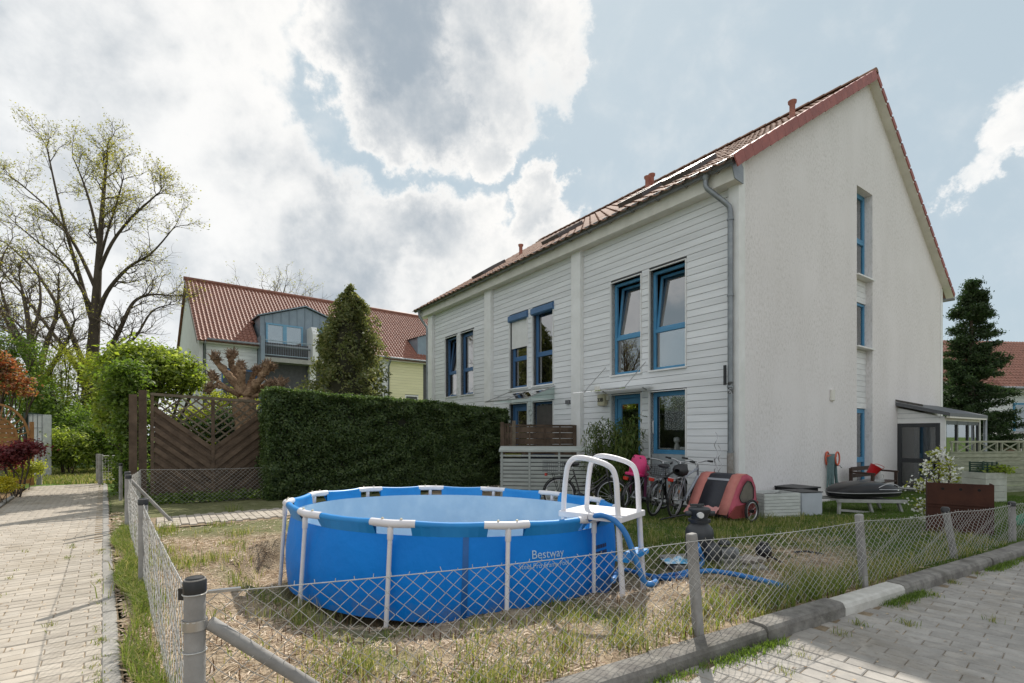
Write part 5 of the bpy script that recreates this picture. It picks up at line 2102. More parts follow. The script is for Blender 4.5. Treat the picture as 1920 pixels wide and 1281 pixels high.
# local x = length with the front at +x, y = width
TW_ = .40
side = [(-.36, .14), (-.42, .34), (-.38, .60), (-.28, .76), (-.12, .82), (.02, .80), (.18, .62), (.34, .36), (.46, .16), (.40, .10), (0, .08)]
win_ = [(-.27, .40), (-.27, .58), (-.19, .69), (-.08, .71), (.04, .62), (.16, .45), (.10, .36), (-.10, .33)]
for s in (-1, 1):
    y = s * TW_
    mb = MB()
    # border of the side panel round its window
    no, nw_ = len(side), len(win_)

    def rs(poly, n):
        P = [Vector((p[0], p[1], 0)) for p in poly]
        L_ = [0]
        for i in range(len(P)):
            L_.append(L_[-1] + (P[(i + 1) % len(P)] - P[i]).length)
        o = []
        for k in range(n):
            t = L_[-1] * k / n
            for i in range(len(P)):
                if L_[i] <= t <= L_[i + 1] + 1e-9:
                    o.append(P[i].lerp(P[(i + 1) % len(P)], (t - L_[i]) / max(1e-9, L_[i + 1] - L_[i])))
                    break
        return o
    n = 40
    c0 = Vector((-.08, .5, 0))

    def ang_sorted(poly):
        o = []
        P = rs(poly, 400)
        for k in range(n):
            t = 2 * math.pi * k / n
            o.append(min(P, key=lambda p: abs((math.atan2(p.y - c0.y, p.x - c0.x) - t + math.pi) % (2 * math.pi) - math.pi)))
        return o
    O, I = ang_sorted(side), ang_sorted(win_)
    bulge = .03 * s
    v = [(p.x, y, p.y) for p in O] + [(p.x, y + bulge, p.y) for p in I]
    f = [(k, (k + 1) % n, n + (k + 1) % n, n + k) for k in range(n)]
    up = MB().raw(v, f).build('side_panel', pink, tr, smooth=True, fixn=True)
    up.modifiers.new('cloth', 'SOLIDIFY').thickness = .006
    MB().raw([(p.x, y + bulge * .8, p.y) for p in I], [tuple(range(n))]).build('side_window', mat('clear_film', (.12, .115, .10), .25, (.20, .17, .15), scale=3, spec=.6), tr)
    MB().tube([(p.x, y + bulge + .004 * s, p.y) for p in I], .007, 5, closed=True).build('piping', black_p, tr)
    MB().prism([(-.40, y + .012 * s, .14), (-.42, y + .012 * s, .34), (-.1, y + .012 * s, .32), (.25, y + .012 * s, .30), (.44, y + .012 * s, .15), (.36, y + .012 * s, .10), (0, y + .012 * s, .085)], (0, .02 * s, 0)).build('lower_skirt', rust_f, tr, fixn=True)
    wt = MB()
    ring(wt, (-.10, y + .10 * s, .20), .18, .022, 32, 8)
    wo = wt.build('wheel', rubber, tr, smooth=True)
    wr = MB()
    ring(wr, (-.10, y + .10 * s, .20), .15, .012, 32, 6)
    for k in range(12):
        b = 2 * math.pi * k / 12
        wr.tube([(-.10, y + .10 * s, .20), (-.10 + .15 * math.cos(b), y + .10 * s, .20 + .15 * math.sin(b))], .002, 3)
    wr.build('rim', alloy, wo)
    MB().lathe([(.03, -.03), (.03, .03)], 10, (-.10, y + .10 * s, .20), 'y').build('hub', black_p, wo)
top_ = [(-.42, .34), (-.38, .60), (-.28, .76), (-.12, .82), (.02, .80), (.18, .62), (.34, .36), (.46, .16)]
for y0, y1, m_, nm in ((-TW_, -.21, salmon, 'cover_strip'), (.21, TW_, salmon, 'cover_strip'), (-.21, .21, net, 'mesh_panel')):
    mb = MB()
    for (xa, za), (xb, zb) in zip(top_[:-1], top_[1:]):
        dz = .006 if m_ is net else .0
        mb.raw([(xa, y0, za - dz), (xa, y1, za - dz), (xb, y1, zb - dz), (xb, y0, zb - dz)], [(0, 1, 2, 3)])
    o = weld(mb.build(nm, m_, tr, smooth=True))
    o.modifiers.new('cloth', 'SOLIDIFY').thickness = .006
MB().prism([(.10, -.21, .70), (.09, -.21, .735), (.085, .21, .735), (.10, .21, .70)], (.012, 0, .004)).build('reflective_stripe', mat('pale_stripe', (.35, .36, .40), .4), tr)
rr = random.Random(9)
v, f = [], []
for i in range(8):
    for j in range(12):
        v.append((.34 + i * .03 + .02 * rr.random(), -.38 + j * .055, .30 - i * .026 + .03 * rr.random()))
for i in range(7):
    for j in range(11):
        f.append((i * 12 + j, i * 12 + j + 1, (i + 1) * 12 + j + 1, (i + 1) * 12 + j))
MB().raw(v, f).build('rolled_cover', mat('pale_pink_fabric', (.55, .27, .25), .8, (.46, .2, .19), scale=8), tr, smooth=True)
MB().box(-.36, .38, -.36, .36, .10, .13).build('floor', black_p, tr)
MB().tube(smooth_path([(.40, -.2, .12), (.62, -.3, .10), (.85, -.42, .06), (1.1, -.44, .04)], 5), .014, 8).build('tow_bar', blk_paint, tr, smooth=True)

# ------------------------------------------------------------------ tubs and boxes at the gable
pale_board = mat('pale_painted_board', (.62, .64, .62), .65, (.48, .50, .48), scale=4, bump=.25, bscale=35, rnd=.05, stretch=(1, 1, 3))


def board_tub(label, loc, rz, lx, ly, h, rows, m, cat='planter', group=None, fill=None, name='planter'):
    t = thing(name, label, cat, loc, rz, group)
    bh = h / rows
    for i in range(rows):
        z0, z1 = i * bh + .003, (i + 1) * bh - .003
        MB().box(0, lx, -.018, 0, z0, z1).build('board', m, t)
        MB().box(0, lx, ly, ly + .018, z0, z1).build('board', m, t)
        MB().box(-.018, 0, -.016, ly + .016, z0, z1).build('board', m, t)
        MB().box(lx, lx + .018, -.016, ly + .016, z0, z1).build('board', m, t)
    MB().box(.01, lx - .01, .01, ly - .01, .0, h - .06).build('inner_lining', fill or dk_in, t)
    return t


board_tub('long white planter of horizontal boards beside the bike trailer', (4.55, 9.12, -.185), R(12), .72, .50, .47, 8, pale_board)
gb = thing('grey_box', 'plain pale grey box standing between white planter and roof box', 'box', (5.36, 9.36, -.19), R(14))
gm = mat('pale_grey_sheet', (.52, .55, .60), .5, (.44, .47, .52), scale=2)
MB().box(0, .46, 0, .5, 0, .46).build('body', gm, gb, bevel=.01)
MB().box(-.01, .47, -.01, .51, .46, .475).build('rim', black_p, gb)
bx = thing('black_crate', 'black crate behind the pale grey box below the hose', 'crate', (5.62, 9.95, -.26), R(25))
MB().box(0, .62, 0, .55, 0, .53).build('body', black_p, bx, bevel=.015)
MB().box(-.03, .66, -.03, .58, .53, .56).build('lid', black_p, bx, bevel=.01)

# roof box on a folded lounger
lg = thing('folding_lounger', 'grey wooden folding lounger carrying the black roof box', 'lounger', (6.15, 9.50, -.19), R(8))
gw_ = mat('weathered_grey_wood', (.40, .40, .38), .85, (.27, .27, .255), scale=6, bump=.3, bscale=40, rnd=.08)
MB().bar((-.05, 0, .30), (1.40, -.02, .26), .05, .06).build('side_rail', gw_, lg)
MB().bar((-.05, .55, .30), (1.40, .53, .26), .05, .06).build('side_rail', gw_, lg)
for i in range(9):
    MB().bar((.05 + i * .15, 0, .30 - i * .004), (.05 + i * .15, .55, .30 - i * .004), .09, .018).build('slat', gw_, lg)
for p, q in (((.02, .03, .28), (.0, .03, 0)), ((1.25, .02, .26), (1.36, .02, 0)), ((.02, .52, .28), (.0, .52, 0)), ((1.25, .5, .26), (1.36, .5, 0)), ((.62, .02, .28), (.72, .02, .0))):
    MB().bar(p, q, .045, .045).build('leg', gw_, lg)
MB().bar((.02, .02, .12), (.75, .02, .05), .03, .04).build('stretcher', gw_, lg)
rb = thing('roof_box', 'glossy black car roof box lying on the grey lounger', 'roof box', (6.15, 9.78, .145), R(8))
gloss_k = mat('gloss_black', (.012, .012, .014), .3, (.009, .009, .011), scale=3, spec=.35)
prof = [(-.02, .02, .03, .10), (.06, .20, .0, .17), (.25, .29, -.005, .23), (.55, .32, -.005, .275), (.85, .32, -.005, .28), (1.15, .29, -.005, .235), (1.33, .22, .0, .17), (1.42, .05, .03, .11)]
v, f = [], []
n = 20
for x, w, z0, z1 in prof:
    for j in range(n):
        b = 2 * math.pi * j / n
        c_, s_ = math.cos(b), math.sin(b)
        y = w * (abs(c_) ** .55) * (1 if c_ >= 0 else -1)
        mid = .095
        z = mid + ((z1 - mid) * 1.12 * abs(s_) ** .5 if s_ >= 0 else -(mid - z0) * abs(s_) ** .5)
        v.append((x, y, z))
for i in range(len(prof) - 1):
    for j in range(n):
        f.append((i * n + j, (i + 1) * n + j, (i + 1) * n + (j + 1) % n, i * n + (j + 1) % n))
f += [tuple(range(n)), tuple((len(prof) - 1) * n + j for j in range(n - 1, -1, -1))]
MB().raw(v, f).build('shell', gloss_k, rb, smooth=True)
se = MB()
pts = [(x, -w - .004, .095) for x, w, _, _ in prof] + [(x, w + .004, .095) for x, w, _, _ in reversed(prof)]
se.tube(pts, .010, 6, closed=True)
se.build('seam', mat('seam_silver', (.30, .30, .30), .3), rb)
MB().tube(smooth_path([(.75, -.31, .20), (.95, -.29, .262), (1.15, -.26, .245), (1.33, -.21, .17)], 4), .008, 5).build('trim_line', alloy, rb)
MB().tube(smooth_path([(.75, -.325, .165), (1.0, -.318, .16), (1.25, -.275, .15), (1.36, -.21, .14)], 4), .006, 5).build('trim_line', alloy, rb)

# hose on its wall holder, tap, table, bucket
def gpt(v_, z, out=0.0):
    p = Vector((4.325, 9.645, 0)) + HB * v_ - HA * out
    return Vector((p.x, p.y, z))


hh = thing('hose_holder', 'orange wall hose holder with grey-green hose hanging on the gable', 'garden hose', gpt(3.62, 0), R(35.1))
orng = mat('orange_plastic', (.62, .13, .07), .5, (.5, .1, .06), scale=6)
teal = mat('grey_green_hose', (.16, .25, .255), .5, (.12, .19, .2), scale=14)
for y in (-.03, -.20):
    pts = [(.02 + .10 * math.cos(b) * (.8 if y > -.1 else 1), y, .80 + .15 * math.sin(b)) for b in [i * math.pi / 10 for i in range(20)]]
    MB().tube([(p[0] + (.05 if y < -.1 else -.05), p[1], p[2]) for p in pts], .018, 8, closed=True).build('holder_ring', orng, hh, smooth=True)
MB().bar((-.02, -.0, .86), (.03, -.2, .86), .10, .05).build('holder_arm', orng, hh)
rr = random.Random(4)
for i in range(9):
    y = -.05 - i * .016
    d = rr.uniform(-.03, .03)
    pts = smooth_path([(-.09 + d, y, .12 + rr.uniform(0, .12)), (-.075, y, .5), (-.05, y, .82), (0, y, .90), (.05, y, .82), (.07 + d, y, .45), (.10 + d * 2, y, .10 + rr.uniform(0, .15))], 5)
    MB().tube(pts, .011, 6).build('hose_loop', teal, hh, smooth=True)
MB().tube(smooth_path([(.07, -.15, .5), (.14, -.17, .28), (.27, -.2, .14), (.42, -.2, .10)], 6), .011, 6).build('hose_loop', teal, hh, smooth=True)
tp = thing('garden_tap', 'small metal garden tap on the gable beside the hose', 'tap', gpt(4.05, .62), R(35.1))
MB().tube([(0, 0, 0), (0, -.12, 0), (0, -.14, -.05)], .014, 8).build('spout', alloy, tp, smooth=True)
MB().bar((-.05, -.07, .05), (.05, -.07, .05), .02, .012).build('handle', alloy, tp)
MB().tube([(0, -.07, 0), (0, -.07, .05)], .008, 6).build('spindle', alloy, tp)
MB().tube([(.0, -.01, .0), (.0, -.01, -.7)], .010, 6).build('riser', alloy, tp)
tb2 = thing('wooden_bench', 'dark brown wooden bench with curved arm against the gable', 'bench', gpt(4.25, -.19, .75), R(35.1))
dkw = mat('dark_stained_wood', (.055, .028, .018), .6, (.035, .018, .012), scale=6, bump=.2, bscale=30)
for i in range(4):
    MB().box(0, 1.5, .05 + i * .11, .14 + i * .11, .40, .43).build('seat_slat', dkw, tb2)
for x in (.02, 1.42):
    for y in (.04, .48):
        MB().box(x, x + .06, y, y + .06, 0, .62 if y < .2 else .75).build('leg', dkw, tb2)
    MB().bar((x + .03, .02, .64), (x + .03, .54, .66), .06, .04).build('armrest', dkw, tb2)
for z in (.52, .68):
    MB().box(.08, 1.42, .5, .53, z, z + .09).build('back_slat', dkw, tb2)
MB().cbox(.05, .6, .02, .3, .43, .50, .01).build('cushion', mat('grey_cushion', (.38, .38, .38), .8), tb2, bevel=.02)
bk = thing('red_bucket', 'red plastic bucket lying tilted on the bench below the tap', 'bucket', gpt(4.45, .42, .58), rot=(R(20), R(25), R(20)))
redp = mat('red_plastic', (.55, .012, .02), .35, (.46, .01, .016), scale=4)
MB().lathe([(.0, .0), (.09, .0), (.125, .22), (.135, .23), (.13, .235), (.12, .22), (.085, .01), (.0, .01)], 20).build('body', redp, bk, smooth='auto')
MB().tube(smooth_path([(-.13, 0, .22), (-.12, -.08, .27), (0, -.14, .29), (.12, -.08, .27), (.13, 0, .22)], 5), .006, 6).build('handle', redp, bk, smooth=True)
cn_ = thing('watering_jug', 'small pale grey jug standing on the bench beside the red bucket', 'jug', gpt(4.85, .245, .6))
MB().lathe([(.0, .0), (.07, .0), (.08, .05), (.075, .15), (.05, .2), (.055, .24), (.045, .24)], 16).build('body', mat('pale_jug', (.52, .52, .50), .5), cn_, smooth='auto')
MB().tube(smooth_path([(.07, 0, .17), (.12, 0, .15), (.12, 0, .08), (.08, 0, .05)], 4), .01, 6).build('handle', _mats['pale_jug'], cn_, smooth=True)
# stack of pale blocks
for i in range(5):
    b = MB().cbox(-.13, .13, -.10, .10, 0, .075, .006).build('paving_block', pale_board)
    p = gpt(7.0, -.21 + i * .079, 1.1)
    b.location = p
    b.rotation_euler = (0, 0, R(35) + random.uniform(-.08, .08))
    tag(b, ('lowest', 'second lowest', 'middle', 'second highest', 'topmost')[i] + ' pale block in the stack by the garden room sill', 'block', 'stacked pale blocks')

# rusty sheet-metal box
corten = mat('rusted_steel', (.075, .027, .016), .8, (.042, .016, .011), scale=4, detail=9, bump=.25, bscale=40, spec=.3)
rx = thing('rusty_box', 'tall rusty sheet-metal box with three small holes behind the fence', 'metal box', (5.92, 7.22, -.17), R(-36))
MB().box(0, .70, 0, .012, 0, .84).build('front_sheet', corten, rx)
MB().box(0, .012, .014, .30, 0, .84).build('side_sheet', corten, rx)
MB().box(.688, .70, .014, .30, 0, .84).build('side_sheet', corten, rx)
MB().box(.014, .686, .29, .30, 0, .82).build('back_sheet', corten, rx)
MB().box(-.002, .702, -.012, 0, .54, .555).build('fold_ridge', corten, rx)
MB().box(-.002, .702, -.010, 0, .50, .512).build('fold_ridge', corten, rx)
for x in (.17, .36, .55):
    MB().lathe([(.0, -.002), (.018, -.002), (.018, .004)], 12, (x, 0, .76), 'y').build('hole', mat('hole_dark', (.01, .007, .006), .9), rx)

# tub with crate, right of the garden room
tb3 = board_tub('white board planter with a green crate by the slatted garden fence', (9.92, 10.6, -.25), R(10), .50, .45, .80, 6, mat('old_white_board', (.50, .52, .46), .75, (.36, .37, .32), scale=4, bump=.3, bscale=30, rnd=.06))
gc = thing('green_crate', 'dark green plastic crate standing in the white planter', 'crate', (9.97, 10.72, .50), R(10))
gp_ = mat('dark_green_plastic', (.015, .05, .03), .5)
for i in range(6):
    z = .02 + i * .045
    mb = MB()
    for p, q in (((0, 0), (.36, 0)), ((.36, 0), (.36, .26)), ((.36, .26), (0, .26)), ((0, .26), (0, 0))):
        mb.bar((*p, z), (*q, z), .012, .022)
    mb.build('crate_band', gp_, gc)
for x, y in ((0, 0), (.36, 0), (.36, .26), (0, .26), (.12, 0), (.24, 0)):
    MB().box(x - .012, x + .012, y - .012, y + .012, 0, .27).build('crate_post', gp_, gc)

# garden fence on the right
old_w = mat('greenish_old_wood', (.35, .36, .27), .85, (.22, .235, .165), scale=5, bump=.4, bscale=30, rnd=.12, stretch=(1, 1, 4))
gf = thing('board_fence', 'pale green-grey board fence with crossed lattice top behind the planter', 'fence', (10.9, 12.6, -.3), R(12))
for i in range(11):
    MB().bar((0, .02 * (i % 2), .08 + i * .105), (6.2, .02 * (i % 2), .08 + i * .105), .022, .10).build('board', old_w, gf)
for z in (1.2, 1.47):
    MB().bar((0, 0, z), (6.2, 0, z), .05, .045).build('rail', old_w, gf)
for i in range(9):
    x = .05 + i * .72
    for dx in (0, .16):
        MB().box(x + dx - .02, x + dx + .02, -.02, .02, 1.22, 1.45).build('lattice_post', old_w, gf)
    MB().bar((x + .18, -.008, 1.22), (x + .70, -.008, 1.45), .018, .03).build('lattice_cross', old_w, gf)
    MB().bar((x + .18, .012, 1.45), (x + .70, .012, 1.22), .018, .03).build('lattice_cross', old_w, gf)
tg = thing('garden_toy', 'green plastic tub lying on the grass at the street fence end', 'tub', onground(1912, 985, 0), rot=(R(70), 0, R(30)))
MB().lathe([(.0, .0), (.14, .0), (.19, .2), (.2, .2), (.19, .21), (.13, .02)], 18).build('body', mat('green_plastic', (.04, .30, .16), .45), tg, smooth='auto')

# mailbox, spiral stakes, wind chime
mbx = thing('mailbox', 'white wall mailbox left of the front door', 'mailbox', (4.325, 9.645, 0), R(35.1))
MB().cbox(-.15, .015, 3.62, 3.92, .95, 1.28, .0).build('body', white_paint, mbx, bevel=.008)
MB().box(-.165, .01, 3.61, 3.93, 1.28, 1.30).build('lid', white_paint, mbx)
MB().box(-.153, -.15, 3.86, 3.875, 1.12, 1.14).build('keyhole', black_p, mbx)
for i, (u, v_, h) in enumerate(((.38, -.16, 1.40), (.26, -.22, 1.15), (.31, -.28, .9))):
    b = hp_(v_, u, -.25)
    pts = [(b.x + .028 * math.cos(k * .55 + i) * (1 if 6 < k else .2), b.y + .028 * math.sin(k * .55 + i) * (1 if 6 < k else .2), -.25 + (h + .25) * k / 60) for k in range(61)]
    o = MB().tube(pts, .006, 6).build('spiral_stake', alloy, smooth=True)
    tag(o, ('tallest', 'middle', 'shortest')[i] + ' wavy metal plant stake beside the downpipe', 'plant stake', 'spiral plant stakes')
wc_ = thing('wind_chime', 'round metal wind chime hanging at the second front door', 'wind chime', (4.325, 9.645, 0), R(35.1))
ch = MB()
pts = [(-.35, 6.1 + .08 * math.cos(b), 1.98 + .08 * math.sin(b)) for b in [i * math.pi / 8 for i in range(16)]]
ch.tube(pts, .012, 6, closed=True)
ch.build('ring', alloy, wc_, smooth=True)
MB().tube([(-.35, 6.1, 2.5), (-.35, 6.1, 2.06)], .003, 4).build('cord', alloy, wc_)
MB().tube([(-.35, 6.1, 1.9), (-.35, 6.1, 1.65)], .003, 4).build('cord', alloy, wc_)
for z in (1.78, 1.65):
    MB().lathe([(.0, -.025), (.022, 0), (.0, .025)], 10, (-.35, 6.1, z)).build('bead', alloy, wc_)
# ------------------------------------------------------------------ house with dormer behind the hedge
red_tile = mat('red_roof_tile', (.29, .125, .085), .6, (.18, .075, .052), scale=5, bump=.1, bscale=40, rnd=.12, spec=.35)
grey_blue = mat('zinc_cladding', (.25, .31, .36), .5, (.21, .26, .31), scale=3, metal=.3)
pale_wall = mat('pale_render', (.68, .68, .66), .85, (.6, .6, .58), scale=2)
yellow_b = mat('yellow_siding', (.78, .74, .48), .65, (.70, .66, .42), scale=3, rnd=.04, stretch=(.3, 1, 3))
lblue = mat('light_blue_frame', (.16, .36, .52), .4, (.14, .31, .46), scale=4)
dh = thing('dormer_house', 'white house with red tiled roof and zinc-clad dormer behind the hedge', 'house', (-16.3, 26.4, 0), R(38.7))
DL, DE, DR, DDP = 22.0, 6.55, 10.6, 10.0
MB().box(-.0, DL, .03, .1, -.5, DE).build('front_wall', gap_dark, dh)
mb = MB()
mb.raw([(0, .0, -.5), (0, 0, DE), (0, 5, DR - .05), (0, DDP, DE), (0, DDP, -.5)], [(0, 1, 2, 3, 4)])
mb.raw([(DL, .0, -.5), (DL, 0, DE), (DL, 5, DR - .05), (DL, DDP, DE), (DL, DDP, -.5)], [(0, 1, 2, 3, 4)])
mb.raw([(0, DDP, -.5), (DL, DDP, -.5), (DL, DDP, DE), (0, DDP, DE)], [(0, 1, 2, 3)])
mb.build('gable_wall', pale_wall, dh)
MB().box(-.03, .15, -.06, .05, -.5, DE - .2).build('corner_board', pale_wall, dh)


def boards_on(x0, x1, z0, z1, m, holes=()):
    z = z0
    while z < z1 - .05:
        segs = [(x0, x1)]
        for a, b, c, d in holes:
            if c < z + .15 and d > z + .03:
                segs = [s for p, q in segs for s in ((p, min(q, a)), (max(p, b), q)) if s[1] - s[0] > .05]
        for p, q in segs:
            MB().box(p, q, -.012, .028, z, min(z + .172, z1)).build('siding_board', m, dh)
        z += .18


H1 = [(1.0, 1.75, 3.2, 4.9), (2.05, 2.75, 3.2, 4.9)]
boards_on(.3, 2.75, 2.6, DE - .25, white_board, H1)
H2 = [(11.75, 12.75, 2.6, 4.0)]
boards_on(9.4, 10.6, 2.6, DE - .25, white_board)
boards_on(10.62, 13.1, 2.6, DE - .25, yellow_b, H2)


def dwin(x0, x1, z0, z1, y, m, n=1, name='window'):
    mb = MB()
    fw = .09
    mb.box(x0, x0 + fw, y - .03, y + .06, z0, z1)
    mb.box(x1 - fw, x1, y - .03, y + .06, z0, z1)
    mb.box(x0 + fw, x1 - fw, y - .03, y + .06, z0, z0 + fw)
    mb.box(x0 + fw, x1 - fw, y - .03, y + .06, z1 - fw, z1)
    for k in range(1, n):
        xc = x0 + (x1 - x0) * k / n
        mb.box(xc - .1, xc + .1, y - .028, y + .055, z0 + fw, z1 - fw)
    w = mb.build(name, m, dh)
    for k in range(n):
        a, b = x0 + (x1 - x0) * k / n + .09, x0 + (x1 - x0) * (k + 1) / n - .09
        MB().box(a, b, y + .02, y + .026, z0 + fw, z1 - fw).build('pane', glass, w)
    return w


for a, b, c, d in H1:
    dwin(a, b, c, d, .03, blue_d)
dwin(*H2[0], .03, white_paint)
# zone below the balcony: wall set back with windows
MB().box(2.9, 9.4, .25, .35, -.5, 5.5).build('recessed_wall', cream, dh)
dwin(3.3, 5.15, 2.9, 4.95, .2, blue_d, 2)
dwin(6.2, 8.0, 2.9, 4.95, .2, blue_d, 2)
MB().box(5.5, 5.85, -.3, .25, -.5, 5.35).build('party_wall', white_paint, dh)
# balcony
MB().box(2.9, 9.0, -.75, 1.1, 5.38, 5.62).build('balcony_slab', mat('slab_edge', (.42, .41, .38), .8), dh)
rl = MB()
for z in (5.75, 6.55):
    rl.tube([(2.95, -.72, z), (9.0, -.72, z)], .025, 6)
for i in range(50):
    x = 2.95 + i * .123
    rl.tube([(x, -.72, 5.72), (x, -.72, 6.55)], .006, 4)
rl.build('balcony_railing', mat('railing_blue_grey', (.36, .45, .52), .5), dh)
MB().box(2.78, 2.98, -.78, .3, 2.0, 6.75).build('zinc_post', grey_blue, dh)
MB().prism([(5.5, -.85, 5.62), (5.5, -.85, 7.15), (5.5, -.55, 7.6), (5.5, .3, 7.6), (5.5, .3, 5.62)], (.32, 0, 0)).build('balcony_divider', white_paint, dh, fixn=True)
# dormer
dk2 = MB()
ys, yb = .25, 3.2
fr = [(2.95, 5.6), (2.95, 8.0), (5.4, 8.85), (7.85, 8.0), (7.85, 5.6)]
dk2.raw([(x, ys + .02, z) for x, z in fr], [tuple(range(5))])
dk2.raw([(2.95, ys, 5.6), (2.95, ys, 8.0), (2.95, yb, 8.0), (2.95, yb, 5.6)], [(0, 1, 2, 3)])
dk2.raw([(7.85, ys, 5.6), (7.85, ys, 8.0), (7.85, yb, 8.0), (7.85, yb, 5.6)], [(0, 1, 2, 3)])
dro = dk2.build('dormer', grey_blue, dh)
dr2 = MB()
for (xa, za), (xb, zb) in (((2.8, 7.99), (5.4, 8.9)), ((5.4, 8.9), (8.0, 7.99))):
    dr2.raw([(xa, ys - .15, za), (xb, ys - .15, zb), (xb, yb + .3, zb), (xa, yb + .3, za), (xa, ys - .15, za + .06), (xb, ys - .15, zb + .06), (xb, yb + .3, zb + .06), (xa, yb + .3, za + .06)],
            [(0, 3, 2, 1), (4, 5, 6, 7), (0, 1, 5, 4), (1, 2, 6, 5), (2, 3, 7, 6), (3, 0, 4, 7)])
dr2.build('dormer_roof', grey_blue, dro)
for i in range(11):
    x = 3.2 + i * .44
    zt_ = 8.0 + .85 * (1 - abs(x - 5.4) / 2.45)
    zb_ = 7.6 if 3.3 < x < 7.5 else 5.7
    MB().box(x - .012, x + .012, ys - .02, ys + .02, zb_, zt_).build('standing_seam', grey_blue, dro)
dwin(3.25, 5.25, 5.62, 7.68, .2, lblue, 2, 'balcony_door')
dwin(5.95, 7.6, 5.62, 7.6, .2, lblue, 2, 'balcony_door')
dk3 = MB()
dk3.raw([(12.85, .3, 6.4), (12.85, .3, 8.0), (12.85, 3.2, 8.0), (12.85, 3.2, 6.4)], [(0, 1, 2, 3)])
dk3.raw([(12.85, .3, 5.6), (17.7, .3, 5.6), (17.7, .3, 8.0), (15.3, .3, 8.85), (12.85, .3, 8.0)], [(0, 1, 2, 3, 4)])
dk3.raw([(12.7, .15, 8.0), (15.3, .15, 8.9), (15.3, 3.4, 8.9), (12.7, 3.4, 8.0)], [(0, 1, 2, 3)])
dk3.build('dormer', grey_blue, dh)
MB().tube([(.3, -.42, DE - .25), (DL, -.42, DE - .25)], .08, 8).build('gutter', zinc, dh, smooth=True)
MB().box(.0, 2.8, -.35, .03, DE - .42, DE - .27).build('eave_box', cream, dh)
MB().box(9.3, DL, -.35, .03, DE - .42, DE - .27).build('eave_box', cream, dh)
for x in (.22, 10.55):
    MB().tube([(x, -.42, DE - .3), (x, -.3, DE - .5), (x, -.08, DE - .75), (x, -.08, 1.0)], .05, 8).build('downpipe', zinc, dh, smooth=True)
PD_ = math.atan2(DR - DE, 5.0)
cd_, sd2 = math.cos(PD_), math.sin(PD_)
rfm = MB()
y_e = -.45
rfm.raw([(-.15, y_e, DE + y_e * math.tan(PD_)), (2.8, y_e, DE + y_e * math.tan(PD_)), (2.8, 5, DR), (-.15, 5, DR)], [(0, 1, 2, 3)])
rfm.raw([(2.8, 1.5, DE + 1.5 * math.tan(PD_)), (8.0, 1.5, DE + 1.5 * math.tan(PD_)), (8.0, 5, DR), (2.8, 5, DR)], [(0, 1, 2, 3)])
rfm.raw([(8.0, y_e, DE + y_e * math.tan(PD_)), (DL + .1, y_e, DE + y_e * math.tan(PD_)), (DL + .1, 5, DR), (8.0, 5, DR)], [(0, 1, 2, 3)])
rfm.raw([(-.15, 5, DR), (DL + .1, 5, DR), (DL + .1, DDP + .4, DE - .3), (-.15, DDP + .4, DE - .3)], [(0, 1, 2, 3)])
dro2 = rfm.build('roof', red_tile, dh)
MB().prism([(-.17, y_e, DE + y_e * math.tan(PD_) - .16), (-.17, y_e, DE + y_e * math.tan(PD_) + .08), (-.17, 5, DR + .08), (-.17, 5, DR - .16)], (.03, 0, 0)).build('bargeboard', mat('weathered_verge', (.20, .17, .15), .8), dh, fixn=True)
nr2, nc2 = 25, 108
tl2, tw2 = (5 - y_e) / cd_ / nr2, .205


def tb_2(c, r):
    s = r * tl2 - .02
    return Matrix(((1, 0, 0, -.16 + c * tw2), (0, cd_, -sd2, y_e + s * cd_), (0, sd2, cd_, DE + y_e * math.tan(PD_) + s * sd2 + .03), (0, 0, 0, 1)))


def sk2(c, r):
    x, y = -.16 + (c + .5) * tw2, y_e + (r + .5) * tl2 * cd_
    return 2.75 < x < 8.05 and (y < 1.5 + 1.2 * (1 - abs(x - 5.4) / 2.6))


tile_roof(dh, dro2, tb_2, nc2, nr2, tw2 * 1.02, tl2, red_tile, skip=sk2, limit=0, hs=1.25)
MB().tube([(-.2, 5, DR + .07), (DL, 5, DR + .07)], .13, 8).build('ridge', red_tile, dro2, smooth=True)

# ------------------------------------------------------------------ house far right
fh = thing('far_house', 'white boarded house with red tiled roof behind the dark conifer', 'house', (22.6, 26.0, 0), R(6))
MB().box(0, 14, .05, 9, -.6, 4.1).build('wall', pale_wall, fh)
for i in range(26):
    MB().box(-.02, 14, .0, .045, -.2 + i * .165, -.2 + i * .165 + .155).build('siding_board', white_board, fh)
zf = math.atan2(3.3, 5.1)
fr_ = MB()
fr_.raw([(-.3, -.5, 3.75), (14, -.5, 3.75), (14, 4.6, 7.05), (-.3, 4.6, 7.05)], [(0, 1, 2, 3)])
fr_.raw([(-.3, 4.6, 7.05), (14, 4.6, 7.05), (14, 9.5, 3.75), (-.3, 9.5, 3.75)], [(0, 1, 2, 3)])
fr_.raw([(0, .05, 4.1), (0, 9, 4.1), (0, 4.6, 7.0)], [(0, 1, 2)])
fro = fr_.build('roof', red_tile, fh)


def tb_3(c, r):
    s = r * .34
    return Matrix(((1, 0, 0, -.3 + c * .2), (0, math.cos(zf), -math.sin(zf), -.5 + s * math.cos(zf)), (0, math.sin(zf), math.cos(zf), 3.78 + s * math.sin(zf)), (0, 0, 0, 1)))


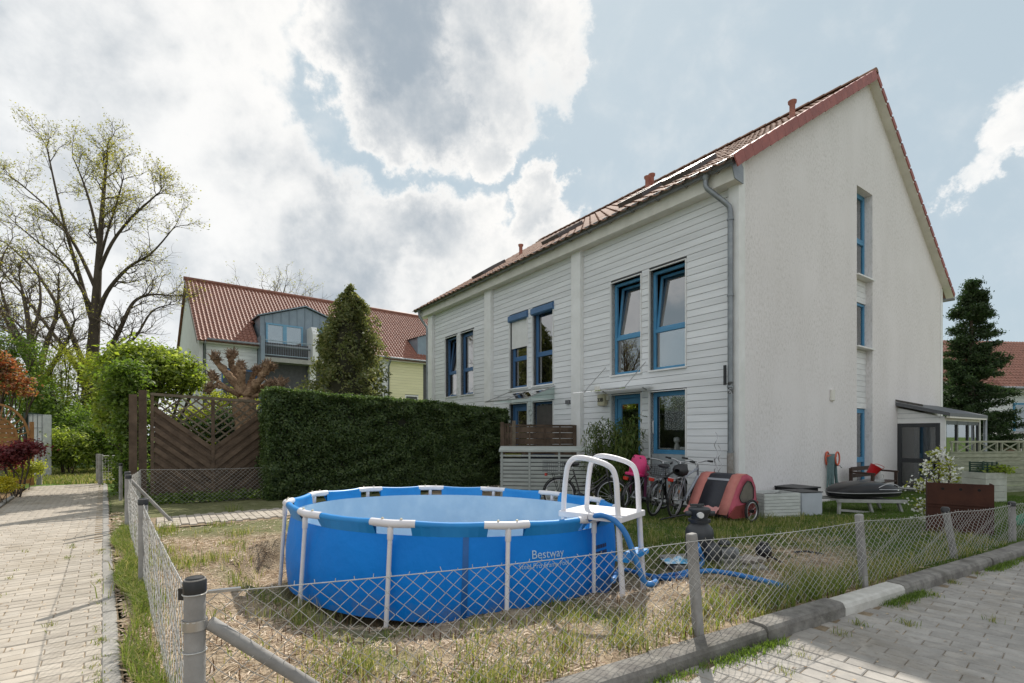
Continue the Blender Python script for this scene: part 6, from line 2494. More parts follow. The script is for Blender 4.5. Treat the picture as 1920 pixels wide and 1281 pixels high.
tile_roof(fh, fro, tb_3, 70, 18, .205, .34, red_tile, limit=0, hs=1.1)
MB().tube([(-.3, -.55, 3.72), (14, -.55, 3.72)], .08, 8).build('gutter', zinc, fh, smooth=True)
MB().box(-.3, 14, -.45, 0, 3.5, 3.66).build('eave_box', cream, fh)
for x in (2.5, 2.85):
    MB().lathe([(.1, 4.9), (.1, 5.6), (.14, 5.65), (.14, 5.8), (.1, 5.8)], 10, (x, 1.5, 0)).build('vent_pipe', terra, fro)
wn = MB()
for a, b, c, d in ((3.5, 3.6, 0.6, 3.0), (4.5, 4.6, .6, 3.0), (3.6, 4.5, .6, .7), (3.6, 4.5, 2.9, 3.0)):
    wn.box(a, b, -.05, .0, c, d)
wo = wn.build('window', blue, fh)
MB().box(3.6, 4.5, -.03, -.024, .7, 2.9).build('pane', glass, wo)
cs = thing('corrugated_shed', 'low shed with corrugated roof in front of the far house', 'shed', (20.4, 22.0, -.2), R(20))
MB().box(0, 6, 0, 2, 0, 1.55).build('wall', pale_wall, cs)
cr = MB()
for i in range(60):
    x = i * .1
    cr.raw([(x, -.15, 1.56), (x + .05, -.15, 1.60), (x + .05, 2.1, 1.75), (x, 2.1, 1.71)], [(0, 1, 2, 3)])
    cr.raw([(x + .05, -.15, 1.60), (x + .1, -.15, 1.56), (x + .1, 2.1, 1.71), (x + .05, 2.1, 1.75)], [(0, 1, 2, 3)])
cr.build('corrugated_sheet', mat('corrugated', (.30, .30, .29), .6), cs)
MB().box(1.0, 2.8, -.03, .0, .2, 1.3).build('wood_panel', mat('brown_door', (.16, .09, .05), .7), cs)

# ------------------------------------------------------------------ the far left: trellis, stone-basket wall, wire fence
ow = mat('orange_brown_wood', (.40, .20, .07), .7, (.28, .13, .045), scale=5, bump=.2, bscale=30, rnd=.1)
tl_ = thing('arched_trellis', 'orange-brown wooden fence panel with arched sunburst top', 'trellis', (-13.95, 12.75, -.05), R(58))
aw = 1.35
for x in (-.08, aw):
    MB().box(x, x + .08, -.04, .04, 0, 1.75 if x > 0 else 2.55).build('post', ow, tl_)
for i in range(10):
    MB().bar((0, .012 * (i % 2), .12 + i * .115), (aw, .012 * (i % 2), .12 + i * .115), .018, .105).build('board', ow, tl_)
for x in (.2, .45, .7, .95, 1.2):
    MB().box(x - .02, x + .02, .03, .045, .05, 1.2).build('batten', ow, tl_)
for i in range(5):
    z = 1.27 + i * .115
    hw = .42 * math.sqrt(max(0, 1 - ((z - 1.2) / .62) ** 2))
    if hw > .08:
        MB().bar((aw / 2 - hw, .012 * (i % 2), z), (aw / 2 + hw, .012 * (i % 2), z), .018, .105).build('board', ow, tl_)
for r_ in (.42, .66):
    pts = [(aw / 2 + r_ * math.cos(b), 0, 1.25 + r_ * 1.45 * math.sin(b)) for b in [math.pi * i / 16 for i in range(17)]]
    a_ = MB()
    for p, q in zip(pts[:-1], pts[1:]):
        a_.bar(p, q, .045, .05)
    a_.build('arch', ow, tl_)
for i in range(1, 14):
    b = math.pi * i / 14
    MB().bar((aw / 2 + .43 * math.cos(b), 0, 1.25 + .43 * 1.45 * math.sin(b)), (aw / 2 + .65 * math.cos(b), 0, 1.25 + .65 * 1.45 * math.sin(b)), .02, .025).build('ray_slat', ow, tl_)
gbw = thing('stone_basket_wall', 'pale wire-basket stone wall beside the arched trellis', 'gabion wall', (-15.2, 16.4, -.05), R(-14))
gst = mat('pale_gabion_stone', (.74, .74, .75), .8, (.58, .58, .60), scale=7, bump=.5, bscale=12)
MB().box(-.62, 0, 0, .25, 0, 2.05).build('stone_fill', gst, gbw)
gm_ = MB()
for i in range(6):
    gm_.tube([(-.64, .26, .02 + i * .4), (.02, .26, .02 + i * .4)], .008, 4)
    gm_.tube([(-.64, -.01, .02 + i * .4), (.02, -.01, .02 + i * .4)], .008, 4)
for i in range(4):
    gm_.tube([(-.62 + i * .2, .26, 0), (-.62 + i * .2, .26, 2.05)], .008, 4)
    gm_.tube([(-.62 + i * .2, -.01, 0), (-.62 + i * .2, -.01, 2.05)], .008, 4)
gm_.build('wire_basket', zinc, gbw)
MB().box(-.72, -.63, -.08, .32, 0, 2.12).build('end_post', mat('dark_green_post', (.015, .035, .02), .5), gbw)
gwf = thing('green_wire_fence', 'green welded wire fence at the picture edge below the maple', 'fence')
g0, g1 = Vector((-11.0, 10.6, -.05)), Vector((-12.6, 12.6, -.05))
mb = MB()
for i in range(9):
    mb.tube([g0 + Vector((0, 0, i * .12)), g1 + Vector((0, 0, i * .12))], .005, 4)
for i in range(22):
    e = g0.lerp(g1, i / 21)
    mb.tube([e, e + Vector((0, 0, 1.0))], .004, 4)
mb.build('wire_panel', mat('green_wire', (.04, .12, .08), .5), gwf)
for e in (g0, g1):
    MB().tube([e - Vector((0, 0, .2)), e + Vector((0, 0, 1.05))], .03, 8).build('post', _mats['green_wire'], gwf)
# ------------------------------------------------------------------ trees and shrubs
bark_d = mat('dark_bark', (.12, .095, .075), .95, (.065, .052, .04), scale=4, bump=.6, bscale=14, stretch=(1, 1, .3), spec=.15, bdist=.03)
bark_p = mat('plane_bark', (.38, .26, .165), .95, (.15, .095, .06), scale=11, detail=9, bump=1.0, bscale=22, spec=.1, bdist=.05)
twig_m = mat('twig_bark', (.17, .13, .09), .9, (.10, .08, .055), scale=8)


class Skel:
    """grows limbs and collects twig ends"""

    def __init__(self, seed):
        self.r = random.Random(seed)
        self.mb = MB()
        self.fine = MB()
        self.tips = []

    def limb(self, pts, r0, r1, n=8):
        pts = smooth_path(pts, 5)
        k = len(pts)
        self.mb.tube(pts, [r0 + (r1 - r0) * (i / (k - 1)) ** .8 for i in range(k)], n)
        return pts

    def sprout(self, p, d, ln, rad, lev, up=.12, wig=.22):
        r = self.r
        pts = [p]
        n = 4
        for i in range(n):
            d = (d + Vector((r.gauss(0, wig), r.gauss(0, wig), r.gauss(0, wig) + up * (1 - d.z)))).normalized()
            pts.append(pts[-1] + d * ln / n)
        (self.mb if lev > 1 else self.fine).tube(pts, [rad * (1 - .62 * i / n) for i in range(n + 1)], 5 if lev > 1 else 3, caps=False)
        if lev <= 0:
            self.tips += pts[2:]
            return
        for i in range(1, n + 1):
            for _ in range(2 if lev > 0 and r.random() < .75 else 1):
                a = (pts[i] - pts[i - 1]).normalized()
                o = Vector((r.gauss(0, 1), r.gauss(0, 1), r.gauss(0, .8)))
                o = (o - a * o.dot(a)).normalized()
                dd = (a * .75 + o * r.uniform(.5, .95)).normalized()
                self.sprout(pts[i], dd, ln * r.uniform(.45, .68), rad * .48, lev - 1, up, wig)


def big_tree(name, label, limbs, Y, seed, leaf_m, n_leaf, leaf_s, sub=(2.6, 3), bark=bark_d, leaf_z=0.0, rads=None, spread=1.6, density=.55, fine_m=None):
    """limbs: lists of (px, py, radius scale) in the plane Y, spread in depth"""
    sk = Skel(seed)
    r = sk.r
    base = None
    for li, (pp, r0, r1) in enumerate(limbs):
        dz = 0 if li == 0 else r.uniform(-spread, spread)
        k = len(pp)
        P = [at(x, y, Y + dz * (i / (k - 1))) for i, (x, y) in enumerate(pp)]
        if base is None:
            base = P[0].copy()
        pts = sk.limb(P, r0, r1, 9 if r0 > .15 else 6)
        m = len(pts)
        for i in range(int(m * .30) if li else int(m * .55), m):
            t = i / m
            for _ in range(1 if r.random() < density else 0):
                a = (pts[min(i + 1, m - 1)] - pts[max(i - 1, 0)]).normalized()
                o = Vector((r.gauss(0, 1), r.gauss(0, 1), r.gauss(0, .7)))
                o = (o - a * o.dot(a)).normalized()
                sk.sprout(pts[i], (a * .8 + o * .75 + Vector((0, 0, .1))).normalized(), sub[0] * r.uniform(.5, 1) * (1 - .35 * t), max(.02, (r0 + (r1 - r0) * t) * .42), sub[1] - 1)
        sk.sprout(pts[-1], (pts[-1] - pts[-3]).normalized(), sub[0] * .6, r1 * .9, sub[1] - 1)
    t = thing(name, label, 'tree', (base.x, base.y, base.z))
    off = Vector((-base.x, -base.y, -base.z))
    for o in (sk.mb.build('trunk', bark, t, smooth=True), sk.fine.build('twigs', fine_m or twig_m, t)):
        o.location = off
    tips = np.array([p[:] for p in sk.tips])
    if n_leaf:
        rg = np.random.default_rng(seed)
        z0, z1 = tips[:, 2].min(), tips[:, 2].max()
        w = np.clip((tips[:, 2] - z0) / (z1 - z0) - leaf_z, .02, 1)
        idx = rg.choice(len(tips), n_leaf, p=w / w.sum())
        P = tips[idx] + rg.normal(size=(n_leaf, 3)) * .10
        v, f = leaves_arrays(P, leaf_s, rg, aspect=.6)
        o = npmesh('crown', v, f, leaf_m, t)
        o.location = off
    return t


spring = leafmat('spring_leaves', [(.26, .25, .04), (.36, .34, .06), (.20, .21, .04), (.40, .36, .09)], trans=.5)
limbs = [
    ([(166, 868), (165, 760), (170, 690), (176, 620), (180, 560), (184, 500), (188, 440), (194, 360), (200, 290), (206, 232)], 0.384, .035),
    ([(163, 740), (150, 690), (118, 640), (78, 590), (30, 530), (-25, 470)], 0.161, .03),
    ([(168, 700), (135, 620), (95, 540), (45, 470), (-10, 420)], 0.149, .03),
    ([(176, 590), (150, 500), (122, 410), (98, 320), (76, 222)], 0.124, .025),
    ([(184, 520), (140, 430), (90, 360), (40, 315), (0, 285)], 0.099, .02),
    ([(168, 735), (200, 660), (235, 590), (262, 540), (300, 525), (348, 528)], 0.161, .025),
    ([(172, 690), (215, 640), (262, 615), (300, 560), (340, 545)], 0.105, .02),
    ([(180, 580), (205, 520), (250, 470), (300, 440), (350, 385)], 0.124, .02),
    ([(186, 480), (215, 420), (255, 370), (300, 330), (318, 315)], 0.093, .02),
    ([(190, 430), (172, 350), (152, 290), (132, 245)], 0.081, .02),
    ([(188, 460), (205, 400), (228, 330), (240, 285)], 0.074, .02),
    ([(164, 760), (205, 715), (250, 690), (262, 655)], 0.093, .02),
    ([(178, 560), (120, 470), (60, 420), (10, 380)], 0.081, .02),
]
limbs = [([(166 + (x - 166) * .88, 868 + (y - 868) * .92) for x, y in pp], a, b) for pp, a, b in limbs]
big_tree('oak_tree', 'tall spreading tree with sparse yellow-green spring leaves at the path end', limbs, 24.0, 5, spring, 10000, .08, sub=(1.75, 3), leaf_z=.22)
limbs2 = [([(66, 870), (68, 740), (60, 670), (52, 600), (40, 540)], .30, .05), ([(68, 720), (85, 650), (105, 590), (110, 530)], .17, .03), ([(66, 740), (95, 690), (125, 640), (140, 600)], .15, .03),
          ([(64, 700), (30, 640), (5, 590), (-20, 560)], .15, .03), ([(60, 670), (20, 600), (-5, 520)], .12, .03), ([(56, 640), (75, 570), (70, 500)], .1, .02)]
big_tree('bare_tree', 'smaller bare dark-branched tree left of the tall spreading tree', limbs2, 22.5, 8, spring, 2500, .07, sub=(1.9, 3), density=.5)
limbs3 = [([(512, 800), (512, 640), (510, 590), (515, 545)], .35, .05), ([(511, 610), (480, 570), (455, 545)], .15, .03), ([(511, 610), (540, 580), (560, 558)], .15, .03), ([(511, 600), (500, 560), (490, 535)], .12, .03), ([(512, 600), (528, 560), (535, 535)], .12, .03),
          ([(511, 620), (560, 590), (582, 570)], .12, .03), ([(510, 620), (450, 580), (430, 560)], .12, .03)]
limbs4 = [([(-95, 915), (-95, 780), (-90, 700), (-80, 610), (-70, 520)], .20, .03), ([(-94, 760), (-60, 690), (-30, 620), (-8, 560)], .1, .02), ([(-92, 720), (-55, 640), (-20, 560), (5, 480)], .1, .02), ([(-92, 700), (-130, 620), (-150, 540)], .1, .02), ([(-85, 640), (-50, 560), (-25, 490)], .08, .02), ([(-94, 780), (-50, 730), (-15, 680)], .07, .02), ([(-88, 660), (-110, 560), (-115, 470)], .08, .02)]
big_tree('garden_tree', 'bare twiggy tree reaching in over the arched trellis at the picture edge', limbs4, 14.5, 15, spring, 900, .06, sub=(1.3, 3), density=.45, spread=1.2)
big_tree('distant_tree', 'bare tree crown showing above the red tiled roof', limbs3, 48.0, 12, spring, 600, .12, sub=(3.0, 2), density=.5, spread=3)


def leafy(name, label, cat, loc, lumps, n, size, m, stems=5, stem_r=.03, stem_h=None, group=None, aspect=.6, up=.4, seed=1, shell=.5, bark=None, crown='crown', jit=.35):
    """shrub or tree: leaves through a lumpy volume (coordinates relative to loc) on forking stems"""
    rg = np.random.default_rng(seed)
    rr = random.Random(seed)
    t = thing(name, label, cat, loc, group=group)
    extra = []
    for cx, cy, cz, rx, ry, rz in lumps:       # smaller lobes break up every lump's outline
        for _ in range(7):
            d = Vector((rr.gauss(0, 1), rr.gauss(0, 1), rr.gauss(0, 1))).normalized()
            s = rr.uniform(.22, .48)
            extra.append((cx + d.x * rx * .85, cy + d.y * ry * .85, cz + d.z * rz * .85, rx * s, ry * s, rz * s))
    K = max(30, n // 26)         # leaves sit in sprays, with gaps between them
    C, dc = blob_points(rg, K, list(lumps) + extra, shell)
    k = rg.integers(0, K, n)
    sg = np.array([(l[3] * l[4] * l[5]) ** (1 / 3) for l in lumps]).mean() * .13 + size * .7
    P = C[k] + rg.normal(size=(n, 3)) * sg * np.array([1.1, 1.1, .65])
    d = dc[k]
    keep = P[:, 2] > .02
    P, d = P[keep], d[keep]
    v, f = leaves_arrays(P, size, rg, up=up, aspect=aspect, jitter=jit, out=d * .6)
    npmesh(crown, v, f, m, t)
    st = MB()
    for i in range(stems):
        c = lumps[i % len(lumps)]
        b = Vector((rr.gauss(0, .05 + stem_r), rr.gauss(0, .05 + stem_r), -.1))
        e = Vector((c[0] + rr.gauss(0, c[3] * .3), c[1] + rr.gauss(0, c[4] * .3), c[2] + rr.uniform(-.1, .6) * c[5]))
        mid = b.lerp(e, .5) + Vector((rr.gauss(0, .08), rr.gauss(0, .08), .1))
        st.tube(smooth_path([b, mid, e], 5), [stem_r * (1 - .07 * k) for k in range(11)], 6)
        for _ in range(4):
            q = e + Vector((rr.gauss(0, 1) * c[3], rr.gauss(0, 1) * c[4], rr.gauss(0, .8) * c[5])) * .6
            st.tube([mid.lerp(e, rr.uniform(.2, .9)), e.lerp(q, .5) + Vector((0, 0, .05)), q], [stem_r * .45, stem_r * .3, stem_r * .12], 4)
    st.build('trunk' if stems == 1 else 'stems', bark or bark_d, t, smooth=True)
    return t


g_fresh = leafmat('fresh_green', [(.19, .25, .035), (.30, .36, .06), (.10, .16, .022), (.40, .45, .13)], trans=.55)
g_mid = leafmat('mid_green', [(.10, .16, .025), (.17, .25, .045), (.06, .11, .018), (.24, .32, .07)], trans=.5)
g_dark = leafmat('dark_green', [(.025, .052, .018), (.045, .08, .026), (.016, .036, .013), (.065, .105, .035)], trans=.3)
g_hedge = leafmat('yew_green', [(.048, .085, .022), (.08, .13, .035), (.028, .056, .016), (.14, .19, .055), (.08, .12, .048)], trans=.42)
g_thuja = leafmat('thuja_green', [(.13, .155, .05), (.19, .205, .065), (.085, .11, .04), (.28, .26, .10)], trans=.45)
g_yel = leafmat('yellow_green', [(.27, .30, .04), (.37, .39, .07), (.19, .23, .03)], trans=.5)
red_l = leafmat('red_leaves', [(.22, .06, .03), (.30, .10, .05), (.15, .09, .03), (.36, .17, .09), (.16, .17, .04)], trans=.5)
wine_l = leafmat('wine_leaves', [(.13, .026, .03), (.20, .045, .05), (.09, .02, .022), (.26, .08, .075)], trans=.45)
yellow_l = leafmat('yellow_leaves', [(.45, .38, .03), (.55, .48, .05), (.30, .32, .04)], trans=.4)


def L3(px, py, Y, rx, rz, ry=None, o=(0, 0, 0)):
    p = at(px, py, Y)
    return (p.x - o[0], p.y - o[1], p.z - o[2], rx, ry or rx, rz)


def shrub(name, label, cat, px, Y, spec, n, size, m, z=-.06, **kw):
    o = Vector(((px - 960) / F_PX * Y, Y, z))
    lumps = []
    for x, y, rxp, rzp in spec:          # lump centre and half-sizes as seen from the street, in pixels at distance Y
        p = at(x, y, Y)
        s = Y / F_PX
        lumps.append((p.x - o.x, random.Random(x + y).uniform(-.3, .3) * rxp * s, p.z - o.z, rxp * s, max(rxp * s * .8, .25), rzp * s))
    return leafy(name, label, cat, o, lumps, n, size, m, **kw)


shrub('leafy_tree', 'bushy bright green tree left of the dormer house above the lattice', 'tree', 268, 13.0, [(265, 700, 70, 45), (225, 720, 45, 45), (315, 705, 50, 42), (345, 690, 22, 20), (250, 770, 42, 55), (365, 715, 14, 12), (290, 665, 35, 20)], 15000, .11, g_fresh, seed=21, stems=7, stem_r=.05)
shrub('dark_shrub', 'dark green shrub wall behind the fence posts next to the lattice', 'shrub', 244, 11.4, [(240, 790, 26, 50), (243, 860, 24, 50), (246, 905, 18, 35), (234, 735, 28, 40), (246, 700, 26, 28)], 9000, .085, g_mid, seed=22, stems=4)
shrub('willow_shrub', 'tall loose yellow-green shrub under the spreading tree', 'shrub', 120, 20.5, [(115, 700, 55, 50), (85, 740, 40, 50), (150, 745, 50, 40), (135, 670, 40, 30), (165, 690, 25, 30)], 9000, .085, g_yel, seed=23, stems=9, aspect=.35, shell=.2)
shrub('mixed_shrub', 'bright green leafy shrub behind the lawn at the path end', 'shrub', 130, 19.0, [(110, 790, 40, 45), (160, 800, 45, 35), (205, 815, 32, 38), (90, 750, 25, 35), (175, 840, 50, 30)], 12000, .11, g_mid, seed=24, stems=6)
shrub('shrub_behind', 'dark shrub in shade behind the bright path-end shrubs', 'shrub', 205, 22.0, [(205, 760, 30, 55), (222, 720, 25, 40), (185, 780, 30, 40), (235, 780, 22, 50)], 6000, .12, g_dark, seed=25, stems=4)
shrub('laurel_bush', 'round glossy bush standing on the grass at the path end', 'shrub', 128, 17.3, [(125, 835, 38, 30), (105, 850, 22, 20), (150, 848, 22, 22)], 5000, .12, g_fresh, seed=26, stems=4, aspect=.4)
shrub('privet_bush', 'pale-leaved shrub right of the round bush near the wire gate', 'shrub', 205, 18.0, [(200, 830, 30, 38), (222, 850, 16, 30), (180, 815, 24, 26)], 5000, .09, g_mid, seed=27, stems=4)
shrub('red_leaf_tree', 'orange-red leaved tree above the arched trellis', 'tree', 12, 14.5, [(10, 695, 20, 22), (30, 718, 18, 14), (-12, 665, 25, 22), (50, 733, 10, 7), (-20, 710, 25, 35)], 3000, .09, red_l, seed=28, stems=4)
shrub('red_maple', 'small dark red maple beside the path edge', 'shrub', 22, 11.2, [(20, 850, 28, 14), (45, 838, 26, 12), (10, 870, 22, 10), (60, 842, 14, 8), (-5, 850, 20, 14)], 3200, .07, wine_l, seed=29, stems=6, stem_r=.02, shell=.2)
shrub('yellow_shrub', 'low bright yellow plant at the picture edge below the maple', 'plant', 6, 10.2, [(5, 908, 16, 12), (18, 912, 8, 8)], 1500, .04, yellow_l, seed=30, stems=4, stem_r=.008)
shrub('low_shrub', 'low yellow-green shrub between red maple and gate post', 'plant', 45, 12.6, [(45, 882, 20, 12), (60, 876, 14, 12), (30, 890, 14, 9)], 2600, .05, g_yel, seed=31, stems=4, stem_r=.01)
shrub('tree_behind_trellis', 'dull green tree behind the red leaves at the picture edge', 'tree', 30, 19.0, [(20, 640, 40, 35), (50, 680, 30, 45), (-10, 690, 40, 60), (60, 760, 25, 40)], 5000, .10, g_mid, seed=33, stems=4)
shrub('tall_shrub', 'dull green shrub mass behind the pale stone wall', 'shrub', 70, 23.5, [(60, 760, 40, 60), (20, 770, 40, 60), (100, 740, 35, 55), (-15, 740, 40, 70)], 9000, .12, g_mid, seed=38, stems=5)
shrub('box_shrub', 'yellow-green clipped shrub showing over the lattice fence', 'shrub', 432, 14.2, [(415, 745, 28, 12), (445, 742, 22, 12), (470, 748, 20, 10), (430, 790, 50, 40), (345, 790, 45, 30), (380, 800, 40, 40)], 8000, .075, g_yel, seed=34, stems=5)
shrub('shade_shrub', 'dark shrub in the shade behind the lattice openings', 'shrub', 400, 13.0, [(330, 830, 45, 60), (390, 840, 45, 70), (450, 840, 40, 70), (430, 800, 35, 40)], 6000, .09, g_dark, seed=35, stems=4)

# cone-shaped thuja before the dormer house
Yt = 17.0
sx_ = Yt / F_PX
bx_, zb_ = (655 - 960) * sx_, -.1
rg = np.random.default_rng(41)
n = 30000
kc = 380
cz, ca, cr_ = rg.uniform(0, 1, kc) ** 1.1, rg.uniform(0, 2 * math.pi, kc), rg.uniform(.62, 1.26, kc)
ci = rg.integers(0, kc, n)
zz = np.clip(cz[ci] + rg.normal(size=n) * .022, 0, 1.04)
ang = ca[ci] + rg.normal(size=n) * .11
lob = 1 + .13 * np.sin(ang * 3 + zz * 9) + .10 * np.sin(ang * 7 - zz * 23) + .08 * np.sin(ang * 12 + zz * 41)
prof_r = 1.30 * np.interp(zz, [0, .15, .45, .75, .9, 1.0], [.85, 1.0, .93, .66, .44, .10]) * lob
rad = prof_r * cr_[ci] * (1 - .25 * rg.uniform(0, 1, n) ** 2) + rg.normal(size=n) * .03
P = np.stack([np.cos(ang) * rad, np.sin(ang) * rad, .1 + zz * 6.15], 1)
v, f = leaves_arrays(P, .11, rg, up=.1, aspect=.45, out=np.stack([np.cos(ang), np.sin(ang), .5 + 0 * ang], 1) * .5)
th = thing('thuja_tree', 'dense cone-shaped evergreen in front of the dormer house', 'tree', (bx_, Yt, zb_))
npmesh('crown', v, f, g_thuja, th)
MB().tube([(0, 0, -.1), (0, 0, 5.6)], [.14, .02], 8).build('trunk', bark_d, th)
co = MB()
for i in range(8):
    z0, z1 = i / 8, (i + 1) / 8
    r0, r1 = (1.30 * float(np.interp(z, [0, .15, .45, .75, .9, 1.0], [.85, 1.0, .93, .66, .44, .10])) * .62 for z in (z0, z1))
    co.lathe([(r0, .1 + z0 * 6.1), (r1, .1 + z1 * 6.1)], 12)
co.build('dark_core', mat('core_shade', (.05, .048, .025), .95), th)  # dark hollow core stands for the shade inside the crown

# dark conifer behind the house on the right
Yc = 21.0
cn3 = thing('dark_conifer', 'ragged dark conifer between the gable and the far house', 'tree', ((1822 - 960) / F_PX * Yc, Yc, -.2))
rg = np.random.default_rng(43)
rr = random.Random(43)
PP, DD = [], []
br = MB()
for i in range(150):
    z = rr.uniform(.6, 7.9)
    a = rr.uniform(0, 6.28)
    ln = (1.0 - z / 8.4) ** .75 * 1.65 * rr.uniform(.7, 1.2) + .08
    tip = Vector((math.cos(a) * ln, math.sin(a) * ln, z + ln * rr.uniform(-.05, .35)))
    br.tube([(0, 0, z), tip * .5 + Vector((0, 0, z * .5)), tip], [.03, .02, .008], 4)
    k = int(140 + 260 * ln)
    t = rg.uniform(.15, 1.05, k)[:, None]
    base = np.array([0, 0, z])
    q = base + (np.array(tip[:]) - base) * t + rg.normal(size=(k, 3)) * np.array([.13, .13, .09]) * (1.1 - .5 * t)
    q[:, 2] -= .12 * t[:, 0] * rg.uniform(0, 1, k)
    PP.append(q)
P = np.concatenate(PP)
v, f = leaves_arrays(P, .12, rg, up=.0, aspect=.35)
npmesh('crown', v, f, g_dark, cn3)
br.tube([(0, 0, -.2), (0, 0, 8.0)], [.18, .02], 8)
br.build('trunk', bark_d, cn3)

# pollarded tree behind the lattice
Yp = 12.6
pol = thing('pollarded_tree', 'pollarded tree with stubby knobbed branches behind the lattice fence', 'tree', at(462, 0, Yp).xy.to_3d() + Vector((0, 0, -.1)))
po = Vector(pol.location)
pk = Skel(3)
kn = MB()


def pb(path, r0, r1, knob=True):
    rr = pk.r
    P = [at(x, y, Yp + dy) - po for x, y, dy in path]
    pts = smooth_path(P, 6)
    k = len(pts)
    pts = [p + Vector((rr.gauss(0, .012), rr.gauss(0, .012), rr.gauss(0, .008))) for p in pts]
    pk.mb.tube(pts, [(r0 + (r1 - r0) * i / (k - 1)) * (.66 if knob else 1) * rr.uniform(.84, 1.16) for i in range(k)], 11)
    if not knob:
        return
    for i in range(2, k):          # cut stubs and burrs along the limb
        o = Vector((rr.gauss(0, 1), rr.gauss(0, 1), rr.gauss(0, 1))).normalized()
        s = rr.uniform(.03, .06)
        pk.mb.lathe([(.0, -s), (.7 * s, -.7 * s), (s, 0), (.7 * s, .7 * s), (.0, s)], 6, pts[i] + o * r1 * .8)
    e = P[-1]
    d = (P[-1] - P[-2]).normalized()
    rr = pk.r
    for _ in range(6):      # knuckles
        c = e + Vector((rr.gauss(0, .065), rr.gauss(0, .065), rr.gauss(0, .06)))
        s = rr.uniform(.04, .075)
        pk.mb.lathe([(.0, -s), (.7 * s, -.7 * s), (s, 0), (.7 * s, .7 * s), (.0, s)], 7, c)
        for _ in range(22):
            o = Vector((rr.gauss(0, 1), rr.gauss(0, 1), rr.gauss(.3, 1))).normalized()
            pk.fine.tube([c + o * s * .6, c + o * (s + rr.uniform(.03, .11)) + Vector((0, 0, .02))], [.013, .005], 4)


pb([(462, 880, 0), (462, 800, 0), (458, 755, 0)], .25, .25, False)
pb([(455, 740, 0), (435, 712, -.1), (415, 690, -.15), (403, 672, -.2)], .19, .08)
pb([(452, 735, 0), (440, 700, .1), (434, 680, .1), (431, 662, .1)], .16, .07)
pb([(455, 735, 0), (452, 705, -.1), (447, 685, -.1)], .17, .09)
pb([(450, 742, 0), (425, 728, -.2), (405, 724, -.25), (392, 727, -.3)], .11, .06)
pb([(440, 735, 0), (415, 720, .1), (400, 706, .2)], .06, .03)
pb([(462, 742, 0), (480, 722, -.1), (492, 702, -.15), (503, 685, -.15)], .18, .10)
pb([(465, 742, 0), (490, 728, .1), (512, 718, .15), (529, 713, .2)], .13, .09)
pb([(462, 735, 0), (472, 712, .2), (480, 695, .2)], .12, .07)
pb([(470, 745, 0), (500, 735, .0), (515, 722, -.1)], .10, .06)
pk.mb.build('trunk', bark_p, pol, smooth=True)
pk.fine.build('knob_twigs', mat('knob_twig', (.25, .165, .105), .9, (.13, .085, .055), scale=12), pol)

# clipped hedge
hg = thing('clipped_hedge', 'tall clipped dark evergreen hedge behind the pool', 'hedge', (-4.97, 10.3, 0), math.atan2(HB.y, HB.x))
HLn, HDp = 6.0, .95
rg = np.random.default_rng(51)


def hedge_h(x):
    return 2.28 - .27 * (x / HLn) ** 1.1


n = 90000
face = rg.choice(4, n, p=[.60, .24, .06, .10])
U = rg.uniform(0, 1, (n, 2))
x = U[:, 0] * HLn
z = U[:, 1] * hedge_h(x)
y = np.zeros(n)
bul = .07 * wob(x * 2.2, z * 2.2, 4, 20)
y = np.where(face == 0, -bul, y)
tp = face == 1
y = np.where(tp, U[:, 1] * HDp, y)
z = np.where(tp, hedge_h(x) + .03 * wob(x * 3, y * 3, 2, 18) + np.abs(rg.normal(size=n)) * .025, z)
le, re = face == 2, face == 3
x = np.where(le, 0 + bul * .6, np.where(re, HLn - bul, x))
y = np.where(le | re, U[:, 0] * HDp, y)
z = np.where(le | re, U[:, 1] * (hedge_h(np.where(le, 0, HLn)) - .02), z)
inn = rg.uniform(0, 1, n) ** 1.8 * .16
edge = np.exp(-((hedge_h(x) - z) / .12) ** 2)
y = y + np.where(face == 0, inn + .06 * edge, 0)
z = z - np.where(tp, inn * .6, 0)
x = x + np.where(le, inn, np.where(re, -inn - .05 * edge, 0))
nout = np.stack([np.where(le, -1., np.where(re, 1., 0)), np.where(face == 0, -1., 0), np.where(tp, 1., 0.25)], 1)
v, f = leaves_arrays(np.stack([x, y, z], 1), .058, rg, up=.0, aspect=.55, out=nout * .9)
npmesh('foliage', v, f, g_hedge, hg)
MB().prism([(.16, .16, 0), (HLn - .17, .16, 0), (HLn - .17, .16, hedge_h(HLn) - .14), (.16, .16, hedge_h(0) - .14)], (0, HDp - .3, 0)).build('dark_core', mat('hedge_inside', (.018, .02, .010), .95), hg, fixn=True)  # solid dark block stands for the shaded inside, stops see-through
st = MB()
for i in range(12):
    st.tube([(.3 + i * .47, .35, -.1), (.32 + i * .47, .4, 1.0)], .025, 6)
st.build('stems', bark_d, hg)

# bamboo and shrub by the front door
bp_ = hp_(-.70, 2.5, -.18)
bam = thing('bamboo', 'clump of bamboo with long drooping leaves in front of the blue door', 'plant', bp_)
rr = random.Random(61)
rg = np.random.default_rng(61)
canes = MB()
tips = []
for i in range(80):
    b = Vector((rr.gauss(0, .20), rr.gauss(0, .15), 0))
    h = rr.uniform(.5, 1.95)
    e = b + Vector((rr.gauss(0, .22), rr.gauss(0, .2), h))
    m_ = b.lerp(e, .5) + Vector((rr.gauss(0, .03), rr.gauss(0, .03), .06))
    pts = smooth_path([b, m_, e], 5)
    canes.tube(pts, [.007 * (1 - .06 * k) for k in range(len(pts))], 5)
    for p in pts[2:]:
        for _ in range(9):
            tips.append(p + Vector((rr.gauss(0, .06), rr.gauss(0, .06), rr.gauss(0, .05))))
canes.build('canes', mat('bamboo_cane', (.20, .22, .06), .5), bam)
P = np.array([p[:] for p in tips])
n = len(P)
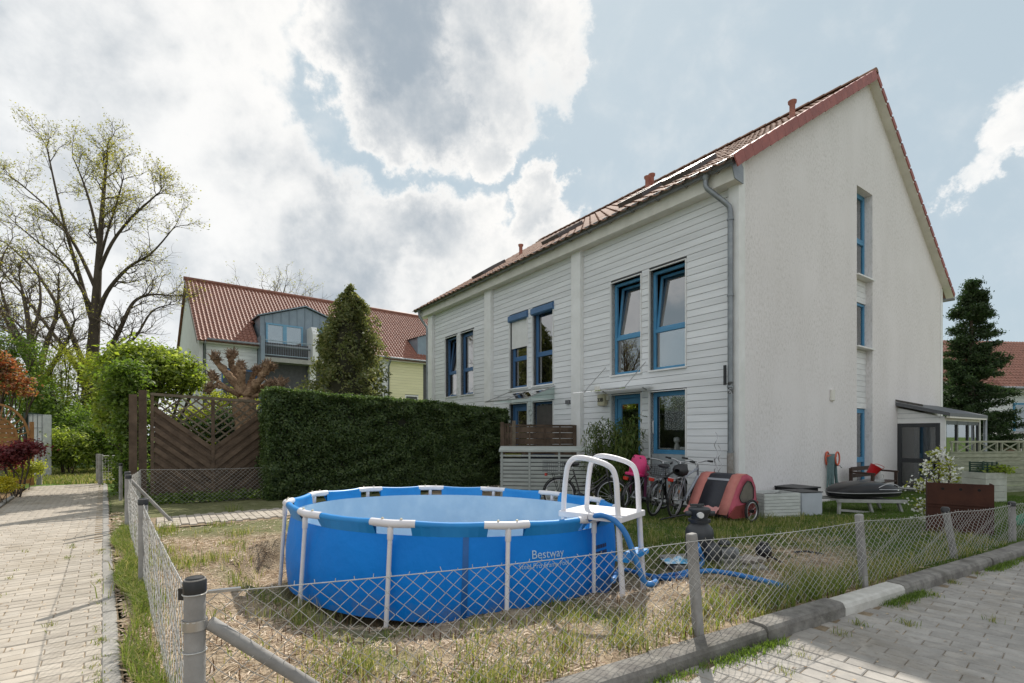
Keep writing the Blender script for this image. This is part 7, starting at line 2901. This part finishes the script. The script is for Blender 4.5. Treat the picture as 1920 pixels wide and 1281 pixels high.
dirs = rg.normal(size=(n, 3))
dirs[:, 2] = -np.abs(dirs[:, 2]) * .7 - .15
dirs /= np.linalg.norm(dirs, axis=1)[:, None]
sd3 = np.cross(dirs, np.array([0, 0, 1.0]))
sd3 /= np.linalg.norm(sd3, axis=1)[:, None] + 1e-6
ln = rg.uniform(.10, .24, (n, 1))
V = np.empty((n, 4, 3))
V[:, 0] = P
V[:, 1] = P + dirs * ln * .4 + sd3 * .014
V[:, 2] = P + dirs * ln + np.array([0, 0, -.03])
V[:, 3] = P + dirs * ln * .4 - sd3 * .014
npmesh('leaves', V.reshape(-1, 3), np.arange(n * 4).reshape(n, 4), leafmat('bamboo_leaf', [(.05, .09, .02), (.09, .14, .03), (.14, .17, .05), (.03, .06, .015)], trans=.35), bam)
leafy('dark_bush', 'small dark purple-leaved bush right of the bamboo', 'plant', hp_(-.45, 2.2, -.18), [(0, 0, .78, .24, .22, .22), (0, 0, .45, .18, .18, .3)], 2600, .05, leafmat('purple_dark', [(.03, .022, .022), (.055, .035, .03), (.02, .025, .015)], trans=.2), seed=63, stems=4, stem_r=.012)

# blossoming little tree
bt = thing('blossom_tree', 'small cherry tree in white blossom behind the rusty box', 'tree', (6.55, 7.75, -.18))
sk = Skel(71)
tr_ = [((0, 0, 0), (.0, .0, .45), (.03, 0, .75)), ((.0, 0, .45), (-.15, .05, .65), (-.38, .1, .72)), ((.02, 0, .6), (.12, -.05, .9), (.05, 0, 1.28)), ((0, 0, .5), (-.12, -.05, .8), (-.22, 0, 1.05)), ((.02, 0, .5), (.15, .05, .75), (.2, .05, 1.0)), ((0, 0, .35), (-.2, -.1, .42), (-.42, -.05, .40)), ((0, 0, .3), (-.1, .0, .3), (-.22, .0, .22)),
       ((.0, 0, .7), (-.02, 0, 1.0), (.02, 0, 1.2))]
for p in tr_:
    q = sk.limb([Vector(x) for x in p], .016, .005, 5)
    for s in q[3:]:
        for _ in range(2):
            sk.sprout(s, Vector((sk.r.gauss(0, 1), sk.r.gauss(0, 1), sk.r.gauss(.3, .7))).normalized(), .14, .004, 0)
sk.mb.build('trunk', bark_d, bt, smooth=True)
sk.fine.build('twigs', twig_m, bt)
tips = np.array([p[:] for p in sk.tips])
rg = np.random.default_rng(72)
P = tips[rg.choice(len(tips), 850)] + rg.normal(size=(850, 3)) * .03
v, f = leaves_arrays(P, .038, rg, aspect=1.0, up=0)
npmesh('blossom', v, f, leafmat('white_petals', [(.80, .80, .76), (.72, .73, .66), (.86, .84, .82)], trans=.35), bt)
P = tips[rg.choice(len(tips), 420)] + rg.normal(size=(420, 3)) * .03
v, f = leaves_arrays(P, .065, rg, aspect=.5)
npmesh('crown', v, f, g_yel, bt)
leafy('planter_greens', 'leafy green plants growing in the white planter', 'plant', (10.27, 10.8, .52), [(0, 0, .06, .22, .15, .08), (.12, -.05, .1, .1, .1, .08)], 500, .07, g_fresh, seed=73, stems=3, stem_r=.006)
ct = thing('balcony_cypress', 'small potted cone cypress on the dormer balcony', 'plant', Vector((-16.3, 26.4, 5.62)) + Vector((.78 * 6.15 + .626 * .35, .626 * 6.15 - .78 * .35, 0)))
rg = np.random.default_rng(75)
n = 1800
zz = rg.uniform(0, 1, n)
a = rg.uniform(0, 6.28, n)
r_ = .24 * np.sqrt(np.clip(1 - zz ** 2.2, 0, 1)) + .02
v, f = leaves_arrays(np.stack([np.cos(a) * r_, np.sin(a) * r_, .4 + zz * 1.1], 1), .06, rg)
npmesh('crown', v, f, g_thuja, ct)
MB().lathe([(.0, 0), (.17, 0), (.22, .4), (.2, .4), (.0, .36)], 14).build('pot', mat('grey_pot', (.28, .26, .25), .7), ct, smooth='auto')

# ------------------------------------------------------------------ grass, straw, weeds
def blades(name, label, X, Y, Z, h, w, m, lean=.5, seed=1, flat=False, cat='grass'):
    rg = np.random.default_rng(seed)
    n = len(X)
    B = np.stack([X, Y, Z], 1)
    a = rg.uniform(0, 2 * np.pi, n)
    s = np.stack([np.cos(a), np.sin(a), 0 * a], 1)
    b = rg.uniform(0, 2 * np.pi, n)
    l = np.stack([np.cos(b), np.sin(b), 0 * b], 1) * (rg.uniform(.1, 1, n) * lean)[:, None]
    hh = (h * rg.uniform(.45, 1.25, n))[:, None] if np.ndim(h) else (h * rg.uniform(.45, 1.25, n))[:, None]
    ww = w * rg.uniform(.6, 1.3, n)[:, None]
    V = np.empty((n, 4 if flat else 5, 3))
    if flat:
        tz = np.array([0, 0, 1.0]) * (rg.uniform(-.1, .45, n) * .6)[:, None]
        d = np.stack([np.cos(b), np.sin(b), 0 * b], 1)
        s2 = np.stack([-np.sin(b), np.cos(b), rg.normal(size=n) * .5], 1)
        V[:, 0] = B - s2 * ww
        V[:, 1] = B + s2 * ww
        V[:, 2] = B + (d + tz) * hh + s2 * ww * .5
        V[:, 3] = B + (d + tz) * hh - s2 * ww * .5
    else:
        up = np.array([0, 0, 1.0])
        V[:, 0] = B - s * ww
        V[:, 1] = B + s * ww
        mid = B + (up + l * .5) * hh * .6
        V[:, 2] = mid - s * ww * .75
        V[:, 3] = mid + s * ww * .75
        V[:, 4] = B + (up * .95 + l * 1.2) * hh
    if flat:
        f = np.arange(n * 4).reshape(n, 4)
    else:
        f = (np.arange(n)[:, None, None] * 5 + np.array([[0, 1, 3], [0, 3, 2], [2, 3, 4]])[None]).reshape(-1, 3)
    o = npmesh(name, V.reshape(-1, 3), f, m)
    return tag(o, label, cat, kind='stuff')


lawn_l = leafmat('lawn_blades', [(.06, .12, .016), (.095, .17, .024), (.042, .09, .013), (.14, .20, .035)], trans=.4)
tuft_l = leafmat('tuft_blades', [(.15, .19, .035), (.22, .26, .06), (.10, .15, .03), (.36, .33, .12), (.42, .36, .18)], trans=.4)
verge_l = leafmat('verge_blades', [(.13, .19, .03), (.20, .26, .05), (.09, .14, .025), (.30, .31, .10), (.36, .31, .16)], trans=.42)
straw_l = leafmat('dead_grass', [(.50, .385, .26), (.60, .475, .34), (.31, .21, .135), (.68, .58, .46), (.18, .115, .075)], trans=.2, gloss=.04)

rg = np.random.default_rng(81)


def scatter(n, x0, x1, y0, y1):
    X, Y = rg.uniform(x0, x1, n), rg.uniform(y0, y1, n)
    nn, mm = -.5 * X + .866 * Y, .778 * X + .628 * Y
    d = np.hypot(X - POOL.x, Y - POOL.y)
    ok = (nn > 2.33) & (mm > .10) & (d > POOL_R + .06)
    hv = (X - 4.325) * .818 + (Y - 9.645) * .575
    hu = -(X - 4.325) * .575 + (Y - 9.645) * .818
    ok &= ~((hv > -.05) & (hu > -.02))
    wa_, wb_ = (X - wc.x) * HA.x + (Y - wc.y) * HA.y, (X - wc.x) * HB.x + (Y - wc.y) * HB.y
    ok &= ~((np.abs(wa_) < .64) & (wb_ > -2.2))
    ok &= wa_ < .7
    ok &= np.abs(X / Y) < 1.25
    return X[ok], Y[ok]


# turf
X, Y = scatter(330000, -1, 12, 3.0, 14)
g = green_mask(X, Y)
k = rg.uniform(0, 1, len(X)) < np.clip(g, 0, 1) ** 1.3 * np.clip(7.5 / Y, .45, 1)
X, Y = X[k], Y[k]
blades('lawn', 'short green lawn in front of the bicycles and gable', X, Y, zt(X, Y), .042, .0026, lawn_l, seed=82)
# dry litter
X, Y = scatter(190000, -6, 7, 1.6, 9.5)
g = green_mask(X, Y)
dist = np.hypot(X - POOL.x, Y - POOL.y) - POOL_R
k = (rg.uniform(0, 1, len(X)) < (1 - g * .85) * np.clip(.55 + .35 * wob(X * 1.5, Y * 1.5, 5, 20), .12, 1)) & ((zt(X, Y) > -.36) | (rg.uniform(0, 1, len(X)) < .1))
X, Y = X[k], Y[k]
blades('dead_grass', 'dry straw-coloured dead grass strewn over the garden soil', X, Y, zt(X, Y) + .006, .06, .0036, straw_l, seed=83, flat=True)
# clumps of fresh grass in the dry part
cx, cy = scatter(3000, -6, 6, 1.6, 9.5)
w = np.clip(.30 + .5 * wob(cx * 1.3, cy * 1.3, 0, 14), .05, 1) + 1.2 * np.exp(-((-.5 * cx + .866 * cy - 2.45) / .22) ** 2)
hx = np.array([p[:2] for p in smooth_path(h2)])
near = np.min(np.hypot(cx[:, None] - hx[None, :, 0], cy[:, None] + .15 - hx[None, :, 1]), 1) < .26
k = (rg.uniform(0, 1, len(cx)) < w * .75) & (zt(cx, cy) > -.25) & ~near
cx, cy = cx[k], cy[k]
per = 44
X = np.repeat(cx, per) + rg.normal(size=len(cx) * per) * .085
Y = np.repeat(cy, per) + rg.normal(size=len(cx) * per) * .085
ok = (-.5 * X + .866 * Y > 2.33)
hh = np.repeat(rg.uniform(.05, .16, len(cx)), per)
blades('grass_tufts', 'yellow-green grass tufts in the dry turf by the kerb', X[ok], Y[ok], zt(X, Y)[ok], hh[ok], .0036, tuft_l, lean=.7, seed=84)
# taller grass behind the hose end
X, Y = onground(1450, 1112, 0).x + rg.normal(size=3600) * .55, onground(1450, 1112, 0).y + rg.normal(size=3600) * .28
ok = (-.5 * X + .866 * Y > 2.34) & (-.5 * X + .866 * Y < 2.62)
blades('tall_grass', 'taller green grass at the hose end by the kerb', X[ok], Y[ok], zt(X, Y)[ok], .18, .0040, verge_l, lean=.9, seed=85)
# brown standing stalks
X, Y = scatter(1000, -2, 3.5, 2.0, 4.8)
blades('dead_stalks', 'thin brown dead stalks standing in the dry turf', X, Y, zt(X, Y), .10, .0035, leafmat('brown_stalk', [(.10, .05, .025), (.18, .10, .05), (.06, .03, .02)], trans=.1), lean=.35, seed=86)
# strip by the path fence
s = rg.uniform(-.6, 6.8, 22000)
m_ = .14 + np.abs(rg.normal(size=22000)) * .09 + .05 * np.sin(s * 3)
o_ = A0 - PN * .28
X, Y = o_.x + PD.x * s + PN.x * m_, o_.y + PD.y * s + PN.y * m_
den = rg.uniform(0, 1, 22000) < np.clip(.6 + .6 * np.sin(s * 2.1 + 1) + .3 * np.sin(s * 5), .15, 1)
blades('fence_grass', 'strip of fresh green grass along the foot of the path fence', X[den], Y[den], zt(X, Y)[den] - .01, .10, .0036, verge_l, lean=.8, seed=87)
# weeds between kerb and paving
s = rg.uniform(-.5, 8.5, 9000)
clump = np.clip(np.sin(s * 2.7) + .6 * np.sin(s * 6.1 + 1) + .1, 0, 1)
k = rg.uniform(0, 1, 9000) < clump
s = s[k]
nn = 2.15 - np.abs(rg.normal(size=len(s))) * .045
X, Y = KD.x * s + KN.x * nn, KD.y * s + KN.y * nn
blades('kerb_weeds', 'small green weeds along the foot of the kerb', X, Y, np.full(len(X), Z_STREET), .04, .0035, g_mid, lean=1.0, seed=88)
cx, cy = [], []
for px, py in ((1705, 1172), (1752, 1118), (1690, 1140), (1788, 1094), (1835, 1078), (1870, 1062), (1575, 1190), (1500, 1230), (1470, 1260), (1858, 1165), (1920, 1052), (1610, 1172)):
    g_ = ground(px, py, Z_STREET)
    k = rg.integers(20, 60)
    cx.append(g_.x + rg.normal(size=k) * .03)
    cy.append(g_.y + rg.normal(size=k) * .03)
X, Y = np.concatenate(cx), np.concatenate(cy)
blades('paving_weeds', 'little weed tufts growing in the street paving joints', X, Y, np.full(len(X), Z_STREET), .045, .0022, tuft_l, lean=1.0, seed=89)
cx, cy = [], []
for i in range(40):
    q = pathpt(rg.uniform(.3, 6), rg.choice([-.02, -.02, -.06, -.3, -.7, -1.1]))
    k = rg.integers(6, 22)
    cx.append(q.x + rg.normal(size=k) * .025)
    cy.append(q.y + rg.normal(size=k) * .025)
X, Y = np.concatenate(cx), np.concatenate(cy)
blades('path_weeds', 'tiny weeds in the joints of the path', X, Y, np.full(len(X), Z_PATH), .03, .0025, tuft_l, lean=1.1, seed=90)
# meadow at the path end
X, Y = rg.uniform(-19, -9, 26000), rg.uniform(14.2, 20, 26000)
mm = .778 * X + .628 * Y
k = (np.abs(X / Y) < 1.15) & (((X - o_.x) * PD.x + (Y - o_.y) * PD.y > 15.9))
blades('meadow_grass', 'sunlit grass beyond the end of the path', X[k], Y[k], np.full(k.sum(), -.05), .13, .012, tuft_l, lean=.7, seed=91)
# ivy along the lattice and hedge foot
s = rg.uniform(-.4, 6.4, 9000)
d_ = np.abs(rg.normal(size=9000)) * .16
base = PLA - HA * .12
X, Y = base.x + HB.x * s - HA.x * d_, base.y + HB.y * s - HA.y * d_
P = np.stack([X, Y, .02 + np.abs(rg.normal(size=9000)) * .07 * (1.2 - np.clip(d_ * 2, 0, 1))], 1)
v, f = leaves_arrays(P, .06, rg, up=1.0, aspect=.8)
tag(npmesh('ground_ivy', v, f, g_mid), 'ivy creeping along the foot of lattice fence and hedge', 'ground cover', kind='stuff')
# dead leaves on path edge and bed
X, Y = [], []
for i in range(700):
    q = pathpt(rg.uniform(.5, 13), -1.62 - abs(rg.normal()) * .5) if i % 2 else pathpt(rg.uniform(5.5, 9), .08 + abs(rg.normal()) * .12)
    X.append(q.x)
    Y.append(q.y)
P = np.stack([np.array(X), np.array(Y), np.full(700, -.02)], 1)
v, f = leaves_arrays(P, .07, rg, up=2.0, aspect=.7)
tag(npmesh('fallen_leaves', v, f, straw_l), 'brown fallen leaves on the bed beside the path', 'leaves', kind='stuff')

# bits of leaf and grit on the paving
P = []
for i in range(420):
    if i % 2:
        q = pathpt(rg.uniform(.3, 9), rg.uniform(-1.45, .0))
        P.append((q.x, q.y, Z_PATH + .006))
    else:
        q = streetpt(rg.uniform(.3, 8), 2.13 - abs(rg.normal()) * .7)
        P.append((q.x, q.y, Z_STREET + .006))
v, f = leaves_arrays(np.array(P), .022, rg, up=3.0, aspect=.6, jitter=.6)
tag(npmesh('leaf_litter', v, f, straw_l), 'tiny bits of dry leaf lying on the paving', 'leaves', kind='stuff')
